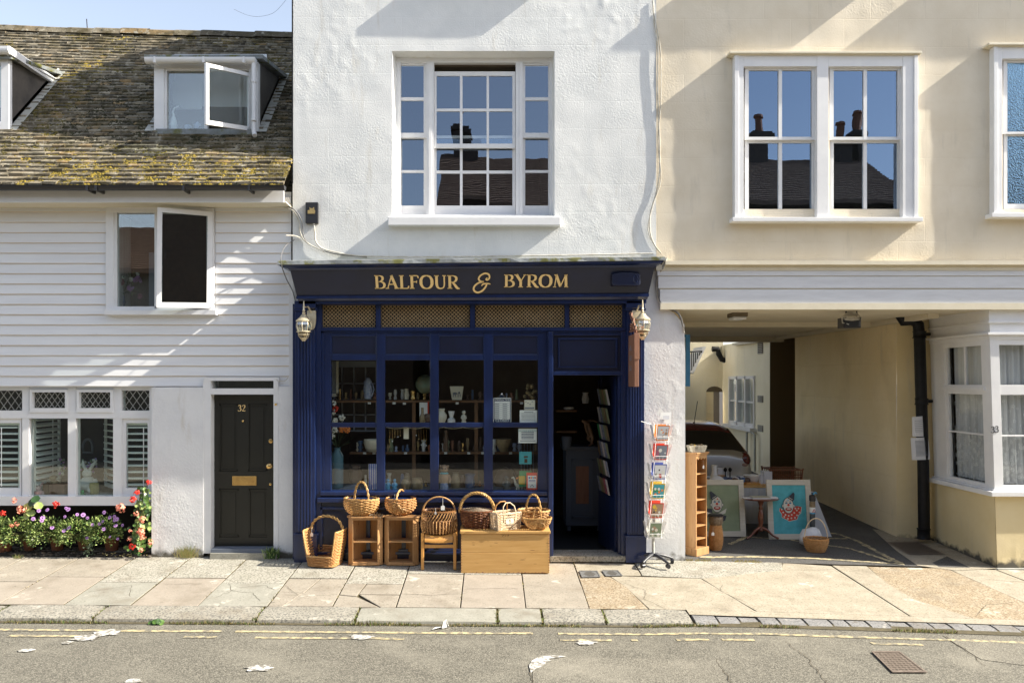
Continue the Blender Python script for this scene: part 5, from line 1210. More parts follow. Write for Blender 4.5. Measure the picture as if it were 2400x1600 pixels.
# ---- drainpipe
dp = thing('drainpipe', 'thick black cast iron drainpipe between the alley and the bay window', 'pipe', (X(2162, 1.3), 1.3, G(6.1, 1.3)))
m = MB(); yq = 1.28
path = [P(2108, 705, yq), P(2110, 738, yq), P(2118, 752, yq), P(2138, 750, yq), P(2152, 760, yq), P(2155, 790, yq), P(2160, 957, yq), P(2164, 1100, yq), P(2166, 1258, yq)]
m.tube(path, .075, 'black_iron', 14); m.build('pipe', dp, smooth=60)
for a, b, px in ((776, 792, 2155), (933, 948, 2160), (1238, 1262, 2165)):
    m = MB(); m.tube([P(px, a, yq), P(px, a+3, yq), P(px, b-3, yq), P(px, b, yq)], [.092, .082, .082, .094], 'black_iron', 14)
    if b < 1200: m.tube([P(px, (a+b)/2, yq), P(px+25, (a+b)/2-1, yq)], [.03, .022], 'black_iron', 8)
    m.build('collar', dp, smooth=50)
def sheet(name, label, pix, y, mm, lines, group=None, bend=.03):
    m = MB(); q = [P(a, b, y) for a, b in pix]; n = 5; vs = []
    for i in range(n+1):
        t = i/n; o = Vector((0, bend*(2*t-1)**2, 0)); vs += [q[0].lerp(q[1], t)+o, q[3].lerp(q[2], t)+o]
    m.add(vs, [(2*i, 2*i+1, 2*i+3, 2*i+2) for i in range(n)], mm)
    for (u0, u1, v, h, lm) in lines:
        for i in range(4):
            a, b = lerp(u0, u1, i/4), lerp(u0, u1, (i+1)/4); f = lambda u, vv: q[0].lerp(q[1], u).lerp(q[3].lerp(q[2], u), vv)+Vector((0, bend*(2*u-1)**2-.0025, 0))
            m.add([f(a, v), f(b, v), f(b, v+h), f(a, v+h)], [(0, 1, 2, 3)], lm)
    return tag(m.build(name), label, 'notice', group)
sheet('notice', 'curled upper paper notice tied to the black drainpipe', [(2140, 977), (2171, 974), (2177, 1022), (2141, 1023)], 1.205, 'paper_grey', [(.15, .85, .2+.09*k, .02, 'ink_grey') for k in range(7)])
sheet('notice', 'lower paper notice with dense print tied to the black drainpipe', [(2137, 1026), (2178, 1024), (2183, 1076), (2140, 1078)], 1.20, 'paper_grey', [(.2, .85, .14+.055*k, .022, 'ink_grey') for k in range(13)])
fl = thing('floodlight', 'black security floodlight with coiled white cable hanging under the alley beam', 'lamp', P(1998, 727, .25))
m = MB(); m.pb(1977, 744, 2018, 768, .18, .36, 'black_plastic'); m.pb(1980, 750, 2015, 765, .17, .18, 'glass_dark'); m.build('housing', fl, bevel=.01)
m = MB(); m.tube([P(1983, 724, .25), P(1983, 748, .25)], .008, 'black_iron'); m.tube([P(2008, 724, .25), P(2008, 748, .25)], .008, 'black_iron'); m.build('bracket', fl)
m = MB(); rg = random.Random(2)
for k in range(4):
    m.tube([P(1996+20*math.cos(a)*(.8+.1*k)+rg.uniform(-1, 1), 738+k*2.2+6*math.sin(a), .2-.03*math.sin(a)) for a in [i*math.pi/6 for i in range(12)]], .006, 'cable_white', 5, closed=True)
m.tube([P(1973, 740, .2), P(1974, 756, .19), P(1990, 760, .165)], .006, 'cable_white', 5); m.build('cable_coil', fl)
cl = thing('bulkhead_light', 'small flat bulkhead light on the alley ceiling', 'lamp', P(1731, 727, .5)); m = MB(); m.box((X(1715, .5), .45, zc-.05), (X(1750, .5), .7, zc), 'shop_wall'); m.build('base', cl); m = MB(); m.box((X(1717, .5), .46, zc-.085), (X(1748, .5), .69, zc-.05), 'paper_grey'); m.build('lamp_cover', cl, bevel=.01)
ps = thing('projecting_board', 'white hanging board with blue frame seen edge on inside the alley', 'sign', P(1612, 840, .5))
m = MB(); xq = X(1606, .4); m.box((xq-.25, .52, Z(903, .5)), (xq+.06, .54, Z(790, .5)), 'paper'); m.build('panel', ps); m = MB(); m.box((xq+.03, .49, Z(905, .5)), (xq+.085, .56, Z(784, .5)), 'blue_frame'); m.box((xq-.25, .49, Z(905, .5)), (xq+.03, .56, Z(900, .5)), 'blue_frame'); m.box((xq-.25, .49, Z(789, .5)), (xq+.03, .56, Z(784, .5)), 'blue_frame'); m.build('frame', ps)
# ================================================================ houses across the road (seen only as reflections)
op = thing('terraced_house', 'plain rendered cottage with slate roof and brick chimney across the road', 'house', (0, -13, 0), 'houses across the road')
def opp(root, x0, x1, ze, zr, mm, seed):
    y0 = -11.6; rg = random.Random(seed)
    m = MB(); m.box((x0, y0-.02, -.5), (x1, y0-7, ze), mm); m.build('wall', root)
    m = MB(); m.add([(x0, y0+.35, ze-.1), (x1, y0+.35, ze-.1), (x1, y0-3.4, zr), (x0, y0-3.4, zr), (x0, y0-7, ze), (x1, y0-7, ze), (x0, y0+.35, ze-.2), (x1, y0+.35, ze-.2)], [(0, 1, 2, 3), (3, 2, 5, 4), (0, 1, 7, 6), (0, 3, 4), (1, 5, 2)], 'tile_far')
    for k in range(26): yy = lerp(y0+.35, y0-3.4, k/26); zz = lerp(ze-.1, zr, k/26); m.box((x0, yy, zz), (x1, yy-.02, zz+.035), 'tile_far')
    m.build('roof', root)
    for fz in (() if seed in (0, 1, 4) else (1.0, 4.4)):
        xx = x0+.6
        while xx < x1-1.2:
            m = MB(); m.box((xx, y0, fz), (xx+.95, y0+.05, fz+1.4), 'white_paint'); m.box((xx+.08, y0+.04, fz+.08), (xx+.87, y0+.06, fz+1.32), 'glass_dark'); m.build('window', root); xx += 2.1
for i, (x0, x1, ze, zr, mm) in enumerate([(-5.4, -2.0, 5.7, 7.2, 'brick_far'), (-1.5, 4.4, 7.0, 9.1, 'brick_far'), (4.4, 6.0, 6.6, 8.3, 'far_wall'), (6.0, 11.5, 7.0, 9.0, 'brick_far'), (-14, -5.4, 5.2, 6.9, 'far_wall'), (11.6, 20, 6.2, 8.4, 'far_wall')]):
    r = op if i == 0 else thing('terraced_house', ['', 'tall brick house with tiled roof and one chimney facing the blue shop', 'low rendered link house between two brick houses across the road', 'brick house with three tall chimneys facing the cream building', 'pale rendered cottage facing the weatherboarded cottage', 'pale rendered house at the right end of the far terrace'][i], 'house', ((x0+x1)/2, -13, 0), 'houses across the road')
    opp(r, x0, x1, ze, zr, mm, i)
    for cx, ct, w_ in {1: [(-.7, 10.15, .78)], 3: [(8.25, 9.7, .6), (10.75, 9.5, .34), (11.3, 9.8, .42)], 0: [(-3.5, 8.2, .6)]}.get(i, []):
        m = MB(); m.box((cx-w_/2, -15.3, zr-1.2), (cx+w_/2, -14.6, ct), 'brick_far'); m.box((cx-w_/2-.06, -15.36, ct-.2), (cx+w_/2+.06, -14.54, ct-.08), 'brick_far')
        for k in (0,): m.lathe([(.13, 0), (.11, .5), (.15, .53), (.13, .6)], (cx+k, -14.95, ct), 'terracotta', 10)
        m.build('chimney', r)
# ================================================================ baskets and furniture in front of the shop
def supell(a, rx, ry, p):
    c, s = math.cos(a), math.sin(a); e = 2/p
    return (rx*math.copysign(abs(c)**e, c), ry*math.copysign(abs(s)**e, s))
def weave(m, rx, ry, h, prof, rows, stakes, m1, m2, p=2.0, sr=.0045, wr=.0038, amp=.0042, z0=0, tops=None):
    """woven body; prof = outline scale at heights 0..1; tops(a) limits the height round the rim"""
    pf = lambda t: interp(t, [i/(len(prof)-1) for i in range(len(prof))], prof)
    for k in range(stakes):
        a = 2*math.pi*(k+.5)/stakes; tm = tops(a) if tops else 1
        m.tube([(*supell(a, rx*pf(t), ry*pf(t), p), z0+h*t) for t in [tm*i/5 for i in range(6)]], sr, m2, 4, cap=False)
    N = stakes*2
    for j in range(rows):
        t = (j+.5)/rows; s = pf(t); pts = []
        for i in range(N):
            a = 2*math.pi*i/N+math.pi/stakes*0; o = amp*(1 if ((i//1)+j*1) % 2 and i % 2 else 0)
            k = (i//2+j) % 2; o = (amp if k else -amp) if i % 2 else 0
            x, y = supell(a, rx*s+o, ry*s+o, p); pts.append((x, y, z0+h*t+.001*math.sin(i*3.3+j)))
        if tops:
            keep = [t <= tops(2*math.pi*i/N)+.001 for i in range(N)]; i0 = 0
            if all(keep): m.tube(pts, wr, m1 if (j % 7) else m2, 4, closed=True)
            else:
                st0 = keep.index(False); run = []
                for i in range(N+1):
                    q = (st0+i) % N
                    if keep[q]: run.append(pts[q])
                    else:
                        if len(run) > 1: m.tube(run, wr, m1, 4)
                        run = []
        else: m.tube(pts, wr, m1, 4, closed=True)
def rope(m, pts, r, mm, turns=6, strands=2, cr=None):
    """twisted cane along a path"""
    P_ = [Vector(p) for p in pts]; L = len(P_)
    for s in range(strands):
        o = []
        for i, p in enumerate(P_):
            d = (P_[min(i+1, L-1)]-P_[max(i-1, 0)]).normalized(); u = d.orthogonal().normalized() if i == 0 else (u-d*u.dot(d)).normalized(); w = d.cross(u)
            a = 2*math.pi*(turns*i/(L-1)+s/strands); o.append(p+(u*math.cos(a)+w*math.sin(a))*r)
        m.tube(o, cr or r*1.05, mm, 5)
def rim(m, rx, ry, z, mm, p=2.0, r=.007, amp=.004, n=40):
    for s in (0, 1):
        m.tube([(*supell(2*math.pi*i/n, rx+amp*math.cos(i*1.5+s*math.pi), ry+amp*math.cos(i*1.5+s*math.pi), p), z+amp*math.sin(i*1.5+s*math.pi)) for i in range(n)], r, mm, 4, closed=True)
def arch(w, h, z, n=20, sx=1, dy=0, ax='x', p=2.0):
    o = []
    for i in range(n+1):
        a = math.pi*i/n; c = math.cos(a); s = math.sin(a); u = w*math.copysign(abs(c)**(2/p), c); v = z+h*abs(s)**(2/p)
        o.append((u, dy, v) if ax == 'x' else (dy, u, v))
    return o
def place(t, px, py, y=None, rot=0, on=None):
    """stand a thing where its foot shows at a photo pixel: on the ground, or on a height"""
    if on is None:
        x, y = gp(px, py, False); t.location = (x, y, G(x, y)+.004)
    else: t.location = (X(px, y), y, on)
    t.rotation_euler = (0, 0, R(rot)); return t
def basket(name, label, body, rimf, handf, cat='basket', floor=None, extra=None):
    t = thing(name, label, cat, local=True, group=None)
    m = MB(); body(m); 
    if floor: m.lathe([(0, .006), (1, .006), (1, .012), (0, .012)], (0, 0, 0), floor[2], 20, Matrix.Diagonal((floor[0], floor[1], 1, 1)))
    m.build('basket_body', t)
    m = MB(); rimf(m); m.build('rim', t, smooth=60)
    if handf: m = MB(); handf(m); m.build('handle', t, smooth=60)
    return t
def price_tag(parent, loc, s=.03, lab=None):
    m = MB(); x, y, z = loc; m.add([(x-s*.5, y, z-s), (x+s*.5, y, z-s), (x+s*.5, y, z), (x, y, z+s*.3), (x-s*.5, y, z)], [(0, 1, 2, 3, 4)], 'paper'); m.tube([(x, y, z+s*.2), (x, y, z+s*2.2)], .0012, 'paper', 3); return m.build('price_tag', parent)
# corner cabinets
def cabinet(label, seed):
    t = thing('corner_cabinet', label, 'cabinet', local=True, group='small pine corner cabinets outside the shop')
    Wd, Dp, Hh = .205, .275, .575
    plan = lambda e: [(-.15-e, -e), (.15+e, -e), (Wd+e, .05-e*.3), (Wd+e, .11), (0, Dp), (-Wd-e, .11), (-Wd-e, .05-e*.3)]
    def slab_(m, e, z0, z1, mm='pine'):
        pl = plan(e); n = len(pl); m.add([(x, y, z0) for x, y in pl]+[(x, y, z1) for x, y in pl], [tuple(range(n-1, -1, -1)), tuple(range(n, 2*n))]+[(i, (i+1) % n, (i+1) % n+n, i+n) for i in range(n)], mm)
    m = MB(); slab_(m, .0, .008, .035); slab_(m, .006, .0, .014); m.build('base', t, bevel=.003)
    m = MB(); slab_(m, .0, Hh-.035, Hh-.015); slab_(m, .010, Hh-.015, Hh-.008); slab_(m, .018, Hh-.008, Hh+.006); m.build('top', t, bevel=.003)
    m = MB(); pl = plan(-.012); m.add([(x, y, .27) for x, y in pl]+[(x, y, .285) for x, y in pl], [tuple(range(6, -1, -1)), tuple(range(7, 14))]+[(i, (i+1) % 7, (i+1) % 7+7, i+7) for i in range(7)], 'pine'); m.build('shelf', t)
    for s in (-1, 1):
        m = MB(); q = [(.145*s, 0), (.15*s, 0), (Wd*s, .05), (Wd*s, .11), ((Wd-.012)*s, .11), ((Wd-.014)*s, .056), (.145*s, .016)]
        if s < 0: q = q[::-1]
        m.add([(x, y, .03) for x, y in q]+[(x, y, Hh-.03) for x, y in q], [tuple(range(6, -1, -1)), tuple(range(7, 14))]+[(i, (i+1) % 7, (i+1) % 7+7, i+7) for i in range(7)], 'pine'); m.build('side_panel', t)
        m = MB(); a = Vector((Wd*s, .11, 0)); b = Vector((0, Dp, 0)); n = (b-a).cross(Vector((0, 0, 1))).normalized()*.010
        m.add([a+Vector((0, 0, .03)), b+Vector((0, 0, .03)), b+Vector((0, 0, Hh-.03)), a+Vector((0, 0, Hh-.03)), a-n*s+Vector((0, 0, .03)), b-n*s+Vector((0, 0, .03)), b-n*s+Vector((0, 0, Hh-.03)), a-n*s+Vector((0, 0, Hh-.03))], [(0, 1, 2, 3), (7, 6, 5, 4), (0, 4, 5, 1), (1, 5, 6, 2), (2, 6, 7, 3), (3, 7, 4, 0)], 'pine')
        for g in range(1, 4): q = a.lerp(b, g/4); m.tube([q-n*s*1.02+Vector((0, 0, .03)), q-n*s*1.02+Vector((0, 0, Hh-.03))], .0015, 'sign_wood', 3)
        m.build('back_panel', t)
    return t
c1 = cabinet('pine corner cabinet beneath the arch-handled golden basket, nearer the log basket', 1)
place(c1, 856, 1325, rot=3)
c2 = copy_tree(c1); c2['label'] = 'pine corner cabinet beneath the round melon-shaped basket, next to the chair'; place(c2, 939, 1325, rot=-3)
m = MB(); rg = random.Random(6)
for k in range(26):
    c = Vector((X(885, -.3)+rg.uniform(-.05, .05), c1.location.y+.06+rg.uniform(-.05, .08), c1.location.z+.585)); d = Vector((rg.uniform(-.05, .05), rg.uniform(-.08, .0), rg.uniform(-.03, .03))); m.tube([c, c+d*.6+Vector((0, 0, .01)), c+d+Vector((0, 0, -.005))], .004, 'wicker_grey', 4)
tag(m.build('cane_bundle'), 'small bundle of grey cane shavings on the left pine cabinet', 'cane bundle')
# basket on the first cabinet
def b1(m): weave(m, .218, .15, .195, [.55, .80, .93, .99, 1.0, .97], 13, 22, 'wicker_gold', 'wicker_honey', wr=.0068, amp=.008, sr=.006)
t = basket('shopping_basket', 'large golden willow basket with tall hoop handle on the left pine cabinet', b1, lambda m: rim(m, .212, .146, .197, 'wicker_gold', r=.009, amp=.007), lambda m: rope(m, arch(.09, .22, .18, 22), .008, 'wicker_handle', 5), floor=(.12, .085, 'wicker_tan'))
place(t, 847, 0, c1.location.y+.12, -14, c1.location.z+.583)
t.location.x = X(847, c1.location.y+.12)
# melon basket
def b2(m): weave(m, .19, .165, .20, [.30, .72, .92, 1.0, .99, .94], 13, 20, 'wicker_honey', 'wicker_honey', amp=.008, wr=.0065)
t = basket('melon_basket', 'round honey coloured ribbed basket with front-to-back handle on the right pine cabinet', b2, lambda m: (rim(m, .180, .155, .20, 'wicker_honey', r=.007), [m.tube([(.008*s, -.168, .17), (.03*s+.025*s*k, -.168+.004*k*k, .12-.012*k), (.04*s+.035*s*k, -.145+.010*k*k, .06)], .005, 'wicker_gold', 4) for s in (-1, 1) for k in range(4)]), lambda m: rope(m, arch(.155, .115, .185, 20, ax='y'), .007, 'wicker_gold', 3), floor=(.06, .05, 'wicker_honey'))
place(t, 939, 0, c2.location.y+.12, -12, c2.location.z+.583); price_tag(t, (-.03, -.13, .21), .025)
# log basket on the pavement
def tops(a):
    c, s = math.cos(a), math.sin(a)
    if abs(c) > .80: return 1.0
    if abs(c) > .66: return lerp(.30, 1.0, (abs(c)-.66)/.14)
    return .28 if s < 0 else .45
def b3(m): weave(m, .225, .20, .41, [.74, .80, .86, .92, .97, 1.0], 24, 30, 'wicker_honey', 'wicker_tan', 5.0, wr=.0075, amp=.007, tops=tops)
def r3(m):
    N = 90; pts = []
    for i in range(N):
        a = 2*math.pi*i/N; t_ = tops(a); s = interp(t_, [0, .2, .4, .6, .8, 1], [.74, .80, .86, .92, .97, 1.0]); pts.append((*supell(a, .225*s, .20*s, 5), .41*t_+.003))
    m.tube(pts, .011, 'wicker_gold', 5, closed=True); m.tube([(*supell(2*math.pi*i/40, .172, .152, 5), .008) for i in range(40)], .010, 'wicker_honey', 5, closed=True)
t = basket('log_basket', 'open-fronted square log basket with arched handle standing on the pavement left of the cabinets', b3, r3, lambda m: rope(m, arch(.205, .17, .40, 24, dy=.05), .010, 'wicker_handle', 5), floor=(.19, .17, 'wicker_brown'))
place(t, 762, 1322, rot=-14); price_tag(t, (-.15, -.05, .37), .035)
# chair
ch = thing('wooden_chair', 'light wooden chair with moulded seat holding the brown trellis basket', 'chair', local=True)
m = MB(); n = 10; vs = []
for i in range(n+1):
    yy = lerp(-.005, .38, i/n); z = .415-.012*math.sin(math.pi*i/n)-(.075*((.045-yy)/.05)**2 if yy < .045 else 0)
    for x in (-.165, -.08, 0, .08, .165): vs += [(x, yy, z-.012*(1-(x/.165)**2))]
k = len(vs); vs2 = vs+[(x, y+.004, z-.014) for x, y, z in vs]
fs = [(i*5+j, i*5+j+1, i*5+j+6, i*5+j+5) for i in range(n) for j in range(4)]; m.add(vs2, fs+[tuple(q+k for q in f[::-1]) for f in fs]+[(j+1, j, k+j, k+j+1) for j in range(4)], 'chair_wood'); m.build('seat', ch, smooth=60)
for x in (-.19, .19):
    m = MB(); m.hexa([(x-.018, .0, .0), (x+.018, .0, .0), (x+.018, .035, .0), (x-.018, .035, .0)], [(x-.019, .015, .43), (x+.017, .015, .43), (x+.017, .05, .43), (x-.019, .05, .43)], 'chair_wood'); m.build('leg', ch, bevel=.006)
    m = MB(); m.hexa([(x-.016, .40, .0), (x+.016, .40, .0), (x+.016, .435, .0), (x-.016, .435, .0)], [(x-.016, .42, .80), (x+.016, .42, .80), (x+.016, .445, .80), (x-.016, .445, .80)], 'chair_wood'); m.build('leg', ch, bevel=.006)
    m = MB(); m.box((x-.01, .05, .33), (x+.01, .40, .37), 'chair_wood'); m.build('side_rail', ch)
m = MB(); m.box((-.175, .018, .255), (.175, .038, .295), 'chair_wood'); m.build('stretcher', ch, bevel=.003)
m = MB(); n = 8; vs = []
for i in range(n+1):
    u = lerp(-.175, .175, i/n); b = .02*(1-(u/.175)**2); vs += [(u, .43+b, .68), (u, .43+b, .79), (u, .445+b, .68), (u, .445+b, .79)]
m.add(vs, [f for i in range(n) for f in [(4*i, 4*i+4, 4*i+5, 4*i+1), (4*i+2, 4*i+3, 4*i+7, 4*i+6), (4*i+1, 4*i+5, 4*i+7, 4*i+3), (4*i, 4*i+2, 4*i+6, 4*i+4)]], 'chair_wood'); m.build('backrest', ch)
place(ch, 1028, 1336)
def b4(m):
    weave(m, .195, .155, .155, [.80, .93, 1.0, 1.05, 1.06], 12, 24, 'wicker_brown', 'wicker_tan', wr=.006, amp=.006)
    for k in range(34):
        a = 2*math.pi*k/34; b = a+.35; p0 = supell(a, .207, .165, 2); p1 = supell(b, .198, .157, 2); m.tube([(*p0, .14), (*supell((a+b)/2, .212, .17, 2), .19), (*p1, .25)], .0055, 'wicker_tan', 4)
        m.tube([(*supell(a, .2, .16, 2), .0), (*supell(a, .218, .177, 2), .08), (*supell(a, .212, .17, 2), .15)], .005, 'wicker_tan', 4)
t = basket('trellis_basket', 'brown oval basket with open slanted trellis below its rim, on the chair', b4, lambda m: (rim(m, .195, .155, .252, 'wicker_brown', r=.010, amp=.006), rim(m, .165, .13, .008, 'wicker_brown', r=.008)), lambda m: m.tube(arch(.192, .175, .24, 22), .010, 'wicker_tan', 7), floor=(.16, .12, 'wicker_brown'))
place(t, 1029, 0, ch.location.y+.17, 0, ch.location.z+.418); price_tag(t, (.055, -.165, .33), .045); price_tag(t, (-.03, -.165, .26), .022)
# chest
cx_, cy_ = gp(1184, 1343, False); cz = G(cx_, cy_)+.003
cst = thing('wooden_chest', 'wide flat-topped pine chest with dovetailed corners carrying four baskets', 'chest', (cx_, cy_, cz), local=True)
m = MB(); w2 = 103.5*(10+cy_)/F
m.box((-w2, 0, 0), (w2, .36, .235), 'pine_wide'); m.box((-w2, .0015, .238), (w2, .36, .455), 'pine_wide')
m.build('chest_body', cst, bevel=.003)
m = MB()
for s in (-1, 1):
    for k in range(14): z = .03+k*.031; m.box((s*(w2-.012), -.0015, z), (s*w2+.0015*s, .003, z+.006), 'sign_wood')
for k in range(26): x = -w2+.06+k*(2*w2-.12)/25+random.uniform(-.012, .012); m.box((x, -.0015, .004), (x+random.uniform(.004, .02), .004, random.uniform(.008, .016)), 'sign_wood')
tag(m.build('dovetails', cst), kind='stuff')
m = MB(); m.box((-w2-.012, -.014, .458), (w2+.012, .375, .492), 'pine_wide'); m.build('lid', cst, bevel=.006)
m = MB(); 
for a, b in ((-.035, .43), (-.025, .438), (.0, .432), (.03, .43), (.034, .44)): m.box((a, -.002, b), (a+.008, .002, b+.006), 'black_iron')
m.build('keyhole', cst)
zt = cz+.494
# lidded red basket
def b5(m):
    weave(m, .195, .15, .20, [.82, .90, .95, .98, .99, .97], 13, 22, 'wicker_red', 'wicker_brown', wr=.0065, amp=.008)
    for j in range(9):
        t_ = j/9; m.tube([(*supell(2*math.pi*i/40, .185*(1-t_), .142*(1-t_), 2), .205+.025*t_+.003*((i+j) % 2)) for i in range(40)], .006, 'wicker_grey', 4, closed=True)
def h5(m): rope(m, arch(.205, .235, .17, 30, p=2.2), .011, 'wicker_handle', 7, 3)
t = basket('lidded_basket', 'dark reddish lidded basket with big twisted hoop handle at the left of the chest', b5, lambda m: rim(m, .19, .146, .20, 'wicker_red', r=.009, amp=.006), h5, floor=(.16, .12, 'wicker_red'))
place(t, 1118, 0, cy_+.22, -6, zt)
# pale square basket
def b6(m):
    weave(m, .165, .10, .19, [.88, .92, .96, .98, 1.0], 13, 26, 'wicker_pale', 'wicker_pale', 9.0, wr=.006, amp=.006)
    rg = random.Random(3)
    for k in range(26): a = 2*math.pi*k/26; m.tube([(.055*math.cos(a)*q, -.103, .10+.045*math.sin(a)*q) for q in (.3, .65, 1)], .004, 'paper_cream', 4)
def h6(m):
    for yy in (-.10, .10): m.tube([(x, yy+dy, z) for x, dy, z in [(-.075, 0, .10), (-.085, 0, .20), (-.075, .02 if yy < 0 else -.02, .27), (-.03, .04 if yy < 0 else -.04, .31), (.03, .04 if yy < 0 else -.04, .31), (.075, .02 if yy < 0 else -.02, .27), (.085, 0, .20), (.075, 0, .10)]], .008, 'wicker_pale' if yy < 0 else 'wicker_honey', 6)
t = basket('square_basket', 'pale rectangular basket with two loop handles and woven medallion, middle of the chest', b6, lambda m: (rim(m, .166, .10, .192, 'wicker_pale', 9, r=.008, n=60), rim(m, .148, .09, .006, 'wicker_pale', 9, r=.007, n=60), [m.tube([(sx*.15*.97, sy*.093, .005), (sx*.163, sy*.099, .19)], .008, 'wicker_pale', 5) for sx in (-1, 1) for sy in (-1, 1)]), h6, floor=(.13, .08, 'wicker_pale'))
place(t, 1184, 0, cy_+.135, 30, zt)
# two baskets at the right end
def b7(m): weave(m, .19, .145, .15, [.62, .80, .92, 1.0], 10, 20, 'wicker_tan', 'wicker_brown', wr=.0062, amp=.008)
t = basket('oval_basket', 'golden oval basket with narrow hoop handle behind the small pale one on the chest', b7, lambda m: rim(m, .19, .145, .152, 'wicker_gold', r=.009, amp=.007), lambda m: rope(m, arch(.085, .20, .14, 20), .008, 'wicker_handle', 5), floor=(.1, .08, 'wicker_tan'))
place(t, 1250, 0, cy_+.25, -8, zt+.045)
def b8(m): weave(m, .165, .10, .13, [.45, .75, .92, 1.0], 13, 22, 'wicker_gold', 'wicker_gold', 4.0)
t = basket('small_basket', 'small boat-shaped pale gold basket at the front right of the chest', b8, lambda m: (rim(m, .165, .10, .135, 'wicker_gold', 4, r=.008, n=40), [m.tube([(s*.015, -.10, .12), (s*(.03+.018*k), -.093, .07), (s*(.035+.02*k), -.075, .02)], .004, 'wicker_gold', 4) for s in (-1, 1) for k in range(4)]), lambda m: (rope(m, arch(.045, .135, .12, 18, dy=-.0), .006, 'wicker_gold', 4), ), floor=(.07, .05, 'wicker_gold'))
place(t, 1259, 0, cy_+.085, -3, zt)
# wall lanterns
def lantern(label, px, pyt, pyb, y, bx_off, s=1.0):
    t = thing('wall_lantern', label, 'lantern', local=True, group='brass wall lanterns'); c = P(px, pyb, y); t.location = c
    Hh = (Z(pyt, y)-Z(pyb, y)); k = Hh/.50
    m = MB(); m.lathe([(.012, .0), (.025, .012), (.05, .04), (.012, .05), (.07, .075), (.075, .09), (.06, .10)], (0, 0, 0), 'worn_brass', 8)
    for i in range(4): a = math.pi/4+math.pi/2*i; m.tube([(.015*math.cos(a), .015*math.sin(a), .0), (.07*math.cos(a), .07*math.sin(a), .06), (.08*math.cos(a), .08*math.sin(a), .115)], .006, 'worn_brass', 4)
    m.lathe([(.08, .105), (.092, .112), (.092, .12), (.078, .125)], (0, 0, 0), 'worn_brass', 12); m.v = [(x*k, y_*k, z*k) for x, y_, z in m.v]; m.build('cage', t, smooth=40)
    m = MB(); m.lathe([(.072, .12), (.092, .17), (.095, .20), (.085, .235), (.075, .245)], (0, 0, 0), 'glass_lantern', 8); m.v = [(x*k, y_*k, z*k) for x, y_, z in m.v]; m.build('glass', t)
    m = MB(); m.lathe([(.072, .235), (.098, .24), (.10, .255), (.08, .275), (.05, .30), (.035, .325), (.015, .335), (.022, .35), (.01, .365), (.018, .38), (.010, .40), (.012, .43), (.004, .50)], (0, 0, 0), 'worn_brass', 8)
    for i in range(8): a = math.pi/4*i; m.tube([(.074*math.cos(a), .074*math.sin(a), .12), (.094*math.cos(a), .094*math.sin(a), .18), (.093*math.cos(a), .093*math.sin(a), .21), (.077*math.cos(a), .077*math.sin(a), .245)], .004, 'worn_brass', 4)
    m.v = [(x*k, y_*k, z*k) for x, y_, z in m.v]; m.build('lantern_cap', t, smooth=40)
    m = MB(); n = 16; ox = bx_off; pts = [(ox+.055*math.cos(2*math.pi*i/n), .17+.0, .30+.16*math.copysign(abs(math.sin(2*math.pi*i/n))**.7, math.sin(2*math.pi*i/n))) for i in range(n)]
    yw_ = -y-.14; m.prism([(x, z) for x, _, z in pts], yw_-.02, yw_, 'worn_brass'); m.tube([(ox, yw_-.01, .34), (ox*.5, yw_*.6, .42), (0, 0, .40)], .010, 'worn_brass', 6)
    m.build('backplate', t, smooth=50); return t
lantern('brass coach lantern on the left pilaster under the fascia', 712, 705, 799, -.30, .06)
lantern('brass coach lantern on the right pilaster beside the hanging wooden sign', 1506, 702, 796, -.30, -.05)
# hanging sign
hs = thing('hanging_sign', 'weathered reddish wooden board hanging edge-on beside the shop door', 'sign', (1.70, -.3, 2.1))
m = MB(); xs_ = 1.676; m.box((xs_, -.55, 2.10), (xs_+.052, .0, 2.715), 'sign_wood'); m.box((xs_-.004, -.557, 2.42), (xs_+.056, -.53, 2.725), 'sign_wood'); m.build('board', hs, bevel=.004)
m = MB(); m.box((xs_-.005, -.14, 2.70), (xs_+.045, -.09, 3.10), 'sign_wood'); m.build('post', hs)
m = MB()
pth = [(xs_+.02, -.12, 3.0), (xs_+.02, -.2, 2.98), (xs_+.02, -.26, 2.92), (xs_+.02, -.34, 2.90), (xs_+.02, -.40, 2.83), (xs_+.02, -.48, 2.80), (xs_+.02, -.52, 2.73)]
rope(m, pth, .012, 'sign_wood', 3, 2, .010); m.tube([(xs_+.02, -.12, 2.77), (xs_+.02, -.58, 2.76)], .012, 'sign_wood', 6)
for k in range(3): m.tube([(xs_+.02, -.2-.1*k+.035*math.cos(a), 2.82+.035*math.sin(a)) for a in [i*.8 for i in range(8)]], .007, 'sign_wood', 5)
m.build('scroll_bracket', hs, smooth=60)
for k, (s_, z) in enumerate((('ANT', 2.56), ('IQU', 2.44), ('ES', 2.32))):
    m = MB()
    for j in range(4): m.box((xs_-.0015, -.35+.04*j, z-.03), (xs_, -.335+.04*j, z+.03), 'ink_grey') if (j+k) % 3 else m.box((xs_-.0015, -.35+.04*j, z-.03), (xs_, -.335+.04*j, z), 'ink_grey')
    m.build('faded_lettering', hs)
ab = thing('alarm_box', 'navy painted alarm bell box at the right end of the fascia', 'alarm', P(1465, 672, -.30))
m = MB(); A = P(1433, 640, -.33); B = P(1498, 671, -.30); m.prism([(A.x, B.z+.01), (A.x+.02, B.z), (B.x-.02, B.z), (B.x, B.z+.01), (B.x, A.z-.02), (lerp(A.x, B.x, .7), A.z), (lerp(A.x, B.x, .3), A.z), (A.x, A.z-.02)], -.38, -.25, 'navy_panel'); m.build('cover', ab, bevel=.008)
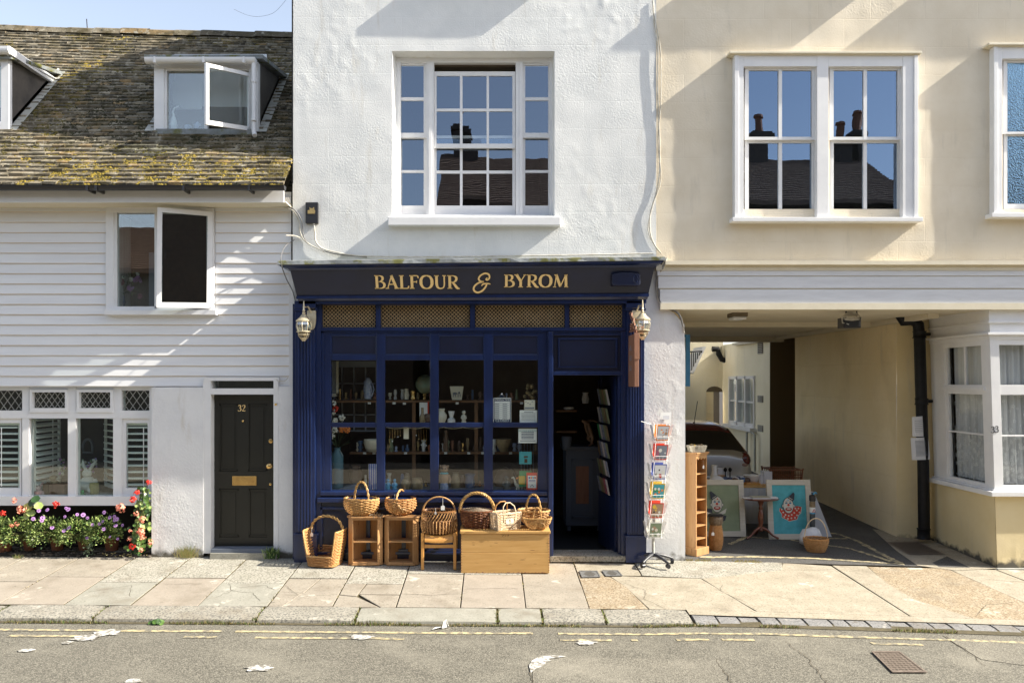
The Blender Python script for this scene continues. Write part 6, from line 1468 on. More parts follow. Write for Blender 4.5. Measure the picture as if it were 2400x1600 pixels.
m = MB(); m.tube([(B.x-.055+.028*math.cos(i*.7), -.383, (A.z+B.z)/2+.045*math.sin(i*.7)) for i in range(9)], .003, 'navy', 4, closed=True); m.build('sounder_ring', ab)
jb = thing('junction_box', 'black telephone junction box with gold emblem on the white wall above the shopfront', 'junction box', P(730, 524, 0))
m = MB(); m.pb(716, 474, 745, 523, -.05, .01, 'black_plastic'); m.build('case', jb, bevel=.004)
m = MB(); mb_pts = [(721, 501), (721, 493), (726, 492), (725, 485), (728, 488), (733, 488), (736, 485), (737, 492), (739, 494), (738, 501)]; m.prism([(X(a, -.052), Z(b, -.052)) for a, b in mb_pts], -.054, -.05, 'brass'); m.build('emblem', jb)
# cables
def cable(label, pts, r=.008, mm='cable_white', group=None, name='cable'):
    """smooth run of cable through photo points (px,py,y)"""
    Q = [P(*p) for p in pts]; o = []
    for i in range(len(Q)-1):
        a, b, c, d = Q[max(i-1, 0)], Q[i], Q[i+1], Q[min(i+2, len(Q)-1)]
        for k in range(5):
            t = k/5; o.append(.5*((2*b)+(c-a)*t+(2*a-5*b+4*c-d)*t*t+(3*b-a-3*c+d)*t**3))
    o.append(Q[-1]); m = MB(); m.tube(o, r, mm, 5); return tag(m.build(name, smooth=60), label, 'cable', group)
cable('white cable running along the top of the lead cornice from the junction box', [(735, 520, -.04), (738, 545, -.03), (740, 565, -.03), (755, 582, -.03), (790, 592, -.03), (850, 600, -.03), (1000, 602, -.03), (1200, 600, -.03), (1400, 597, -.03), (1530, 594, -.03)], .009)
cable('pale cable looping from the cottage eave down to the cornice', [(560, 478, -.02), (640, 484, -.02), (668, 486, -.03), (690, 497, -.04), (701, 520, -.03), (704, 545, -.03), (718, 568, -.03), (760, 590, -.03)], .009)
cable('second pale cable hugging the white wall beside the junction box', [(660, 480, -.03), (688, 490, -.04), (706, 515, -.04), (710, 545, -.03), (724, 572, -.03), (780, 594, -.03), (860, 603, -.025)], .007, 'cable_grey')
cable('short white cable end sticking out over the cottage boards', [(670, 552, -.10), (690, 553, -.06), (704, 558, -.03)], .010)
cable('thin grey cable hooked round the left end of the cornice', [(690, 562, -.03), (668, 578, -.1), (659, 600, -.48), (660, 622, -.49), (672, 655, -.2), (685, 680, -.03), (692, 705, -.03)], .006, 'cable_grey')
cable('pale cable sagging along the cottage eave', [(0, 462, -.02), (100, 469, -.02), (240, 473, -.02), (330, 481, -.02), (420, 477, -.02), (540, 482, -.02), (665, 483, -.02)], .005)
cable('white cable clipped down the joint between white and cream walls', [(1530, 0, -.016), (1534, 60, -.016), (1542, 110, -.02), (1541, 200, -.016), (1545, 300, -.016), (1546, 400, -.016), (1538, 450, -.016), (1524, 500, -.02), (1524, 545, -.016), (1535, 575, -.016), (1550, 594, -.016)], .008)
cable('second white cable twisting beside the joint of the two buildings', [(1532, 30, -.02), (1548, 120, -.022), (1549, 240, -.02), (1542, 330, -.016), (1549, 420, -.02), (1530, 480, -.022), (1519, 540, -.02), (1540, 585, -.016)], .006)
cable('bunch of pale cables bending round the end of the beam onto the pier', [(1562, 604, -.10), (1556, 625, -.09), (1542, 648, -.04), (1540, 680, -.03), (1544, 705, -.03), (1556, 720, -.04), (1580, 725, -.03), (1596, 745, -.03), (1603, 780, -.02)], .012, 'cable_white')
cable('grey cable in the bunch beside the end of the beam', [(1560, 610, -.12), (1548, 640, -.05), (1543, 670, -.05), (1548, 708, -.05), (1570, 722, -.05), (1592, 738, -.04), (1600, 765, -.03)], .008, 'cable_grey')
cable('overhead wire crossing the sky above the cottage ridge', [(548, 22, 3.5), (580, 36, 3.5), (610, 39, 3.5), (645, 28, 3.3), (678, -10, 3.0)], .0022, 'cable_grey', None, 'overhead_wire')
cable('small white cable loop over the cottage door frame', [(642, 884, .02), (652, 892, .0), (668, 892, .0), (676, 884, .0)], .005)
# postcard rack
rx_, ry_ = gp(1531, 1322, False); rzz = G(rx_, ry_)
pr_ = thing('postcard_rack', 'white wire postcard spinner on black five-castor base beside the white pier', 'postcard rack', (rx_, ry_, rzz), local=True)
for k in range(5):
    a = R(-58+72*k); m = MB(); c, s = math.cos(a), math.sin(a)
    m.tube([(0, 0, .115), (.06*c, .06*s, .12), (.16*c, .16*s, .095), (.25*c, .25*s, .065)], [.024, .022, .018, .014], 'grey_plastic', 8); m.build('leg', pr_, smooth=60)
    m = MB(); T = Matrix.Translation((.25*c, .25*s, .027)) @ Matrix.Rotation(a+1.2, 4, 'Z') @ Matrix.Rotation(R(90), 4, 'X'); m.lathe([(.008, -.02), (.027, -.02), (.027, .02), (.008, .02)], (0, 0, 0), 'black_plastic', 12, T); m.tube([(.25*c, .25*s, .03), (.25*c, .25*s, .07)], .01, 'black_plastic', 6); m.build('castor', pr_, smooth=40)
m = MB(); m.tube([(0, 0, .09), (0, 0, .32), (.01, 0, .60)], .018, 'pale_lead', 10); m.build('pole', pr_, smooth=60)
lean_x = .075
def rt(x, y, z): return (x+lean_x*(z-.3)+.0, y, z)
m = MB(); zb, zt_ = .33, 1.70; hw = .075
for x in (-hw, hw):
    for y in (-hw, hw): m.tube([rt(x, y, zb), rt(x, y, zt_)], .0042, 'paper', 4)
for k in range(7):
    z = zb+k*.232
    for d in (0, .035): 
        if z+d < zt_+.02: m.tube([rt(x, y, z+d) for x, y in ((-hw, -hw), (hw, -hw), (hw, hw), (-hw, hw))], .0025, 'paper', 4, closed=True)
for k in range(6):
    z = zb+k*.232
    for (nx, ny) in ((0, -1), (1, 0), (-1, 0), (0, 1)):
        ux, uy = -ny, nx; o = hw+.028
        for e in (-.065, -.02, .02, .065): m.tube([rt(nx*hw+ux*e, ny*hw+uy*e, z), rt(nx*o+ux*e, ny*o+uy*e, z+.006), rt(nx*(o+.01)+ux*e, ny*(o+.01)+uy*e, z+.06)], .0022, 'paper', 3)
        m.tube([rt(nx*(o+.01)+ux*e, ny*(o+.01)+uy*e, z+.06) for e in (-.075, .075)], .0025, 'paper', 3)
m.tube([rt(-.085, 0, zt_-.02), rt(-.26, -.03, zt_+.03)], .004, 'paper', 4); m.build('wire_frame', pr_)
border = ['petal_white', 'bright_red', 'yellow', 'stripe_blue', 'bright_red', 'orange']; rg = random.Random(12)
inner = [('sage', 'skin_clay', 'paper_cream'), ('skin_clay', 'yellow', 'ink'), ('teal', 'orange', 'green'), ('china', 'red', 'ink'), ('ink_grey', 'petal_pink', 'pottery'), ('paper_grey', 'skin_clay', 'orange')]
for k in range(6):
    z = zb+k*.232+.012
    for fi, (nx, ny) in enumerate(((0, -1), (1, 0), (-1, 0), (0, 1))):
        m = MB(); ux, uy = -ny, nx; o = hw+.006; hh = .185; wv = .074
        def q(u, v, d=0):
            e = o+(.022 if fi in (0, 3) else .05)*v+d; return rt(nx*e+ux*u*wv, ny*e+uy*u*wv, z+v*hh)
        m.add([q(-1, 0), q(1, 0), q(1, 1), q(-1, 1)], [(0, 1, 2, 3)], border[k] if fi in (0, 3) else 'paper')
        if fi == 0:
            i_ = inner[k]; m.add([q(-.88, .07, .002), q(.88, .07, .002), q(.88, .93, .002), q(-.88, .93, .002)], [(0, 1, 2, 3)], i_[0])
            for b in range(7):
                u, v = rg.uniform(-.6, .6), rg.uniform(.15, .75); r = rg.uniform(.12, .32); n = 7; m.add([q(u+r*math.cos(2*math.pi*j/n), v+r*.45*math.sin(2*math.pi*j/n), .003+b*.0003) for j in range(n)], [tuple(range(n))], i_[1+b % 2] if b < 5 else 'petal_white')
        m.build('postcard', pr_)
m = MB(); m.add([rt(-.04, -.03, 1.71), rt(.10, -.03, 1.71), rt(.10, -.02, 1.84), rt(-.03, -.02, 1.84)], [(0, 1, 2, 3)], 'paper'); m.add([rt(.0, -.04, 1.75), rt(.075, -.04, 1.75), rt(.075, -.035, 1.80), rt(0, -.035, 1.80)], [(0, 1, 2, 3)], 'paper_grey'); m.build('header_card', pr_)
m = MB(); m.add([rt(-.08, -.02, 1.83), rt(-.03, -.02, 1.79), rt(.005, -.02, 1.85), rt(-.035, -.02, 1.885)], [(0, 1, 2, 3)], 'paper'); m.build('small_card', pr_)
# ================================================================ things in the shop
def solo(name, label, cat, m, group=None, smooth=50): return tag(m.build(name, smooth=smooth), label, cat, group)
def vase(name, label, px, pyb, y, prof, mm, cat='vase', n=16, group=None, sx=1):
    """lathed pot: profile in photo pixels (half width, height above foot)"""
    s = (D+y)/F; c = P(px, pyb, y); m = MB(); m.lathe([(r*s, h*s) for r, h in prof], c, mm, n, sx=1) if sx == 1 else m.lathe([(r*s, h*s) for r, h in prof], c, mm, n, sx=sx); return solo(name, label, cat, m, group)
yb_ = .62; sh = thing('display_shelves', 'brown wooden display shelving standing inside the shop window', 'shelves', P(1030, 1150, yb_))
m = MB(); m.pb(772, 938, 1264, 943, yb_-.02, yb_+.25, 'shelf_wood'); m.build('shelf', sh); m = MB(); m.pb(820, 1059, 1264, 1064, yb_-.02, yb_+.25, 'shelf_wood'); m.build('shelf', sh)
for px in (966, 1112):
    m = MB(); m.pb(px, 936, px+8, 1150, yb_+.02, yb_+.05, 'shelf_wood'); m.build('upright', sh)
tg = lambda px, py, y=.58: P(px, py, y)
m = MB()
for px, py in ((865, 943), (923, 943), (947, 944), (1071, 943), (1222, 943), (854, 1060), (876, 1060), (950, 1060), (1044, 1060), (1098, 1060), (1131, 1060), (1155, 1060), (1196, 1060)): m.pb(px-3, py-1, px+4, py+4, .585, .59, 'paper')
tag(m.build('price_labels', sh), kind='stuff')
yA = .30
rg = random.Random(99)
for (pyb, y, xs_, hr) in ((936, .66, range(785, 1262, 13), (10, 26)), (1058, .66, range(835, 1262, 12), (12, 34)), (1147, .42, range(842, 1215, 14), (14, 40))):
    for px in xs_:
        if rg.random() < .22 or min(abs(px-q) for q in (892, 1018, 1144)) < 8: continue
        px += rg.uniform(-3, 3); hh = rg.uniform(*hr); w_ = rg.uniform(3.5, 7.5); s = (D+y)/F; c = P(px, pyb, y+rg.uniform(-.03, .08)); m = MB(); mm = rg.choice(['pottery', 'china', 'pottery_dark', 'bronze', 'china_blue', 'sign_wood', 'paper_cream', 'pottery_blue', 'sage', 'terracotta', 'brass'])
        pr = [(rg.uniform(.4, 1)*w_*s, hh*s*t_/5) for t_ in range(6)]; m.lathe(pr, c, mm, rg.choice([6, 10, 14]))
        tag(m.build('curio', smooth=50), 'one of the crowd of small pottery and glass curios packed on the window shelves', 'ornament', 'small curios crowding the window shelves')
# left bay
t = thing('dresser_front', 'dark glazed dresser with pale glazing bars behind the left shop window', 'dresser', P(830, 1000, .95)); m = MB()
for a in (800, 828, 855, 880): m.pb(a, 860, a+3, 1010, .93, .96, 'ink_grey')
for b in (897, 934, 970, 1008): m.pb(776, b, 890, b+3, .93, .96, 'ink_grey')
m.pb(776, 846, 890, 860, .92, .97, 'ink_grey'); m.build('glazing_bars', t); m = MB(); m.pb(776, 846, 892, 1012, .97, .99, 'dark_room'); m.build('carcass', t)
t = thing('picture_frame', 'pale framed picture standing at the far left of the shop window', 'picture', P(785, 930, .5)); m = MB()
for q in ((788, 846, 793, 929), (770, 922, 793, 929)): m.pb(*q, .48, .50, 'paper_cream')
m.build('frame', t); m = MB(); m.pb(772, 848, 788, 922, .49, .50, 'ink_grey'); m.build('print', t)
m = MB(); c = P(862, 934, .55); s = .0055; m.lathe([(r*s, h*s) for r, h in ((8, 0), (10, 8), (9, 12), (11, 20), (10, 30), (9, 34), (10, 40), (6, 46), (3, 50))], c, 'china_blue', 8); m.tube([c+Vector((.05, 0, .03)), c+Vector((.08, 0, .12)), c+Vector((.06, 0, .2))], .008, 'china_blue', 5); solo('patterned_jug', 'tall blue and white patterned jug on the upper shelf of the left window', 'jug', m)
# churn with flowers
t = thing('milk_churn', 'tall slate blue metal churn at the left of the shop window', 'churn', P(790, 1148, yA)); s = (D+yA)/F; c = P(790, 1148, yA)
m = MB(); m.lathe([(14.5*s, 0), (15*s, 2*s), (14.5*s, 80*s), (13*s, 84*s), (8*s, 92*s), (7.5*s, 98*s), (9*s, 100*s), (7*s, 100*s), (6.5*s, 90*s)], c, 'churn', 20); m.build('churn_body', t, smooth=50); m = MB(); m.tube([P(795, 1052, yA-.02), P(800, 1060, yA-.05), P(803, 1068, yA-.05)], .004, 'pale_lead', 4); m.build('churn_handle', t)
fl = thing('dried_flowers', 'artificial flowers with white heads rising from the blue churn', 'flowers', P(790, 1050, yA)); rg = random.Random(5)
m = MB()
for px, py in ((780, 970), (782, 985), (801, 978), (785, 1008), (780, 1022), (812, 1005), (777, 940)): m.tube([P(790, 1055, yA), P((790+px)/2-1, (1050+py)/2, yA+.02), P(px, py, yA-.03)], .003, 'leaf_dark', 4)
for k in range(14): a = P(rg.uniform(778, 830), rg.uniform(1000, 1040), yA); m.add([P(790, 1050, yA), a, a+Vector((.01, .02, .015))], [(0, 1, 2)], 'leaf_dark')
m.build('stems', fl); 
for px, py, mm in ((780, 945, 'petal_white'), (779, 965, 'petal_white'), (784, 985, 'petal_white'), (801, 978, 'petal_white'), (784, 1008, 'petal_white'), (779, 1022, 'petal_white'), (800, 1006, 'orange'), (813, 1007, 'orange'), (786, 958, 'red')):
    m = MB(); c = P(px, py, yA-.03)
    for k in range(16): d = Vector((rg.gauss(0, 1), rg.gauss(0, 1), rg.gauss(0, 1))).normalized()*.032; m.ball(c+d, .014, mm, 5, 4)
    m.build('flower_head', fl)
vase('glass_vase', 'faceted dark glass vase beside the blue churn', 834, 1135, .4, [(7, 0), (14, 12), (15, 28), (10, 36), (12, 44), (10, 46)], 'pottery_dark', n=6)
vase('mixing_bowl', 'large cream mixing bowl on the lower shelf of the left window', 873, 1058, .55, [(10, 0), (17, 8), (21, 22), (20, 29), (19, 29), (18, 10), (0, 4)], 'paper_cream', 'bowl', 20)
m = MB(); n = 17; a, b = 864, 882
for i in range(n): m.pb(lerp(a, b, i/n), 1087, lerp(a, b, (i+1)/n), 1147, .16, .20, 'stripe_blue' if i % 4 else 'paper')
solo('striped_towel', 'blue and white striped cloth standing at the right of the first window', 'towel', m, smooth=None)
m = MB(); m.box((X(800, .3), .15, zd+.001), (X(838, .3), .36, zd+.006), 'ink_grey'); m.v = [(x, y, z+(.06 if x > X(830, .3) and z > zd+.004 else 0)) for x, y, z in m.v]; solo('open_book', 'dark open tray lying at the foot of the churn', 'tray', m, smooth=None)
# second bay
t = thing('globe', 'pale green and brown globe on the shelf of the second window', 'globe', P(998, 940, .5)); m = MB(); m.ball(P(995, 895, .62), .12, 'globe', 16, 10) if 0 else None
M('globe_map', (.10, .20, .17), .4, (.22, .17, .09), 7, .3); m.ball(P(996, 900, .60), .125, 'globe_map', 18, 12); m.build('sphere', t, smooth=60); m = MB(); m.tube([P(996, 936, .6), P(996, 920, .6)], .012, 'brass', 6); m.build('stand', t)
def figurine(name, label, px, pyb, y, hpx, mm, mm2=None, w=.36, group=None, cat='figurine'):
    s = (D+y)/F; c = P(px, pyb, y); h = hpx*s; m = MB(); m.lathe([(w*h*.62, 0), (w*h*.66, .05*h), (w*h*.45, .25*h), (w*h*.5, .45*h), (w*h*.34, .62*h), (w*h*.15, .68*h)], c, mm, 10); m.ball(c+Vector((0, 0, .80*h)), .15*h, mm2 or mm, 10, 7); m.tube([c+Vector((-w*h*.45, 0, .55*h)), c+Vector((-w*h*.65, -.1*h, .35*h)), c+Vector((-w*h*.2, -.16*h, .25*h))], .05*h, mm, 5); m.tube([c+Vector((w*h*.45, 0, .55*h)), c+Vector((w*h*.65, -.1*h, .35*h)), c+Vector((w*h*.2, -.16*h, .25*h))], .05*h, mm, 5); return solo(name, label, cat, m, group)
figurine('figurine', 'turquoise seated dog figurine, left one of the pair', 909, 1146, .10, 26, 'sky_blue'); figurine('figurine', 'turquoise seated dog figurine, right one of the pair', 925, 1146, .10, 26, 'sky_blue')
vase('jug', 'mottled yellow jug in the second window behind the turquoise dogs', 952, 1146, .2, [(9, 0), (13, 8), (11, 18), (8, 24)], 'pottery', 'jug'); vase('jug', 'wide pale rimmed yellow jug in the second window', 978, 1146, .2, [(10, 0), (14, 6), (12, 18), (11, 24), (12, 26)], 'pottery', 'jug')
m = MB(); m.pb(983, 943, 1004, 975, .52, .54, 'paper'); m.pb(1002, 941, 1005, 977, .515, .54, 'red'); solo('white_card', 'white picture card with red edge on the shelf of the second window', 'card', m, smooth=None)
vase('bottle', 'dark green bottle standing before the white card', 990, 990, .30, [(6, 0), (7, 4), (7, 14), (3, 22), (3, 34), (4, 35)], 'pottery', 'bottle', 10); vase('pot', 'squat dark pot beside the green bottle', 1003, 988, .32, [(6, 0), (10, 6), (10, 14), (6, 19)], 'pottery_dark', 'pot', 12)
for i, (px, l) in enumerate(((913, 44), (919, 30), (925, 18), (932, 18), (938, 14), (975, 14), (981, 24), (987, 40), (993, 26), (999, 42))):
    m = MB(); m.tube([P(px, 1006, .05), P(px+.5, 1006+l*.8, .05)], .0025, 'brass', 4); m.ball(P(px+.5, 1008+l*.85, .05), .008, 'china' if i % 2 else 'brass', 6, 4); tag(m.build('hanging_necklace'), 'beaded necklace hanging from the cord across the second window', 'necklace', 'necklaces hanging in the second window')
m = MB(); m.tube([P(905+9*i, 1001+3.0*math.sin(math.pi*(i % 5)/5), .04) for i in range(26)], .003, 'paper_cream', 4); solo('beaded_cord', 'beaded cord strung across the middle of the shop windows', 'cord', m)
m = MB(); m.pb(946, 1003, 958, 1028, .06, .062, 'paper_cream'); solo('paper_tag', 'cream paper tag hanging in the second window', 'tag', m, smooth=None)
# third bay
m = MB(); A = P(1054, 905, .5); B = P(1086, 937, .5); m.hexa([(A.x, .5, A.z), (B.x, .5, A.z), (B.x, .64, A.z), (A.x, .64, A.z)], [(A.x+.03, .53, B.z), (B.x-.025, .53, B.z), (B.x-.025, .62, B.z), (A.x+.03, .62, B.z)], 'paper_cream')
for (a, b, r1, r2) in ((1066, 922, .030, .016), (1076, 920, .014, .014)): m.ball(P(a, b, .51), (r1, .012, r2), 'ink_grey', 8, 5)
for a in (1062, 1067, 1073, 1078): m.pb(a, 923, a+1.5, 930, .506, .51, 'ink_grey')
solo('horse_vase', 'tapered cream vase painted with a grey horse in the third window', 'vase', m, smooth=None)
vase('scroll_vase', 'cream vase with dark scroll pattern at the left of the third window', 1035, 990, .3, [(7, 0), (12, 10), (12, 18), (6, 27), (8, 33), (7, 33)], 'paper_cream'); vase('scroll_vase', 'small white flared vase with dark patterned base in the third window', 1058, 990, .3, [(9, 0), (9, 8), (4, 12), (8, 27), (7, 27)], 'china')
figurine('dog_figurine', 'pale china dog sitting on the right of the third window', 1087, 990, .3, 30, 'paper_cream', w=.3)
vase('glass_decanter', 'amber ribbed glass decanter on the lower shelf of the third window', 1045, 1058, .45, [(6, 0), (7, 10), (5, 22), (6, 30), (3, 40), (5, 50)], 'pottery_dark', n=8)
# doll
t = thing('clay_doll', 'brown clay figure of a standing child with teal scarf in the third window', 'figure', P(1041, 1146, .16)); s = (D+.16)/F; c = P(1041, 1146, .16)
m = MB(); m.lathe([(8*s, 0), (9*s, 4*s), (8*s, 14*s), (12*s, 24*s), (11*s, 34*s), (7*s, 38*s)], c, 'skin_clay', 12); m.ball(c+Vector((0, 0, 48*s)), (10*s, 9*s, 10*s), 'skin_clay', 12, 8)
for q in (-1, 1): m.ball(c+Vector((q*9*s, 0, 54*s)), 3*s, 'skin_clay', 6, 5); m.tube([c+Vector((q*11*s, 0, 34*s)), c+Vector((q*14*s, -2*s, 24*s)), c+Vector((q*12*s, -3*s, 16*s))], 3*s, 'skin_clay', 6)
m.build('body', t, smooth=60); m = MB(); m.lathe([(8*s, 35*s), (11*s, 37*s), (8*s, 40*s)], c, 'teal', 12); m.build('scarf', t); m = MB(); m.lathe([(9.5*s, 0), (9.8*s, 8*s), (8.5*s, 15*s)], c, 'china_blue', 12); m.build('skirt', t)
m = MB(); m.ball(c+Vector((-4*s, -8.6*s, 49*s)), 1.4*s, 'ink', 6, 4); m.ball(c+Vector((4*s, -8.6*s, 49*s)), 1.4*s, 'ink', 6, 4); m.build('eyes', t)
vase('stone_jar', 'tall brown stoneware jar behind the clay figure', 1068, 1146, .3, [(10, 0), (12, 14), (9, 30), (6, 38), (8, 40)], 'pottery'); vase('stone_jar', 'broad brown stoneware jar right of the tall one', 1083, 1144, .35, [(10, 0), (12, 14), (11, 28), (9, 32)], 'pottery_dark'); vase('blue_vase', 'blue glazed vase at the right of the third window', 1101, 1146, .28, [(9, 0), (12, 14), (10, 28), (13, 36), (11, 36)], 'pottery_blue')
# fourth bay
vase('bowl', 'wide pottery bowl on the lower shelf of the fourth window', 1180, 1058, .5, [(8, 0), (12, 8), (18, 18), (19, 30), (17, 30)], 'pottery', 'bowl', 18)
m = MB(); rg = random.Random(3)
for k in range(16): m.ball(P(1243+rg.uniform(-13, 13), 918+rg.uniform(-16, 16), .45), .028, 'bronze', 7, 5)
solo('glass_ornament', 'cluster of bronze coloured glass balls in the fourth window', 'ornament', m)
vase('round_tray', 'dark red round tray leaning at the back of the fourth window', 1185, 1146, .5, [(26, 0), (28, 22), (18, 45), (0, 52)], 'pottery_dark', 'tray', 20)
figurine('glass_bust', 'grey glass bust in the fourth window', 1187, 1147, .12, 34, 'post_grey', 'post_grey', w=.42)
t = thing('dinosaur_figure', 'pale long-necked dinosaur figure in the fourth window', 'figure', P(1212, 1147, .10)); s = (D+.1)/F; c = P(1212, 1147, .10)
m = MB(); m.tube([c+Vector((-13*s, 0, 27*s)), c+Vector((-9*s, 0, 29*s)), c+Vector((-6*s, 0, 24*s)), c+Vector((-4*s, 0, 14*s)), c+Vector((2*s, 0, 9*s)), c+Vector((9*s, 0, 8*s)), c+Vector((16*s, 0, 3*s)), c+Vector((22*s, 0, 2*s))], [2*s, 2.5*s, 2*s, 3*s, 6*s, 5*s, 2*s, .6*s], 'paper_cream', 8)
for q in (-1, 4, 9): m.tube([c+Vector((q*s, -2*s, 6*s)), c+Vector((q*s, -2*s, 0))], 1.8*s, 'paper_cream', 6)
m.build('body', t, smooth=60)
t = thing('toy_bird', 'mustard yellow long-legged bird figure in the fourth window', 'figure', P(1223, 1147, .08)); c = P(1223, 1120, .08)
m = MB(); m.pb(1216, 1115, 1231, 1135, .04, .12, 'yellow'); m.ball(P(1223, 1112, .08), .030, 'yellow', 8, 6); m.tube([P(1216, 1118, .08), P(1210, 1121, .04)], .010, 'orange', 5); m.build('body', t, bevel=.01)
for q in (1220, 1227):
    m = MB(); m.tube([P(q, 1135, .08), P(q, 1148, .08)], .004, 'ink', 4); m.build('leg', t)
# notices in the glass
yn = -.012
def board(name, label, q, y, mm, cat='notice', lines=(), lm='ink'):
    t = thing(name, label, cat, P((q[0]+q[2])/2, q[3], y)); m = MB(); m.pb(*q, y, y+.006, mm); m.build('card', t)
    if lines:
        m = MB()
        for (a, b, c_, d_) in lines: m.pb(a, b, c_, d_, y-.0015, y, lm)
        m.build('print', t)
    return t
t = board('opening_times_sign', 'navy and white OPENING TIMES sign reading CLOSED in the fourth window', (1156, 932, 1198, 989), yn, 'notice_blue', 'sign'); m = MB(); m.pb(1156, 932, 1198, 933.5, yn-.003, yn, 'paper'); m.pb(1156, 932, 1157.2, 989, yn-.003, yn, 'paper'); m.pb(1197, 932, 1198, 989, yn-.003, yn, 'paper'); m.pb(1159, 940, 1195, 982, yn-.003, yn, 'paper'); m.build('white_panel', t)
m = MB()
for k in range(8): m.pb(1160, 944+k*4.8, 1194, 944.7+k*4.8, yn-.0045, yn-.003, 'ink_grey'); m.pb(1160, 946+k*4.8, 1170, 947.6+k*4.8, yn-.0045, yn-.003, 'ink_grey') ; m.pb(1178, 946+k*4.8, 1189, 947.6+k*4.8, yn-.0045, yn-.003, 'ink_grey')
m.build('rules', t); c = P(1177, 936.6, yn-.004); text('lettering', 'OPENING TIMES', .028, 'paper', t, c); c = P(1177, 985.5, yn-.004); text('lettering', 'CLOSED', .046, 'paper', t, c)
m = MB(); m.tube([P(1165, 932, yn), P(1176, 923, yn), P(1187, 932, yn)], .002, 'ink_grey', 3); m.ball(P(1176, 923, yn), .012, 'china', 7, 5); m.build('suction_hook', t)
board('white_notice', 'white printed notice above the middle rail of the fourth window', (1218, 961, 1259, 990), yn, 'paper', lines=[(1228, 964.5, 1250, 966)]+[(1222, 968+3*k, 1255, 968.9+3*k) for k in range(6)], lm='ink_grey')
t = board('small_poster', 'small cream poster tilted above the white notice', (1229, 937, 1254, 960), yn+.005, 'paper_cream', lines=[(1230, 954, 1252, 958)]+[(1231+5*k, 940+(k % 3)*3, 1234+5*k, 942+(k % 3)*3) for k in range(4)], lm='ink_grey')
t = board('contact_notice', 'white notice with printed contact lines below the middle rail', (1215, 1004, 1258, 1038), yn, 'paper', lines=[(1222, 1012+3.6*k, 1251, 1013.6+3.6*k) for k in range(5)]+[(1219, 1032, 1255, 1033.3)], lm='notice_blue'); c = P(1236, 1009.5, yn-.003); text('lettering', 'BALFOUR & BYROM', .026, 'notice_teal', t, c)
board('teal_card', 'teal greeting card with small dark figure in the fourth window', (1217, 1058, 1246, 1087), .02, 'teal', 'card', lines=[(1228, 1068, 1237, 1072), (1229, 1075, 1236, 1084)], lm='pottery_dark')
board('green_card', 'green card behind the red payment sign', (1217, 1103, 1246, 1140), .05, 'green', 'card')
t = board('payment_sign', 'red and white card payment sign in the corner of the fourth window', (1234, 1107, 1259, 1147), yn, 'bright_red', 'sign'); m = MB(); m.pb(1237, 1114, 1257, 1143, yn-.003, yn, 'paper'); m.build('white_panel', t)
m = MB(); [m.pb(1239+4.4*k, 1117, 1242.5+4.4*k, 1121, yn-.0045, yn-.003, ['stripe_blue', 'orange', 'sky_blue', 'red'][k]) for k in range(4)]; [m.pb(1239, 1124+3*k, 1255, 1125.5+3*k, yn-.0045, yn-.003, 'stripe_blue') for k in range(2)]; m.tube([P(1243, 1140, yn-.004), P(1247, 1135, yn-.004), P(1251, 1140, yn-.004)], .003, 'ink', 4); m.build('print', t)
cs = thing('card_spinner', 'tall dark wire card spinner behind the fourth window', 'card rack', P(1238, 1150, .2)); m = MB()
for px in (1222, 1229, 1236, 1243, 1250): m.tube([P(px, 1150, .2), P(px, 1040, .2)], .003, 'ink_grey', 4)
m.build('wire_frame', cs)
# seen through the doorway
def roomz(py, y): return Z(py, y)
ycab = 1.55; t = thing('painted_cupboard', 'dark blue-grey painted cupboard with orange panel inside the doorway', 'cupboard', P(1370, 1245, ycab)); m = MB(); m.pb(1326, 1050, 1412, 1232, ycab, ycab+.45, 'slate_blue'); m.pb(1320, 1046, 1418, 1055, ycab-.04, ycab+.45, 'slate_blue'); m.build('carcass', t, bevel=.01)
for q in (1330, 1400): m = MB(); m.pb(q, 1232, q+8, 1243, ycab+.02, ycab+.1, 'slate_blue'); m.build('foot', t)
m = MB()
for r in [(1340, 1075, 1344, 1215), (1388, 1075, 1392, 1215), (1340, 1075, 1392, 1080), (1340, 1210, 1392, 1215)]: m.pb(*r, ycab-.02, ycab, 'slate_blue')
m.pb(1350, 1092, 1380, 1180, ycab-.008, ycab, 'panel_orange') if 0 else m.pb(1350, 1092, 1380, 1180, ycab-.008, ycab, 'sign_wood'); m.build('cupboard_door', t)
# statue of a bending athlete
t = thing('athlete_statue', 'small pale statuette of a crouching discus thrower on the cupboard', 'statue', P(1386, 1046, ycab+.1), local=True); t.location = (X(1386, ycab), ycab+.1, Z(1047, ycab)); k = .36/1.0
def skin(name, parent, joints, edges, mm):
    me = bpy.data.meshes.new(name); me.from_pydata([j[:3] for j in joints], edges, []); o = bpy.data.objects.new(name, me); COL.objects.link(o); me.materials.append(MATS[mm])
    md = o.modifiers.new('skin', 'SKIN'); ss = o.modifiers.new('sub', 'SUBSURF'); ss.levels = 1; ss.render_levels = 1
    for i, j in enumerate(joints): me.skin_vertices[0].data[i].radius = (j[3], j[3])
    me.skin_vertices[0].data[0].use_root = True
    dg = bpy.context.evaluated_depsgraph_get(); m2 = bpy.data.meshes.new_from_object(o.evaluated_get(dg)); bpy.data.objects.remove(o); m2.name = name
    o = bpy.data.objects.new(name, m2); COL.objects.link(o); o.parent = parent; OFF[o.name] = OFF[parent.name]
    for p in m2.polygons: p.use_smooth = True
    if not m2.materials: m2.materials.append(MATS[mm])
    return o
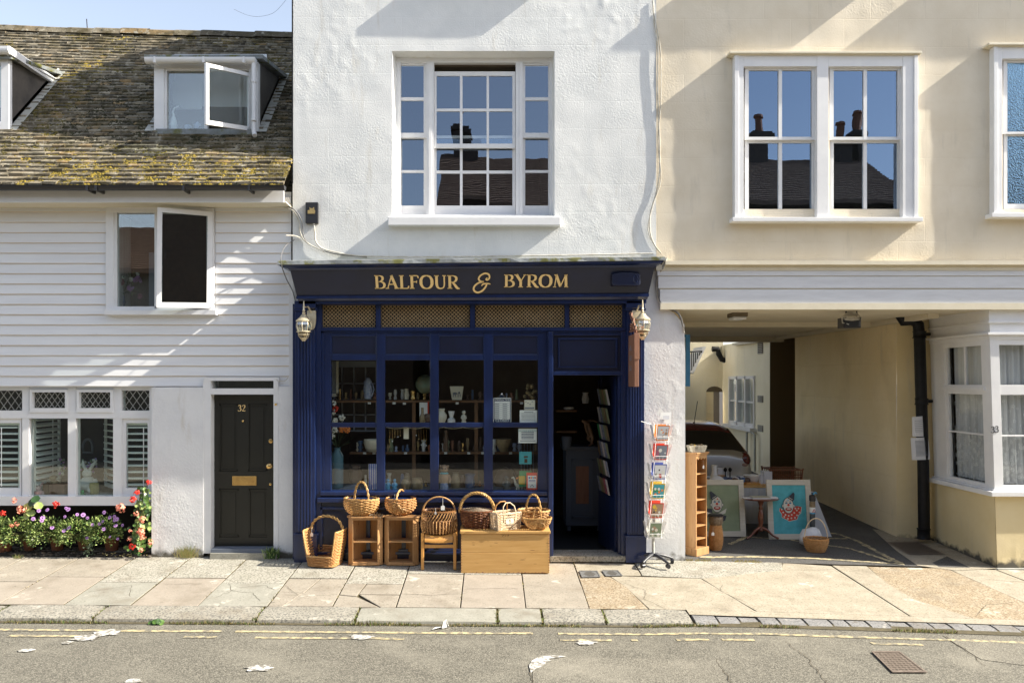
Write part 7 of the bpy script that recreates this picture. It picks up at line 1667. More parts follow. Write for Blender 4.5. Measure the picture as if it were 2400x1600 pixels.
J = [(0, 0, .19, .035), (-.02, 0, .27, .034), (-.06, 0, .335, .040), (-.10, 0, .36, .014), (-.13, 0, .37, .026), (.03, -.02, .12, .026), (.0, -.03, .02, .014), (-.04, -.04, .01, .010), (-.04, .02, .11, .026), (.03, .03, .05, .014), (.06, .03, .01, .010), (-.03, .03, .36, .018), (.05, .06, .37, .013), (.12, .07, .34, .011), (-.08, -.04, .29, .018), (-.06, -.05, .21, .013), (-.02, -.05, .15, .011)]
E_ = [(0, 1), (1, 2), (2, 3), (3, 4), (0, 5), (5, 6), (6, 7), (0, 8), (8, 9), (9, 10), (2, 11), (11, 12), (12, 13), (2, 14), (14, 15), (15, 16)]
bpy.context.view_layer.update(); skin('body', t, J, E_, 'skin_clay'); m = MB(); m.lathe([(.09, 0), (.09, .012), (0, .012)], (0, 0, -.004), 'pottery', 14); m.build('plinth', t); m = MB(); m.ball((.15, .07, .35), (.032, .010, .032), 'skin_clay', 10, 6); m.build('discus', t)
vase('pale_planter', 'pale blue planter on the floor unit left of the statue', 1328, 1050, 1.4, [(9, 0), (11, 8), (12, 26), (11, 28)], 'slate_blue', 'planter')
vase('white_crockery', 'stack of white crockery on a high shelf inside the doorway', 1333, 962, 1.6, [(8, 0), (12, 4), (13, 8), (0, 10)], 'china', 'crockery'); m = MB(); m.pb(1305, 961, 1352, 965, 1.5, 1.8, 'shelf_wood'); m.pb(1305, 1010, 1352, 1014, 1.5, 1.8, 'shelf_wood'); solo('wall_shelf', 'dark wooden shelves at the back of the doorway view', 'shelf', m, smooth=None)
vase('white_jug', 'white jug on a shelf deep inside the doorway', 1372, 945, 1.9, [(7, 0), (9, 10), (6, 22), (8, 26)], 'china', 'jug')
# card racks on the open door leaf
th_ = R(97)
for i, (pz, mm) in enumerate(((930, 'sage'), (973, 'sage'), (1013, 'green'), (1053, 'china_blue'), (1095, 'sage'), (1137, 'petal_pink'))):
    T = Matrix.Translation((xh, .10, 0)) @ Matrix.Rotation(th_, 4, 'Z'); zz = Z(pz, .5); m = MB()
    for j in range(5):
        u = .18+j*.105; m.add([(u, .045, zz-.10), (u+.095, .045, zz-.10), (u+.095, .085, zz+.10), (u, .085, zz+.10)], [(0, 1, 2, 3)], ['paper_grey', mm, 'pottery', 'sage', 'china_blue'][(i+j) % 5], T)
    o = m.build('card_rack'); tag(o, 'row of greeting cards in a wall pocket on the open shop door', 'card rack', 'card pockets on the open shop door')
m = MB(); z0_ = -.075; m.add([P(1300, 1278, .5)*1 for _ in range(0)] or [(X(1312, .2), .14, z0_), (X(1440, .2), .14, z0_), (X(1400, .7), .62, z0_), (X(1306, .7), .62, z0_)], [(0, 1, 2, 3)], 'mat_brown'); m.v = m.v+[(x, y, z-.01) for x, y, z in m.v]; m.f += [(4, 5, 6, 7)]; m.m += [0]; solo('doormat', 'brown doormat just inside the open shop door', 'doormat', m, smooth=None)
# ---- behind the cottage windows
t = thing('flower_vase', 'blue glass vase of pink and purple flowers inside the cottage casement window', 'vase', P(284, 718, .3)); m = MB(); s = (D+.3)/F; m.lathe([(6*s, 0), (8*s, 10*s), (6*s, 22*s), (4*s, 28*s), (6*s, 32*s)], P(286, 718, .3), 'pottery_blue', 12); m.build('vase_body', t, smooth=50)
m = MB(); rg = random.Random(31)
for k in range(60): a = P(286, 690, .3); b = P(rg.uniform(268, 326), rg.uniform(632, 690), rg.uniform(.2, .4)); m.tube([a, a.lerp(b, .5)+Vector((0, 0, .02)), b], .002, 'leaf_dark', 3); m.add([b, b+Vector((rg.uniform(-.03, .03), -.01, rg.uniform(-.03, .03))), b+Vector((rg.uniform(-.03, .03), .01, rg.uniform(-.03, .03)))], [(0, 1, 2)], 'leaf')
m.build('stems', t)
for px, py, mm, r in ((272, 645, 'petal_pink', .05), (283, 660, 'petal_pink', .06), (290, 650, 'petal_white', .03), (308, 655, 'petal_white', .04), (322, 656, 'petal_mauve', .07), (306, 674, 'petal_mauve', .055), (278, 668, 'petal_coral', .04), (322, 643, 'petal_white', .03), (327, 694, 'petal_pink', .05)):
    m = MB(); c = P(px, py, .24)
    for k in range(12): d = Vector((rg.gauss(0, 1), rg.gauss(0, 1), rg.gauss(0, 1))).normalized(); u = d.orthogonal().normalized()*r*.5; m.add([c, c+d*r*.6+u, c+d*r*.9, c+d*r*.6-u], [(0, 1, 2, 3)], mm)
    m.build('flower_head', t)
# dormer ornaments
t = thing('swan_ornament', 'white long-necked ornament on the dormer window sill', 'ornament', P(408, 302, .62)); m = MB(); s = (D+.62)/F
m.lathe([(6*s, 0), (9*s, 10*s), (6*s, 24*s), (2.5*s, 32*s)], P(407, 303, .62), 'china', 12); m.tube([P(407, 272, .62), P(405, 262, .62), P(409, 254, .62), P(416, 251, .62), P(421, 250, .62)], [.016, .014, .012, .012, .014], 'china', 8); m.ball(P(422, 250, .62), .016, 'ink_grey', 6, 4); m.build('body', t, smooth=60)
vase('small_pot', 'small blue and white pot on the dormer sill', 441, 303, .62, [(7, 0), (8, 2), (8, 8), (7, 8)], 'china_blue', 'pot'); vase('ginger_jar', 'lidded blue and white jar on the dormer sill', 463, 303, .62, [(6, 0), (8, 6), (7, 12), (4, 14), (2, 17)], 'china_blue', 'jar')
# toys in the leaded window
ys_ = .42
def toy(name, label, px, pyb, h, mm, y=ys_, ears=0):
    s = (D+y)/F; c = P(px, pyb, y); t = thing(name, label, 'soft toy', c); m = MB(); m.lathe([(.25*h*s, 0), (.34*h*s, .12*h*s), (.30*h*s, .3*h*s), (.16*h*s, .46*h*s), (.08*h*s, .5*h*s)], c, mm, 12); m.ball(c+Vector((0, -.02, .60*h*s)), (.17*h*s, .16*h*s, .15*h*s), mm, 12, 8)
    for q in (-1, 1): m.tube([c+Vector((q*.25*h*s, 0, .38*h*s)), c+Vector((q*.36*h*s, -.03, .2*h*s)), c+Vector((q*.30*h*s, -.06, .05*h*s))], .07*h*s, mm, 7)
    for q in (-1, 1): m.tube([c+Vector((q*.12*h*s, -.02, .05*h*s)), c+Vector((q*.22*h*s, -.13, .04*h*s))], .07*h*s, mm, 7)
    m.build('body', t, smooth=60)
    if ears:
        for q in (-1, 1):
            m = MB(); m.tube([c+Vector((q*.06*h*s, 0, .72*h*s)), c+Vector((q*.10*h*s+(.06*h*s if q > 0 else -.02), 0, .88*h*s)), c+Vector((q*.10*h*s+(.22*h*s if q > 0 else -.03), 0, 1.06*h*s))], [.05*h*s, .065*h*s, .02*h*s], mm, 7); m.build('ear', t, smooth=60)
    m = MB()
    for q in (-1, 1): m.ball(c+Vector((q*.07*h*s, -.175*h*s, .63*h*s)), .02*h*s, 'ink', 6, 4)
    m.build('eyes', t); return t
toy('toy_rabbit', 'tall white toy rabbit with long ears in the cottage window', 206, 1148, 66, 'fur_white', ears=1)
toy('toy_rabbit', 'pale toy rabbit leaning on its friend at the lower left of the cottage window', 92, 1164, 34, 'pink', .3, 1); toy('toy_bear', 'round pink toy slumped in the corner of the cottage window', 74, 1164, 30, 'pink', .3)
toy('toy_doll', 'patterned doll with orange bow sitting on a box in the cottage window', 126, 1148, 48, 'pottery', .5)
m = MB(); m.pb(102, 1135, 152, 1160, .34, .5, 'sign_wood'); m.pb(100, 1133, 112, 1160, .32, .5, 'shelf_wood'); solo('toy_chair', 'brown wooden toy armchair under the doll in the cottage window', 'toy chair', m, smooth=None)
vase('tree_ornament', 'green and white conical ornament beside the white rabbit', 193, 1163, .28, [(7, 0), (7, 5), (4, 8), (3, 14), (0, 17)], 'green', 'ornament'); vase('wicker_pot', 'woven straw pot right of the white rabbit', 221, 1157, .34, [(9, 0), (11, 12), (10, 26), (9, 26)], 'straw', 'pot')
m = MB(); rg = random.Random(17)
for k in range(60): c = P(rg.uniform(140, 152) if k < 25 else rg.uniform(182, 230), rg.uniform(1075, 1110), rg.uniform(.5, .6)); m.ball(c, rg.uniform(.010, .022), rg.choice(['china_blue', 'petal_white', 'petal_mauve', 'leaf_grey']), 5, 4)
solo('dried_posy', 'pale blue and white dried flower posy behind the toys', 'posy', m)
t = thing('arched_mirror', 'small arched frame hanging deep inside the cottage window', 'mirror', P(206, 1055, 1.6)); m = MB(); m.tube([P(206+11*math.cos(a), 1045-16*math.sin(a) if a < 3.2 else 1045, 1.6) for a in [i*math.pi/10 for i in range(11)]]+[P(195, 1060, 1.6), P(217, 1060, 1.6)], .02, 'ink_grey', 5, closed=True); m.build('frame', t)
# ================================================================ alley: stall, paintings, shelf, car
def gy(px, py): x, y = gp(px, py, False); return x, y, G(x, y)+.004
# narrow bookshelf, turned
x, y, z = gy(1636, 1308); bs = thing('narrow_bookcase', 'tall narrow pine bookcase with six shelves turned towards the alley', 'bookcase', (x, y, z), local=True); bs.rotation_euler = (0, 0, R(42)); bs.location.y = y+.10
bw, bd, bh = .245, .165, 1.27
for s in (0, 1): m = MB(); xx = s*(bw-.018); m.box((xx, 0, .09), (xx+.018, bd, bh), 'pine'); m.build('side_panel', bs, bevel=.002)
m = MB(); m.box((.018, bd-.008, .09), (bw-.018, bd, bh), 'pine'); m.build('back_panel', bs)
m = MB(); m.box((-.018, -.02, 0), (bw+.018, bd+.005, .095), 'pine'); m.build('plinth', bs, bevel=.004)
m = MB(); m.box((-.012, -.014, bh), (bw+.012, bd, bh+.018), 'pine'); m.box((-.022, -.024, bh+.018), (bw+.022, bd, bh+.034), 'pine'); m.build('cornice', bs, bevel=.004)
for k in range(6): m = MB(); zz = .20+k*.165; m.box((.018, .006, zz), (bw-.018, bd-.008, zz+.014), 'pine'); m.build('shelf', bs)
m = MB(); a = [(0.018, bh), (.018, bh-.10)]+[(.018+(bw-.036)*t, bh-.06+.02*abs(math.cos(3*math.pi*t))) for t in [i/12 for i in range(13)]]+[(bw-.018, bh-.10), (bw-.018, bh)]; m.prism(a, .0, .012, 'pine'); m.build('apron', bs); price_tag(bs, (.15, -.01, 1.13), .035)
bk = thing('plastic_basket', 'cream perforated plastic basket of oddments on top of the narrow bookcase', 'basket', local=True); bk.location = (bs.location.x+.035, bs.location.y+.11, bs.location.z+bh+.036); bk.rotation_euler = (0, 0, R(12))
m = MB()
for j in range(6):
    t_ = j/5; m.tube([(*supell(2*math.pi*i/32, lerp(.095, .118, t_), lerp(.06, .078, t_), 6), .004+.075*t_) for i in range(32)], .0045 if j in (0, 5) else .003, 'paper_cream', 4, closed=True)
for k in range(40): a = 2*math.pi*k/40; m.tube([(*supell(a, .095, .06, 6), .004), (*supell(a, .118, .078, 6), .079)], .003, 'paper_cream', 4)
m.box((-.09, -.055, .0), (.09, .055, .005), 'paper_cream'); m.build('basket_body', bk); m = MB(); rg = random.Random(4)
for k in range(9): m.ball((rg.uniform(-.08, .06), rg.uniform(-.04, .04), .075+rg.uniform(0, .02)), (.02, .018, .016), rg.choice(['sign_wood', 'yellow', 'pottery', 'brass']), 6, 4)
tag(m.build('oddments', bk), kind='stuff')
# tall wicker jar
x, y, z = gy(1682, 1292); t = thing('wicker_jar', 'tall honey wicker jar with dark band behind the narrow bookcase', 'basket', local=True); t.location = (x, y+.09, z)
m = MB(); weave(m, .088, .088, .33, [.72, .92, 1.0, 1.0, .9, .78], 26, 20, 'wicker_honey', 'wicker_tan', wr=.0055, amp=.005); m.build('basket_body', t); m = MB(); m.lathe([(.068, .32), (.09, .36), (.095, .41), (.085, .45), (.0, .45)], (0, 0, 0), 'wicker_grey', 18); m.build('neck', t); m = MB(); m.lathe([(.10, .445), (.105, .455), (.08, .47), (0, .475)], (0, 0, 0), 'black_plastic', 18); m.build('lid', t); price_tag(t, (-.06, -.09, .24), .035)
# paintings
def painting(label, px0, px1, pyt, pyb, base_y, canvas, blobs, lean_=.10, fw=.075, dx=0):
    x0, x1 = X(px0, base_y), X(px1, base_y); z0 = G((x0+x1)/2, base_y)+.004; hgt = Z(pyt, base_y+lean_)-z0; W_ = x1-x0
    t = thing('painting', label, 'painting', ((x0+x1)/2, base_y, z0), local=True); t.rotation_euler = (-math.atan2(lean_, hgt), 0, R(dx)); w = W_/2
    m = MB()
    for (a, b, c, d) in ((-w, 0, w, fw), (-w, hgt-fw, w, hgt), (-w, fw, -w+fw, hgt-fw), (w-fw, fw, w, hgt-fw)): m.box((a, -.014, b), (c, .014, d), 'frame_wood')
    m.build('frame', t, bevel=.003); m = MB(); m.box((-w+fw, -.002, fw), (w-fw, .008, hgt-fw), canvas); m.build('canvas', t)
    m = MB(); iw, ih = W_-2*fw, hgt-2*fw
    for k, (mm, pts) in enumerate(blobs): m.prism([(-iw/2+u*iw, fw+v*ih) for u, v in pts], -.0032-.0007*k, -.0030-.0007*k+.0003, mm)
    tag(m.build('painted_figure', t)); return t
M('frame_wood', (.50, .46, .38), .7, (.58, .54, .46), 4, .4, stretch=(1, 1, 8))
def ell(cx, cy, rx, ry, n=16, a0=0): return [(cx+rx*math.cos(2*math.pi*i/n+a0), cy+ry*math.sin(2*math.pi*i/n+a0)) for i in range(n)]
def clown(cx, cy, s, ar, collar):
    """white-faced clown head; ar squeezes x for the canvas shape"""
    e = lambda x, y, rx, ry, n=14: ell(cx+x*s*ar, cy+y*s, rx*s*ar, ry*s, n)
    pl = lambda pts: [(cx+x*s*ar, cy+y*s) for x, y in pts]
    o = list(collar(e, pl)); fl = 1
    o += [('ink', e(0, 0, .245, .335)), ('clown_white', e(0, 0, .225, .315)), ('ink', e(-.25, -.02, .045, .08)), ('clown_white', e(-.25, -.02, .03, .06)), ('ink', e(.25, -.02, .045, .08)), ('clown_white', e(.25, -.02, .03, .06))]
    o += [('ink', e(-.09, .10, .05, .035)), ('ink', e(.09, .10, .05, .035)), ('sky_blue', e(-.09, .085, .03, .02)), ('sky_blue', e(.09, .085, .03, .02)), ('red', e(0, .02, .055, .05)), ('ink', e(0, -.15, .15, .075)), ('red', e(0, -.145, .13, .06)), ('clown_white', e(0, -.135, .09, .028)), ('ink', pl([(-.15, .17), (-.09, .20), (-.03, .17), (-.09, .185)])), ('ink', pl([(.15, .17), (.09, .20), (.03, .17), (.09, .185)]))]
    return o
M('clown_white', (.62, .60, .52), .6)
def col_l(e, pl): return [('ink', pl([(-.55, -.15), (-.22, -.18), (-.2, -.36), (-.6, -.36)])), ('clown_white', pl([(-.5, -.30), (-.1, -.38), (.1, -.34), (.42, -.16), (.36, -.36), (.1, -.44), (-.5, -.42)])), ('ink', pl([(-.6, -.44), (.1, -.40), (.40, -.46), (.34, -.64), (.20, -.70), (.25, -.56), (-.1, -.50), (-.6, -.52)])), ('clown_white', pl([(.02, -.58), (.22, -.58), (.2, -.70), (.06, -.74)]))]
hat = lambda cx, cy, s, ar, d: [('ink', [(cx+(d*x)*s*ar, cy+y*s) for x, y in [(-.02, .30), (.20, .18), (.27, .24), (.30, .48), (.25, .54), (.02, .36)]]), ('clown_white', [(cx+(d*x)*s*ar, cy+y*s) for x, y in [(.02, .325), (.19, .235), (.20, .25), (.03, .34)]]), ('red' if d < 0 else 'sky_blue', ell(cx-.02*d*s*ar, cy+.215*s, .03*s*ar, .03*s, 8))]
def col_r(e, pl):
    sc = [(-.38, -.10), (-.40, -.22), (-.30, -.34), (-.30, -.48), (-.12, -.56), (.02, -.64), (.20, -.60), (.38, -.56), (.44, -.40), (.56, -.30), (.60, -.06), (.42, -.02), (.25, -.06), (.0, -.30)]
    o = [('clown_white', pl([(x*1.05, y*1.03) for x, y in sc])), ('red', pl(sc))]
    for x, y in ((-.30, -.16), (-.24, -.28), (-.14, -.38), (-.20, -.46), (0, -.42), (-.04, -.54), (.12, -.52), (.14, -.38), (.28, -.50), (.26, -.30), (.38, -.40), (.38, -.20), (.50, -.28), (.46, -.12), (.32, -.12)): o.append(('clown_white', e(x, y, .04, .035, 8)))
    return o
ar = 1.38
painting('clown painting with black ruff on sage green, left of the pedestal table', 1618, 1748, 1122, 1259, 1.36, 'sage', clown(.50, .58, .54, .95, col_l)+hat(.50, .58, .54, .95, -1), .12)
painting('clown painting with red spotted ruff on turquoise, right of the pedestal table', 1802, 1906, 1122, 1262, 1.30, 'teal', clown(.46, .58, .50, 1.3, col_r)+hat(.46, .58, .50, 1.3, 1), .12)
x, y = X(1925, 1.6), 1.55; m = MB(); z = G(x, y); m.hexa([(x-.12, y, z), (x+.12, y-.02, z), (x+.12, y+.03, z), (x-.12, y+.05, z)], [(x-.12, y+.14, z+.62), (x-.07, y+.14, z+.62), (x-.07, y+.16, z+.62), (x-.12, y+.16, z+.62)], 'paper_grey'); tag(m.build('display_board'), 'pale triangular board leaning behind the bollard', 'board')
# trestle table with cloth
yt = 1.75; tb = thing('stall_table', 'long wooden stall table draped with a white cloth behind the clown paintings', 'table', (X(1700, yt), yt+.3, G(3, yt))); zt_t = Z(1137, yt)
m = MB(); m.box((X(1590, yt), yt, zt_t-.035), (X(1872, yt), yt+.75, zt_t), 'pine_wide'); m.build('tabletop', tb, bevel=.004)
for a in (1640, 1850):
    for b in (.1, .65): m = MB(); m.box((X(a, yt), yt+b, G(3, yt)), (X(a, yt)+.04, yt+b+.04, zt_t-.035), 'pine'); m.build('leg', tb)
m = MB(); curtain(m, 'x', X(1600, yt), X(1858, yt), yt-.02, Z(1226, yt), zt_t-.035, 'cloth', .012, 22); tag(m.build('tablecloth'), 'white cloth hanging down the front of the stall table', 'tablecloth')
def on_table(name, label, px, w, h, mm, dy=.15, prof=None, cat=None):
    c = Vector((X(px, yt+dy), yt+dy, zt_t+.001)); m = MB()
    if prof: m.lathe([(r*w, z_*h) for r, z_ in prof], c, mm, 14)
    else: m.box((c.x-w, c.y-.08, c.z), (c.x+w, c.y+.08, c.z+h), mm)
    return tag(m.build(name, smooth=50 if prof else None), label, cat or name.replace('_', ' '))
on_table('tureen', 'white lidded tureen at the left of the stall table', 1680, .11, .13, 'china', .12, [(.5, 0), (.9, .3), (1, .55), (.7, .8), (.3, .95), (0, 1)]); on_table('pitcher', 'white pitcher behind the bookcase on the stall table', 1674, .06, .26, 'china', .3, [(.7, 0), (1, .3), (.6, .7), (.8, 1), (.7, 1)])
on_table('card_box', 'pale card box standing on the stall table', 1690, .07, .20, 'paper_grey', .45, cat='box'); on_table('book_stack', 'brown box beneath the pale card box on the stall table', 1686, .06, .11, 'pine', .40, cat='box')
m = MB(); rg = random.Random(6)
for k in range(7): c = Vector((X(lerp(1703, 1748, k/6), yt+.2), yt+rg.uniform(.1, .3), zt_t)); m.ball(c+Vector((0, 0, .05)), (.06, .05, .05), rg.choice(['pottery_blue', 'pottery_dark', 'notice_blue', 'bag_white']), 8, 5)
m.v = [(a, b, max(c, zt_t)) for a, b, c in m.v]; tag(m.build('bric_a_brac', smooth=50), 'heap of dark and blue bric-a-brac in the middle of the stall table', 'bric-a-brac', kind='stuff')
for k, px in enumerate((1700, 1711)): on_table('candlestick', ['left of the two dark candlesticks on the stall table', 'right of the two dark candlesticks on the stall table'][k], px, .03, .22, 'black_iron', .35, [(1, 0), (.3, .1), (.25, .7), (.8, .78), (.9, .9), (.4, 1)])
on_table('enamel_bowl', 'white enamel bowl with brown rim on the stall table', 1762, .125, .12, 'china', .25, [(.5, 0), (.8, .4), (1, 1), (.96, 1)], 'bowl'); on_table('jug', 'clear patterned jug right of the enamel bowl', 1784, .04, .14, 'paper_grey', .2, [(.8, 0), (1, .5), (.8, 1)], 'jug')
on_table('paper_box', 'patterned pale box at the right of the stall table', 1796, .06, .18, 'paper_grey', .25, cat='box'); on_table('wooden_block', 'low wooden tray with iron tool on the front of the stall table', 1762, .10, .03, 'chair_wood', .08, cat='tray')
ct = thing('wicker_crate', 'dark openwork crate at the right end of the stall table', 'crate', (X(1842, yt+.4), yt+.4, zt_t)); m = MB(); x0, x1 = X(1808, yt+.2), X(1878, yt+.2)
for a, b in ((x0, yt+.2), (x1, yt+.2), (x0, yt+.55), (x1, yt+.55)): m.tube([(a, b, zt_t), (a+(.02 if a > x0 else -.02), b, zt_t+.20), (a+(.03 if a > x0 else -.03), b-.01, zt_t+.22)], .014, 'wicker_red', 6)
for z_ in (.01, .19): m.box((x0, yt+.19, zt_t+z_), (x1, yt+.205, zt_t+z_+.02), 'wicker_red'); m.box((x0, yt+.545, zt_t+z_), (x1, yt+.56, zt_t+z_+.02), 'wicker_red'); m.box((x0-.01, yt+.2, zt_t+z_), (x0+.005, yt+.55, zt_t+z_+.02), 'wicker_red'); m.box((x1-.005, yt+.2, zt_t+z_), (x1+.01, yt+.55, zt_t+z_+.02), 'wicker_red')
m.build('crate_frame', ct); m = MB()
for k in range(14): a = lerp(x0, x1, (k+.5)/14); m.tube([(a, yt+.2, zt_t+.01), (a, yt+.2, zt_t+.2)], .008, 'wicker_red', 4); m.tube([(a, yt+.55, zt_t+.01), (a, yt+.55, zt_t+.2)], .005, 'wicker_red', 4)
for z_ in (.05, .09, .13): m.tube([(x0, yt+.196, zt_t+z_), (x1, yt+.196, zt_t+z_)], .007, 'wicker_red', 4)
tag(m.build('wicker_bars', ct), kind='stuff')
# pedestal table
x, y, z = gy(1783, 1262); pt = thing('pedestal_table', 'small round mahogany tripod table between the two clown paintings', 'table', local=True); pt.location = (x, y, z); hh = .56
m = MB(); m.lathe([(0, hh-.016), (.235, hh-.016), (.25, hh-.006), (.25, hh), (.235, hh+.004), (0, hh+.004)], (0, 0, 0), 'red_wood', 32, None, 1, .8); m.build('tabletop', pt, smooth=40)
m = MB(); m.lathe([(.02, .10), (.035, .12), (.022, .16), (.034, .24), (.040, .30), (.03, .37), (.018, .40), (.03, .42), (.02, .45), (.05, .535), (.06, .545)], (0, 0, 0), 'red_wood', 14); m.build('pedestal', pt, smooth=50)
for a in (200, 340, 90): c, s = math.cos(R(a)), math.sin(R(a)); m = MB(); m.tube([(.02*c, .02*s, .15), (.09*c, .09*s, .12), (.16*c, .16*s, .05), (.235*c, .235*s, .015)], [.024, .018, .014, .016], 'red_wood', 7); m.build('leg', pt, smooth=60)
for nm, lab, dx_, a, b, c_, mm in (('book', 'wide olive covered book lying on the tripod table', -.02, .125, .08, .022, 'book'), ('book', 'small white book at the right edge of the tripod table', .155, .055, .05, .018, 'paper'), ('book', 'thin white book overhanging the left edge of the tripod table', -.20, .06, .05, .012, 'paper_grey')):
    m = MB(); X_, Y_, Z_ = x+dx_, y-.03, z+hh+.005; m.box((X_-a, Y_-b, Z_), (X_+a, Y_+b, Z_+c_-.004), 'paper'); m.box((X_-a-.003, Y_-b-.003, Z_+c_-.004), (X_+a+.003, Y_+b+.003, Z_+c_), mm); tag(m.build(nm), lab, 'book')
# bollard, basket, bag
x, y, z = gy(1904, 1268); bo = thing('bollard', 'slim grey post with black cap and red warning triangle sticker', 'bollard', local=True); bo.location = (x, y, z); bh_ = .64
m = MB(); m.tube([(0, 0, 0), (0, 0, bh_-.06)], .036, 'post_grey', 14); m.build('post', bo, smooth=50); m = MB(); m.lathe([(.044, bh_-.08), (.044, bh_-.01), (.03, bh_), (0, bh_)], (0, 0, 0), 'black_plastic', 14); m.build('post_cap', bo, smooth=50)
m = MB(); m.lathe([(.0385, .40), (.0385, .47)], (0, 0, 0), 'paper', 14); m.lathe([(.0383, .38), (.0383, .40)], (0, 0, 0), 'sky_blue', 14); m.lathe([(.0383, .47), (.0383, .55)], (0, 0, 0), 'pottery', 14); m.build('sticker', bo); m = MB(); m.add([(-.02, -.042, .405), (.032, -.036, .405), (.008, -.042, .455)], [(0, 1, 2)], 'red'); m.add([(-.006, -.0435, .412), (.021, -.0395, .412), (.0085, -.0435, .438)], [(0, 1, 2)], 'paper'); m.build('warning_triangle', bo)
m = MB(); m.box((-.01, -.02, bh_), (.02, .01, bh_+.035), 'black_plastic'); m.tube([(.0, -.02, bh_+.01), (.03, -.03, bh_+.04), (.05, -.02, bh_+.02)], .010, 'sky_blue', 6); m.build('padlock', bo)
x, y, z = gy(1921, 1297)
def b9(m): weave(m, .158, .14, .17, [.66, .84, .95, 1.0], 13, 24, 'wicker_tan', 'wicker_honey', wr=.0062, amp=.006)
t = basket('wicker_basket', 'round wicker basket with thin tall handle on the alley floor by the bollard', b9, lambda m: rim(m, .156, .138, .172, 'wicker_honey', r=.008), lambda m: m.tube(arch(.152, .27, .165, 22), .007, 'wicker_pale', 6), floor=(.1, .09, 'wicker_tan')); t.location = (x, y+.12, z)
m = MB(); c = Vector((x+.05, y+.42, z)); m.ball(c+Vector((0, 0, .13)), (.16, .10, .13), 'bag_white', 12, 9)
m.v = [(a+.03*noise.noise(Vector((a*14, b*14, d*14))), b+.03*noise.noise(Vector((a*11+5, b*11, d*11))), max(z, d+.04*noise.noise(Vector((a*12, b*12+9, d*12))))) for a, b, d in m.v]; tag(m.build('plastic_bag', smooth=80), 'crumpled white plastic bag behind the alley basket', 'bag')
# car
car = thing('parked_car', 'silver hatchback with dark red roof parked in the alley, seen from behind', 'car', (3.51, 5.4, G(3.5, 5)))
def section(y, w0, wb, wt, z0, zb, zt, cx=3.51):
    h = [(0, z0), (w0*.85, z0), (w0, z0+.10), (w0+.02, (z0+zb)/2), (wb, zb-.06), (wb-.02, zb), (lerp(wb, wt, .55), lerp(zb, zt, .55)), (wt, zt-.05 if zt-zb > .1 else zt-.005), (wt*.72, zt), (0, zt+.012)]
    return [(cx+a, y, b) for a, b in h]+[(cx-a, y, b) for a, b in h[::-1][1:-1]]
SS = [(3.44, .66, .62, .40, .34, .62, .70), (3.47, .78, .76, .60, .30, .78, .90), (3.50, .82, .81, .72, .28, .86, .985), (3.58, .83, .83, .76, .28, .90, 1.01), (3.98, .84, .84, .66, .28, .96, 1.30), (4.10, .84, .84, .62, .28, .97, 1.385), (4.8, .84, .83, .60, .28, .97, 1.45), (5.6, .84, .82, .58, .28, .96, 1.42), (6.3, .84, .80, .66, .28, .95, 1.08), (7.1, .80, .74, .6, .3, .85, .90), (7.35, .66, .6, .5, .35, .6, .65)]
body = MB(); n = 18; vs = [p for s in SS for p in section(*s)]
for i in range(len(SS)-1):
    for j in range(n):
        k = (j+1) % n; jj = min(j, n-1-j); mm = 'car_silver'
        if i >= 4 and i <= 6 and jj in (5, 6): mm = 'glass_dark'
        if i == 3 and jj in (7, 8): mm = 'glass_dark'
        if i in (4, 5, 6) and jj in (7, 8): mm = 'car_red'
        if i == 7 and jj in (7, 8): mm = 'glass_dark'
        if i in (2, 3) and jj == 6: mm = 'car_red'
        body.add([vs[i*n+j], vs[i*n+k], vs[(i+1)*n+k], vs[(i+1)*n+j]], [(0, 1, 2, 3)], mm)
body.add([vs[j] for j in range(n)], [tuple(range(n))], 'car_silver'); o = body.build('body', car, smooth=55)
for s in (-1, 1):
    m = MB(); m.ball((3.51+s*.73, 3.56, .84), (.11, .10, .135), 'lamp_red', 12, 8); m.ball((3.51+s*.71, 3.475, .77), (.06, .03, .03), 'lamp_clear', 8, 6); m.build('tail_lamp', car, smooth=70)
    for yy in (4.05, 6.5): m = MB(); zc_ = G(3.5, yy)+.30; T = Matrix.Translation((3.51+s*.74, yy, zc_)) @ Matrix.Rotation(R(90), 4, 'Y'); m.lathe([(.12, -.1), (.30, -.1), (.30, .1), (.12, .1)], (0, 0, 0), 'rubber', 18, T); m.build('wheel', car, smooth=40)
m = MB(); m.box((2.78, 3.40, .42), (4.24, 3.5, .60), 'car_silver'); m.build('bumper', car, bevel=.03); m = MB(); m.tube([(3.60, 4.35, 1.42), (3.70, 4.5, 1.80)], .006, 'rubber', 5); m.ball((3.60, 4.35, 1.42), .02, 'rubber', 8, 5); m.build('aerial', car); m = MB(); m.box((4.02, 3.475, .80), (4.13, 3.488, .825), 'pale_lead'); m.build('badge', car)
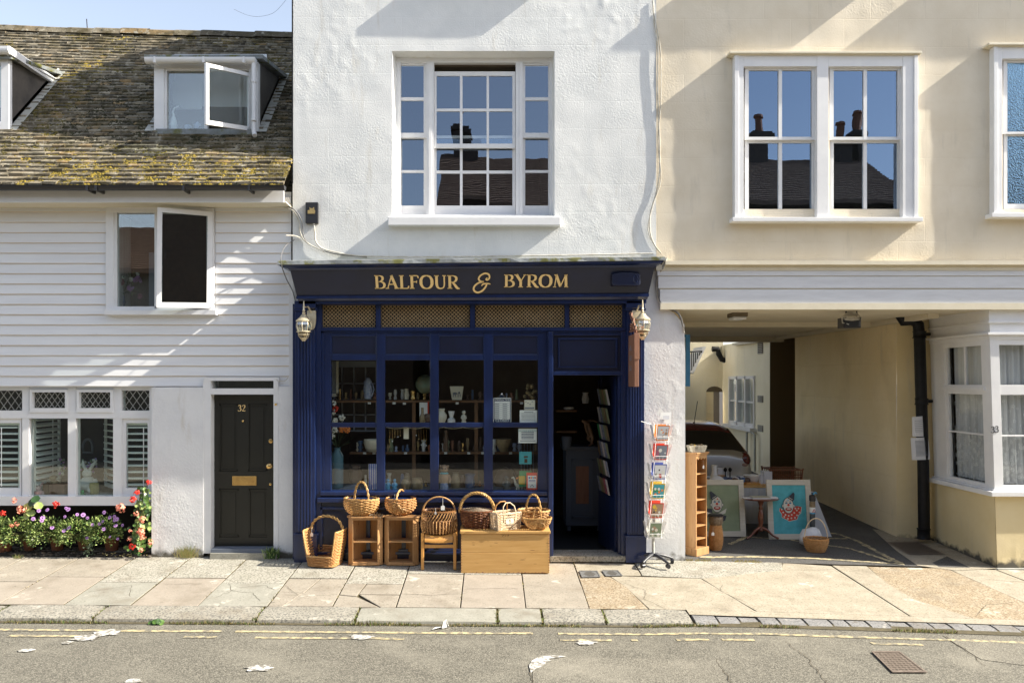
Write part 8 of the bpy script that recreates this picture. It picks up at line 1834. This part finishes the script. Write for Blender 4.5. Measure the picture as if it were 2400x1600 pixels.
# ================================================================ ironwork in the ground
def on_ground(name, label, cat, pix, mm, road, fn, dz=.006, group=None):
    q = [gp(a, b, road) for a, b in pix]; zf = RD if road else G
    f = lambda u, v, h: (lambda x_, y_: (x_, y_, zf(x_, y_)+dz+h))(lerp(lerp(q[0][0], q[1][0], u), lerp(q[3][0], q[2][0], u), v), lerp(lerp(q[0][1], q[1][1], u), lerp(q[3][1], q[2][1], u), v))
    t = thing(name, label, cat, f(.5, .5, 0), group); m = MB(); m.add([f(0, 0, 0), f(1, 0, 0), f(1, 1, 0), f(0, 1, 0)], [(0, 1, 2, 3)], mm)
    for (a, b, c, d) in ((0, 0, 1, .06), (0, .94, 1, 1), (0, .06, .06, .94), (.94, .06, 1, .94)): m.add([f(a, b, .004), f(c, b, .004), f(c, d, .004), f(a, d, .004)], [(0, 1, 2, 3)], mm)
    m.build('frame', t); m = MB(); fn(m, f); tag(m.build('pattern', t), kind='stuff'); return t
def pat_drain(m, f):
    rg = random.Random(2)
    for i in range(7):
        for j in range(11):
            u, v = (i+.5)/7, (j+.5)/11; du, dv = (.06, .017) if (i+j) % 2 else (.022, .045); m.add([f(u-du, v-dv, .003), f(u+du, v-dv*.4, .003), f(u+du, v+dv, .003), f(u-du, v+dv*.4, .003)], [(0, 1, 2, 3)], 'crack')
on_ground('drain_cover', 'rusty rectangular drain cover with pierced pattern set in the tarmac', 'drain cover', [(2042, 1528), (2108, 1528), (2174, 1578), (2092, 1578)], 'rust_iron', True, pat_drain, .010)
def pat_rings(m, f):
    for k in range(5): v = .22+.14*k; a = .32-abs(k-2)*.07; m.add([f(.5-a, v-.025, .003), f(.5+a, v-.025, .003), f(.5+a, v+.025, .003), f(.5-a, v+.025, .003)], [(0, 1, 2, 3)], 'crack')
on_ground('water_cover', 'left of two small grey iron covers in the pavement outside the shop door', 'cover', [(1357, 1338), (1400, 1338), (1408, 1353), (1364, 1354)], 'cover_grey', False, pat_rings)
on_ground('water_cover', 'right of two small grey iron covers in the pavement, nearer the postcard rack', 'cover', [(1410, 1337), (1448, 1337), (1460, 1350), (1420, 1351)], 'cover_grey', False, pat_rings)
def pat_ribs(m, f):
    for i in range(16): u = (i+.5)/16; m.add([f(u-.012, .08, .003), f(u+.012, .08, .003), f(u+.012, .92, .003), f(u-.012, .92, .003)], [(0, 1, 2, 3)], 'crack')
on_ground('ribbed_cover', 'large rusty ribbed cover in the shade by the drainpipe', 'cover', [(2078, 1271), (2150, 1270), (2216, 1300), (2130, 1300)], 'rust_iron', False, pat_ribs, .008)
# litter
for lab, pts, hh_ in (('crumpled white paper standing against the kerb', [(1036, 1474), (1040, 1455), (1046, 1451), (1052, 1468), (1050, 1472)], 0), ('flat torn white paper lying beside the kerb', [(1012, 1477), (1020, 1469), (1034, 1468), (1026, 1476)], 0)):
    c = gp(pts[0][0], pts[0][1]); y0 = c[1]; m = MB(); q = [P(a, b, y0+.06*i/len(pts)) for i, (a, b) in enumerate(pts)]; q = [Vector((v.x, v.y, max(v.z, RD(v.x, v.y)+.01))) for v in q]; m.add(q+[v+Vector((.0, .02, -.004)) for v in q], [tuple(range(len(q))), tuple(range(2*len(q)-1, len(q)-1, -1))]+[(i, (i+1) % len(q), (i+1) % len(q)+len(q), i+len(q)) for i in range(len(q))], 'paper'); tag(m.build('litter'), lab, 'litter')
# ================================================================ plants
def leafq(m, c, d, l, w, mm, rg):
    d = d.normalized(); u = d.cross(Vector((rg.uniform(-1, 1), rg.uniform(-1, 1), rg.uniform(-.2, 1)))); u = u.normalized() if u.length > .01 else d.orthogonal(); k = d.cross(u).normalized()*l*.15
    m.add([c, c+d*l*.5+u*w+k, c+d*l, c+d*l*.5-u*w+k], [(0, 1, 2, 3)], mm)
def rleaf(m, c, nrm, r, mm, rg):
    nrm = nrm.normalized(); u = nrm.orthogonal().normalized(); v = nrm.cross(u); n = 7; a0 = rg.random()*6; m.add([c]+[c+(u*math.cos(a0+2*math.pi*i/n)+v*math.sin(a0+2*math.pi*i/n))*r*rg.uniform(.85, 1.1)+nrm*r*.18 for i in range(n)], [(0, i+1, (i+1) % n+1) for i in range(n)], mm)
def pot_plant(label, px, py, r, h, kind, seed, wid=1.0, hgt=1.0, nl=520, fl=()):
    y = .30 if px > 30 else .22; c = P(px, py, y); c.z = -.005; s = (D+y)/F; rg = random.Random(seed); r *= s; h *= s
    t = thing('potted_plant', label, 'potted plant', c, 'terracotta pots along the cottage wall')
    m = MB(); m.lathe([(r*.68, 0), (r*.95, h*.78), (r*1.06, h*.79), (r*1.08, h), (r*.95, h), (r*.9, h*.9), (0, h*.88)], c, 'terracotta', 20); m.build('pot', t, smooth=40)
    m = MB(); top = c+Vector((0, -.24, h+.105))
    for k in range(nl):
        a = rg.uniform(0, 6.28); e = rg.uniform(-.6, 1); q = math.sqrt(1-e*e); d = Vector((math.cos(a)*q, math.sin(a)*q, e)); p = top+Vector((d.x*.235*wid, d.y*.18, d.z*.185*hgt))*rg.uniform(.55, 1.08)+Vector((0, 0, -.03+.05*noise.noise(Vector((a*2, e*3, seed)))))
        leafq(m, p, d+Vector((rg.uniform(-.7, .7), rg.uniform(-.9, .3), rg.uniform(-.4, .9))), rg.uniform(.024, .046), rg.uniform(.007, .013), rg.choice(['leaf', 'leaf_light', 'leaf_light', 'leaf_light', 'leaf_dark']), rg)
    for k in range(30): p = top+Vector((rg.uniform(-.15, .15)*wid, rg.uniform(-.1, .0), rg.uniform(-.14, .02))); m.tube([c+Vector((0, 0, h*.9)), (c+p)/2+Vector((0, 0, h*.6)), p], .002, 'stalk', 3)
    m.build('foliage', t)
    for (a, b, mm, rr) in fl: flower(t, a, b, mm, rr, rg)
    return t
def flower(t, px, py, mm, rr, rg, y=-.0):
    y = y-.06-.06*rg.random(); c = P(px, py, y); s = (D+y)/F; rr *= s; m = MB()
    if mm.startswith('petal_m'):
        rr *= .85
        nrm = Vector((rg.uniform(-.4, .6), -1, rg.uniform(.2, .9))).normalized(); u = nrm.orthogonal().normalized(); v = nrm.cross(u)
        for k in range(11): a = 2*math.pi*k/11; d = u*math.cos(a)+v*math.sin(a); w = nrm.cross(d)*rr*.22; m.add([c+d*rr*.15, c+d*rr*.7+w, c+d*rr, c+d*rr*.7-w], [(0, 1, 2, 3)], mm)
        m.ball(c+nrm*.003, rr*.22, 'petal_eye', 6, 4)
    else:
        for k in range(26):
            d = Vector((rg.gauss(0, 1), rg.gauss(0, 1)-.3, rg.gauss(0, 1))).normalized(); p = c+d*rr*rg.uniform(.5, .9); u = d.orthogonal().normalized(); v = d.cross(u); a = rg.random()*6; e = u*math.cos(a)+v*math.sin(a); f = u*-math.sin(a)+v*math.cos(a); l = rr*.34; m.add([p-e*l, p-f*l*.7, p+e*l, p+f*l*.7], [(0, 1, 2, 3)], mm)
    m.build('flower_head', t)
Mv = 'petal_mauve'
pot_plant('terracotta pot of red geraniums at the left edge, half out of frame', 8, 1274, 22, 44, 'g', 1, .8, 1.3, 700, [(8, 1202, 'petal_red', 9), (34, 1172, 'petal_coral', 8), (27, 1232, 'petal_coral', 6), (40, 1227, 'petal_coral', 7)])
pot_plant('terracotta pot of mauve daisies second from the left below the cottage window', 70, 1276, 16, 36, 'd', 2, .95, 1.1, 900, [(50, 1192, 'petal_coral', 13), (91, 1196, Mv, 6), (78, 1215, Mv, 6), (76, 1264, 'petal_white', 3)])
pot_plant('terracotta pot of mauve daisies third from the left below the cottage window', 135, 1275, 17, 36, 'd', 3, .95, 1.1, 900, [(111, 1194, Mv, 6), (100, 1213, Mv, 7), (98, 1219, Mv, 6), (131, 1182, 'petal_red', 10), (122, 1236, Mv, 6), (152, 1210, Mv, 5)])
pot_plant('terracotta pot of mauve daisies in the middle of the row with trailing grey leaves', 198, 1275, 16, 36, 'd', 4, .95, 1.1, 900, [(160, 1193, Mv, 7), (155, 1190, Mv, 5), (181, 1205, Mv, 5), (195, 1206, Mv, 7), (161, 1236, Mv, 7), (150, 1243, Mv, 6), (204, 1260, Mv, 5), (205, 1213, Mv, 5)])
pot_plant('terracotta pot of mauve daisies second from the right below the cottage window', 262, 1277, 18, 40, 'd', 5, .95, 1.1, 900, [(244, 1200, Mv, 6), (257, 1212, Mv, 6), (268, 1210, Mv, 6), (274, 1216, Mv, 7), (268, 1218, Mv, 6), (241, 1221, Mv, 5), (233, 1227, Mv, 5), (217, 1229, Mv, 5), (243, 1239, Mv, 6), (271, 1231, Mv, 6), (287, 1230, Mv, 5), (257, 1257, Mv, 4), (276, 1262, Mv, 4)])
g = thing('geranium', 'tall coral and red geranium climbing the right corner of the cottage window', 'geranium', P(325, 1296, .05)); rg = random.Random(77); m = MB()
for k in range(230):
    f = rg.random(); px = lerp(322, 342, f)+rg.gauss(0, 13)*(1-.3*f); py = lerp(1290, 1150, f)+rg.uniform(-10, 10); px = min(px, 352); c = P(px, py, rg.uniform(-.10, .12)); rleaf(m, c, Vector((rg.uniform(-.4, .9), -1, rg.uniform(-.1, 1))), rg.uniform(.014, .034), rg.choice(['leaf', 'leaf_dark', 'leaf_light', 'leaf']), rg)
for px, py in ((75, 1178), (84, 1170), (66, 1188), (90, 1185), (72, 1202), (64, 1207)): rleaf(m, P(px, py, -.03), Vector((rg.uniform(-.3, .6), -1, rg.uniform(0, .8))), .055, 'leaf_light' if py > 1183 else 'leaf_dark', rg)
m.build('foliage', g); m = MB()
for k in range(9): a, b = rg.uniform(310, 345), rg.uniform(1150, 1250); m.tube([P(325, 1296, .02), P((a+325)/2, (b+1296)/2, -.03), P(a, b, -.02)], .005, 'stalk', 4)
m.build('stems', g)
for px, py, mm, r_ in ((349, 1130, 'petal_red', 8), (320, 1154, 'petal_red', 9), (312, 1170, 'petal_red', 11), (283, 1189, 'petal_coral', 14), (320, 1203, 'petal_coral', 8), (333, 1217, 'petal_coral', 10), (340, 1158, 'petal_white', 5), (305, 1244, 'petal_coral', 5), (303, 1262, 'petal_coral', 7), (331, 1245, 'petal_coral', 12), (334, 1258, 'petal_coral', 9), (310, 1280, 'petal_red', 10), (331, 1288, 'petal_coral', 7), (352, 1270, 'petal_coral', 9)): flower(g, px, py, mm, r_, rg, y=-.04)
m = MB(); rg = random.Random(8)
for k in range(40): a = P(rg.uniform(200, 220), rg.uniform(1272, 1300), rg.uniform(-.06, .05)); leafq(m, a, Vector((rg.uniform(-1, 1), -.6, rg.uniform(-.4, .8))), .05, .012, 'leaf_grey', rg)
tag(m.build('trailing_plant'), 'grey-green trailing plant spilling onto the pavement below the pots', 'plant')
m = MB(); rg = random.Random(18)      # pebbles in the bed
for k in range(520): x_, y_ = rg.uniform(-6.6, X(352)), rg.uniform(-.02, .66); r_ = rg.uniform(.012, .028); m.ball((x_, y_, G(x_, 0)+.002), (r_, r_*.8, r_*.7), 'pebble', 6, 4)
for k in range(25): x_, y_ = rg.uniform(X(240), X(352)), rg.uniform(-.10, .06); leafq(m, Vector((x_, y_, G(x_, y_)+.02)), Vector((rg.uniform(-1, 1), rg.uniform(-1, 1), .2)), .04, .01, 'straw', rg)
tag(m.build('pebble_bed', flat=True), 'dark pebbles and dead leaves under the flower pots', 'pebbles', kind='stuff')
mb = MB(); grid(mb, [-12, -9, -6.6, X(353)], [-.02, .70], lambda x, y: G(x, 0)+.004, 'soil'); tag(mb.build('planting_bed', flat=True), 'soil bed below the cottage window', None, kind='structure')
def tuft(label, px, py, n, h, spread, mats, seed, name='grass_tuft', cat='grass', wid=.003):
    x_, y_ = gp(px, py, False); rg = random.Random(seed); m = MB()
    for k in range(n):
        a = rg.random()*6.28; b = Vector((x_+rg.gauss(0, spread*.3), y_+rg.uniform(-.03, .05), G(x_, y_))); d = Vector((math.cos(a)*spread*rg.random(), -abs(math.sin(a))*spread*.6*rg.random(), h*rg.uniform(.4, 1))); w = Vector((wid, 0, 0)); m.add([b-w, b+w, b+d*.6+w*.6+Vector((0, 0, .01)), b+d, b+d*.6-w*.6+Vector((0, 0, .01))], [(0, 1, 2, 3, 4)], rg.choice(mats))
    return tag(m.build(name), label, cat)
tuft('dry straw coloured grass tuft at the foot of the cottage pier', 438, 1306, 240, .17, .16, ['straw', 'straw', 'leaf_light'], 1); tuft('small green weed left of the cottage doorstep', 507, 1301, 40, .08, .05, ['leaf', 'leaf_light'], 2, 'weed', 'weed', .005); tuft('leafy green weed right of the cottage doorstep', 637, 1308, 150, .16, .12, ['leaf', 'leaf_dark', 'leaf_light'], 3, 'weed', 'weed', .007)
tuft('small weed by the shop door threshold', 1312, 1311, 60, .05, .08, ['leaf', 'leaf_light'], 4, 'weed', 'weed', .005); tuft('pale grass tuft in front of the planting bed', 42, 1308, 40, .06, .07, ['straw', 'leaf_light'], 5)
m = MB(); rg = random.Random(40)
for k in range(5200):      # weeds and moss in the joints and along the kerb
    x_ = rg.uniform(-6.5, 7); q = noise.noise(Vector((x_*1.3, 3, 1)))
    if q < -.12+(0 if x_ < 2 else .2): continue
    y_ = KF-.012-abs(rg.gauss(0, .022)); b = Vector((x_, y_, RD(x_, KF)+.004)); d = Vector((rg.uniform(-.02, .02), rg.uniform(-.03, .01), rg.uniform(.006, .035)*(1+max(0, q)*1.5))); m.add([b-Vector((.004, 0, 0)), b+Vector((.004, 0, 0)), b+d], [(0, 1, 2)], rg.choice(['straw', 'leaf', 'moss_green', 'straw', 'leaf_light']))
for jx in JX[2:]:
    for k in range(60):
        y_ = rg.uniform(KB, -.1)
        if noise.noise(Vector((jx*3, y_*2.5, 9))) < .12: continue
        b = Vector((jx+rg.gauss(0, .004), y_, G(jx, y_)-.004)); m.add([b-Vector((.005, 0, 0)), b+Vector((.005, 0, 0)), b+Vector((rg.uniform(-.01, .01), rg.uniform(-.01, .01), .014))], [(0, 1, 2)], rg.choice(['straw', 'moss_green', 'mortar_dirt']))
for jx in KXs[:-1]:
    for k in range(50): y_ = rg.uniform(KF-.01, KB); b = Vector((jx+rg.gauss(0, .012), y_, G(jx, y_)-.02)); m.add([b-Vector((.006, 0, 0)), b+Vector((.006, 0, 0)), b+Vector((rg.uniform(-.015, .015), rg.uniform(-.015, .01), .028))], [(0, 1, 2)], rg.choice(['straw', 'moss_green', 'leaf_light']))
for k in range(160):
    px = rg.uniform(1608, 1790); b = P(px, 0, .0); b = Vector((b.x, rg.uniform(-.03, .03), G(b.x, 0)))
    if noise.noise(Vector((b.x*3, 1, 7))) > -.05: m.add([b-Vector((.006, 0, 0)), b+Vector((.006, 0, 0)), b+Vector((rg.uniform(-.02, .02), -.01, .03))], [(0, 1, 2)], 'straw')
tag(m.build('kerb_weeds', flat=True), 'low weeds and moss growing along the kerb and paving joints', 'weeds', kind='stuff')
x_, y_ = gp(368, 1462); m = MB()
for k in range(14): a = k*.9; rleaf(m, Vector((x_+.07*math.cos(a)*(k/14+.2), y_+.03*math.sin(a), RD(x_, y_)+.015+.02*(1-k/14))), Vector((math.cos(a)*.6, math.sin(a)*.6-.4, 1)), .026, 'leaf' if k % 3 else 'leaf_dark', rg)
tag(m.build('plantain'), 'broad-leaved pale green weed growing at the kerb', 'weed')
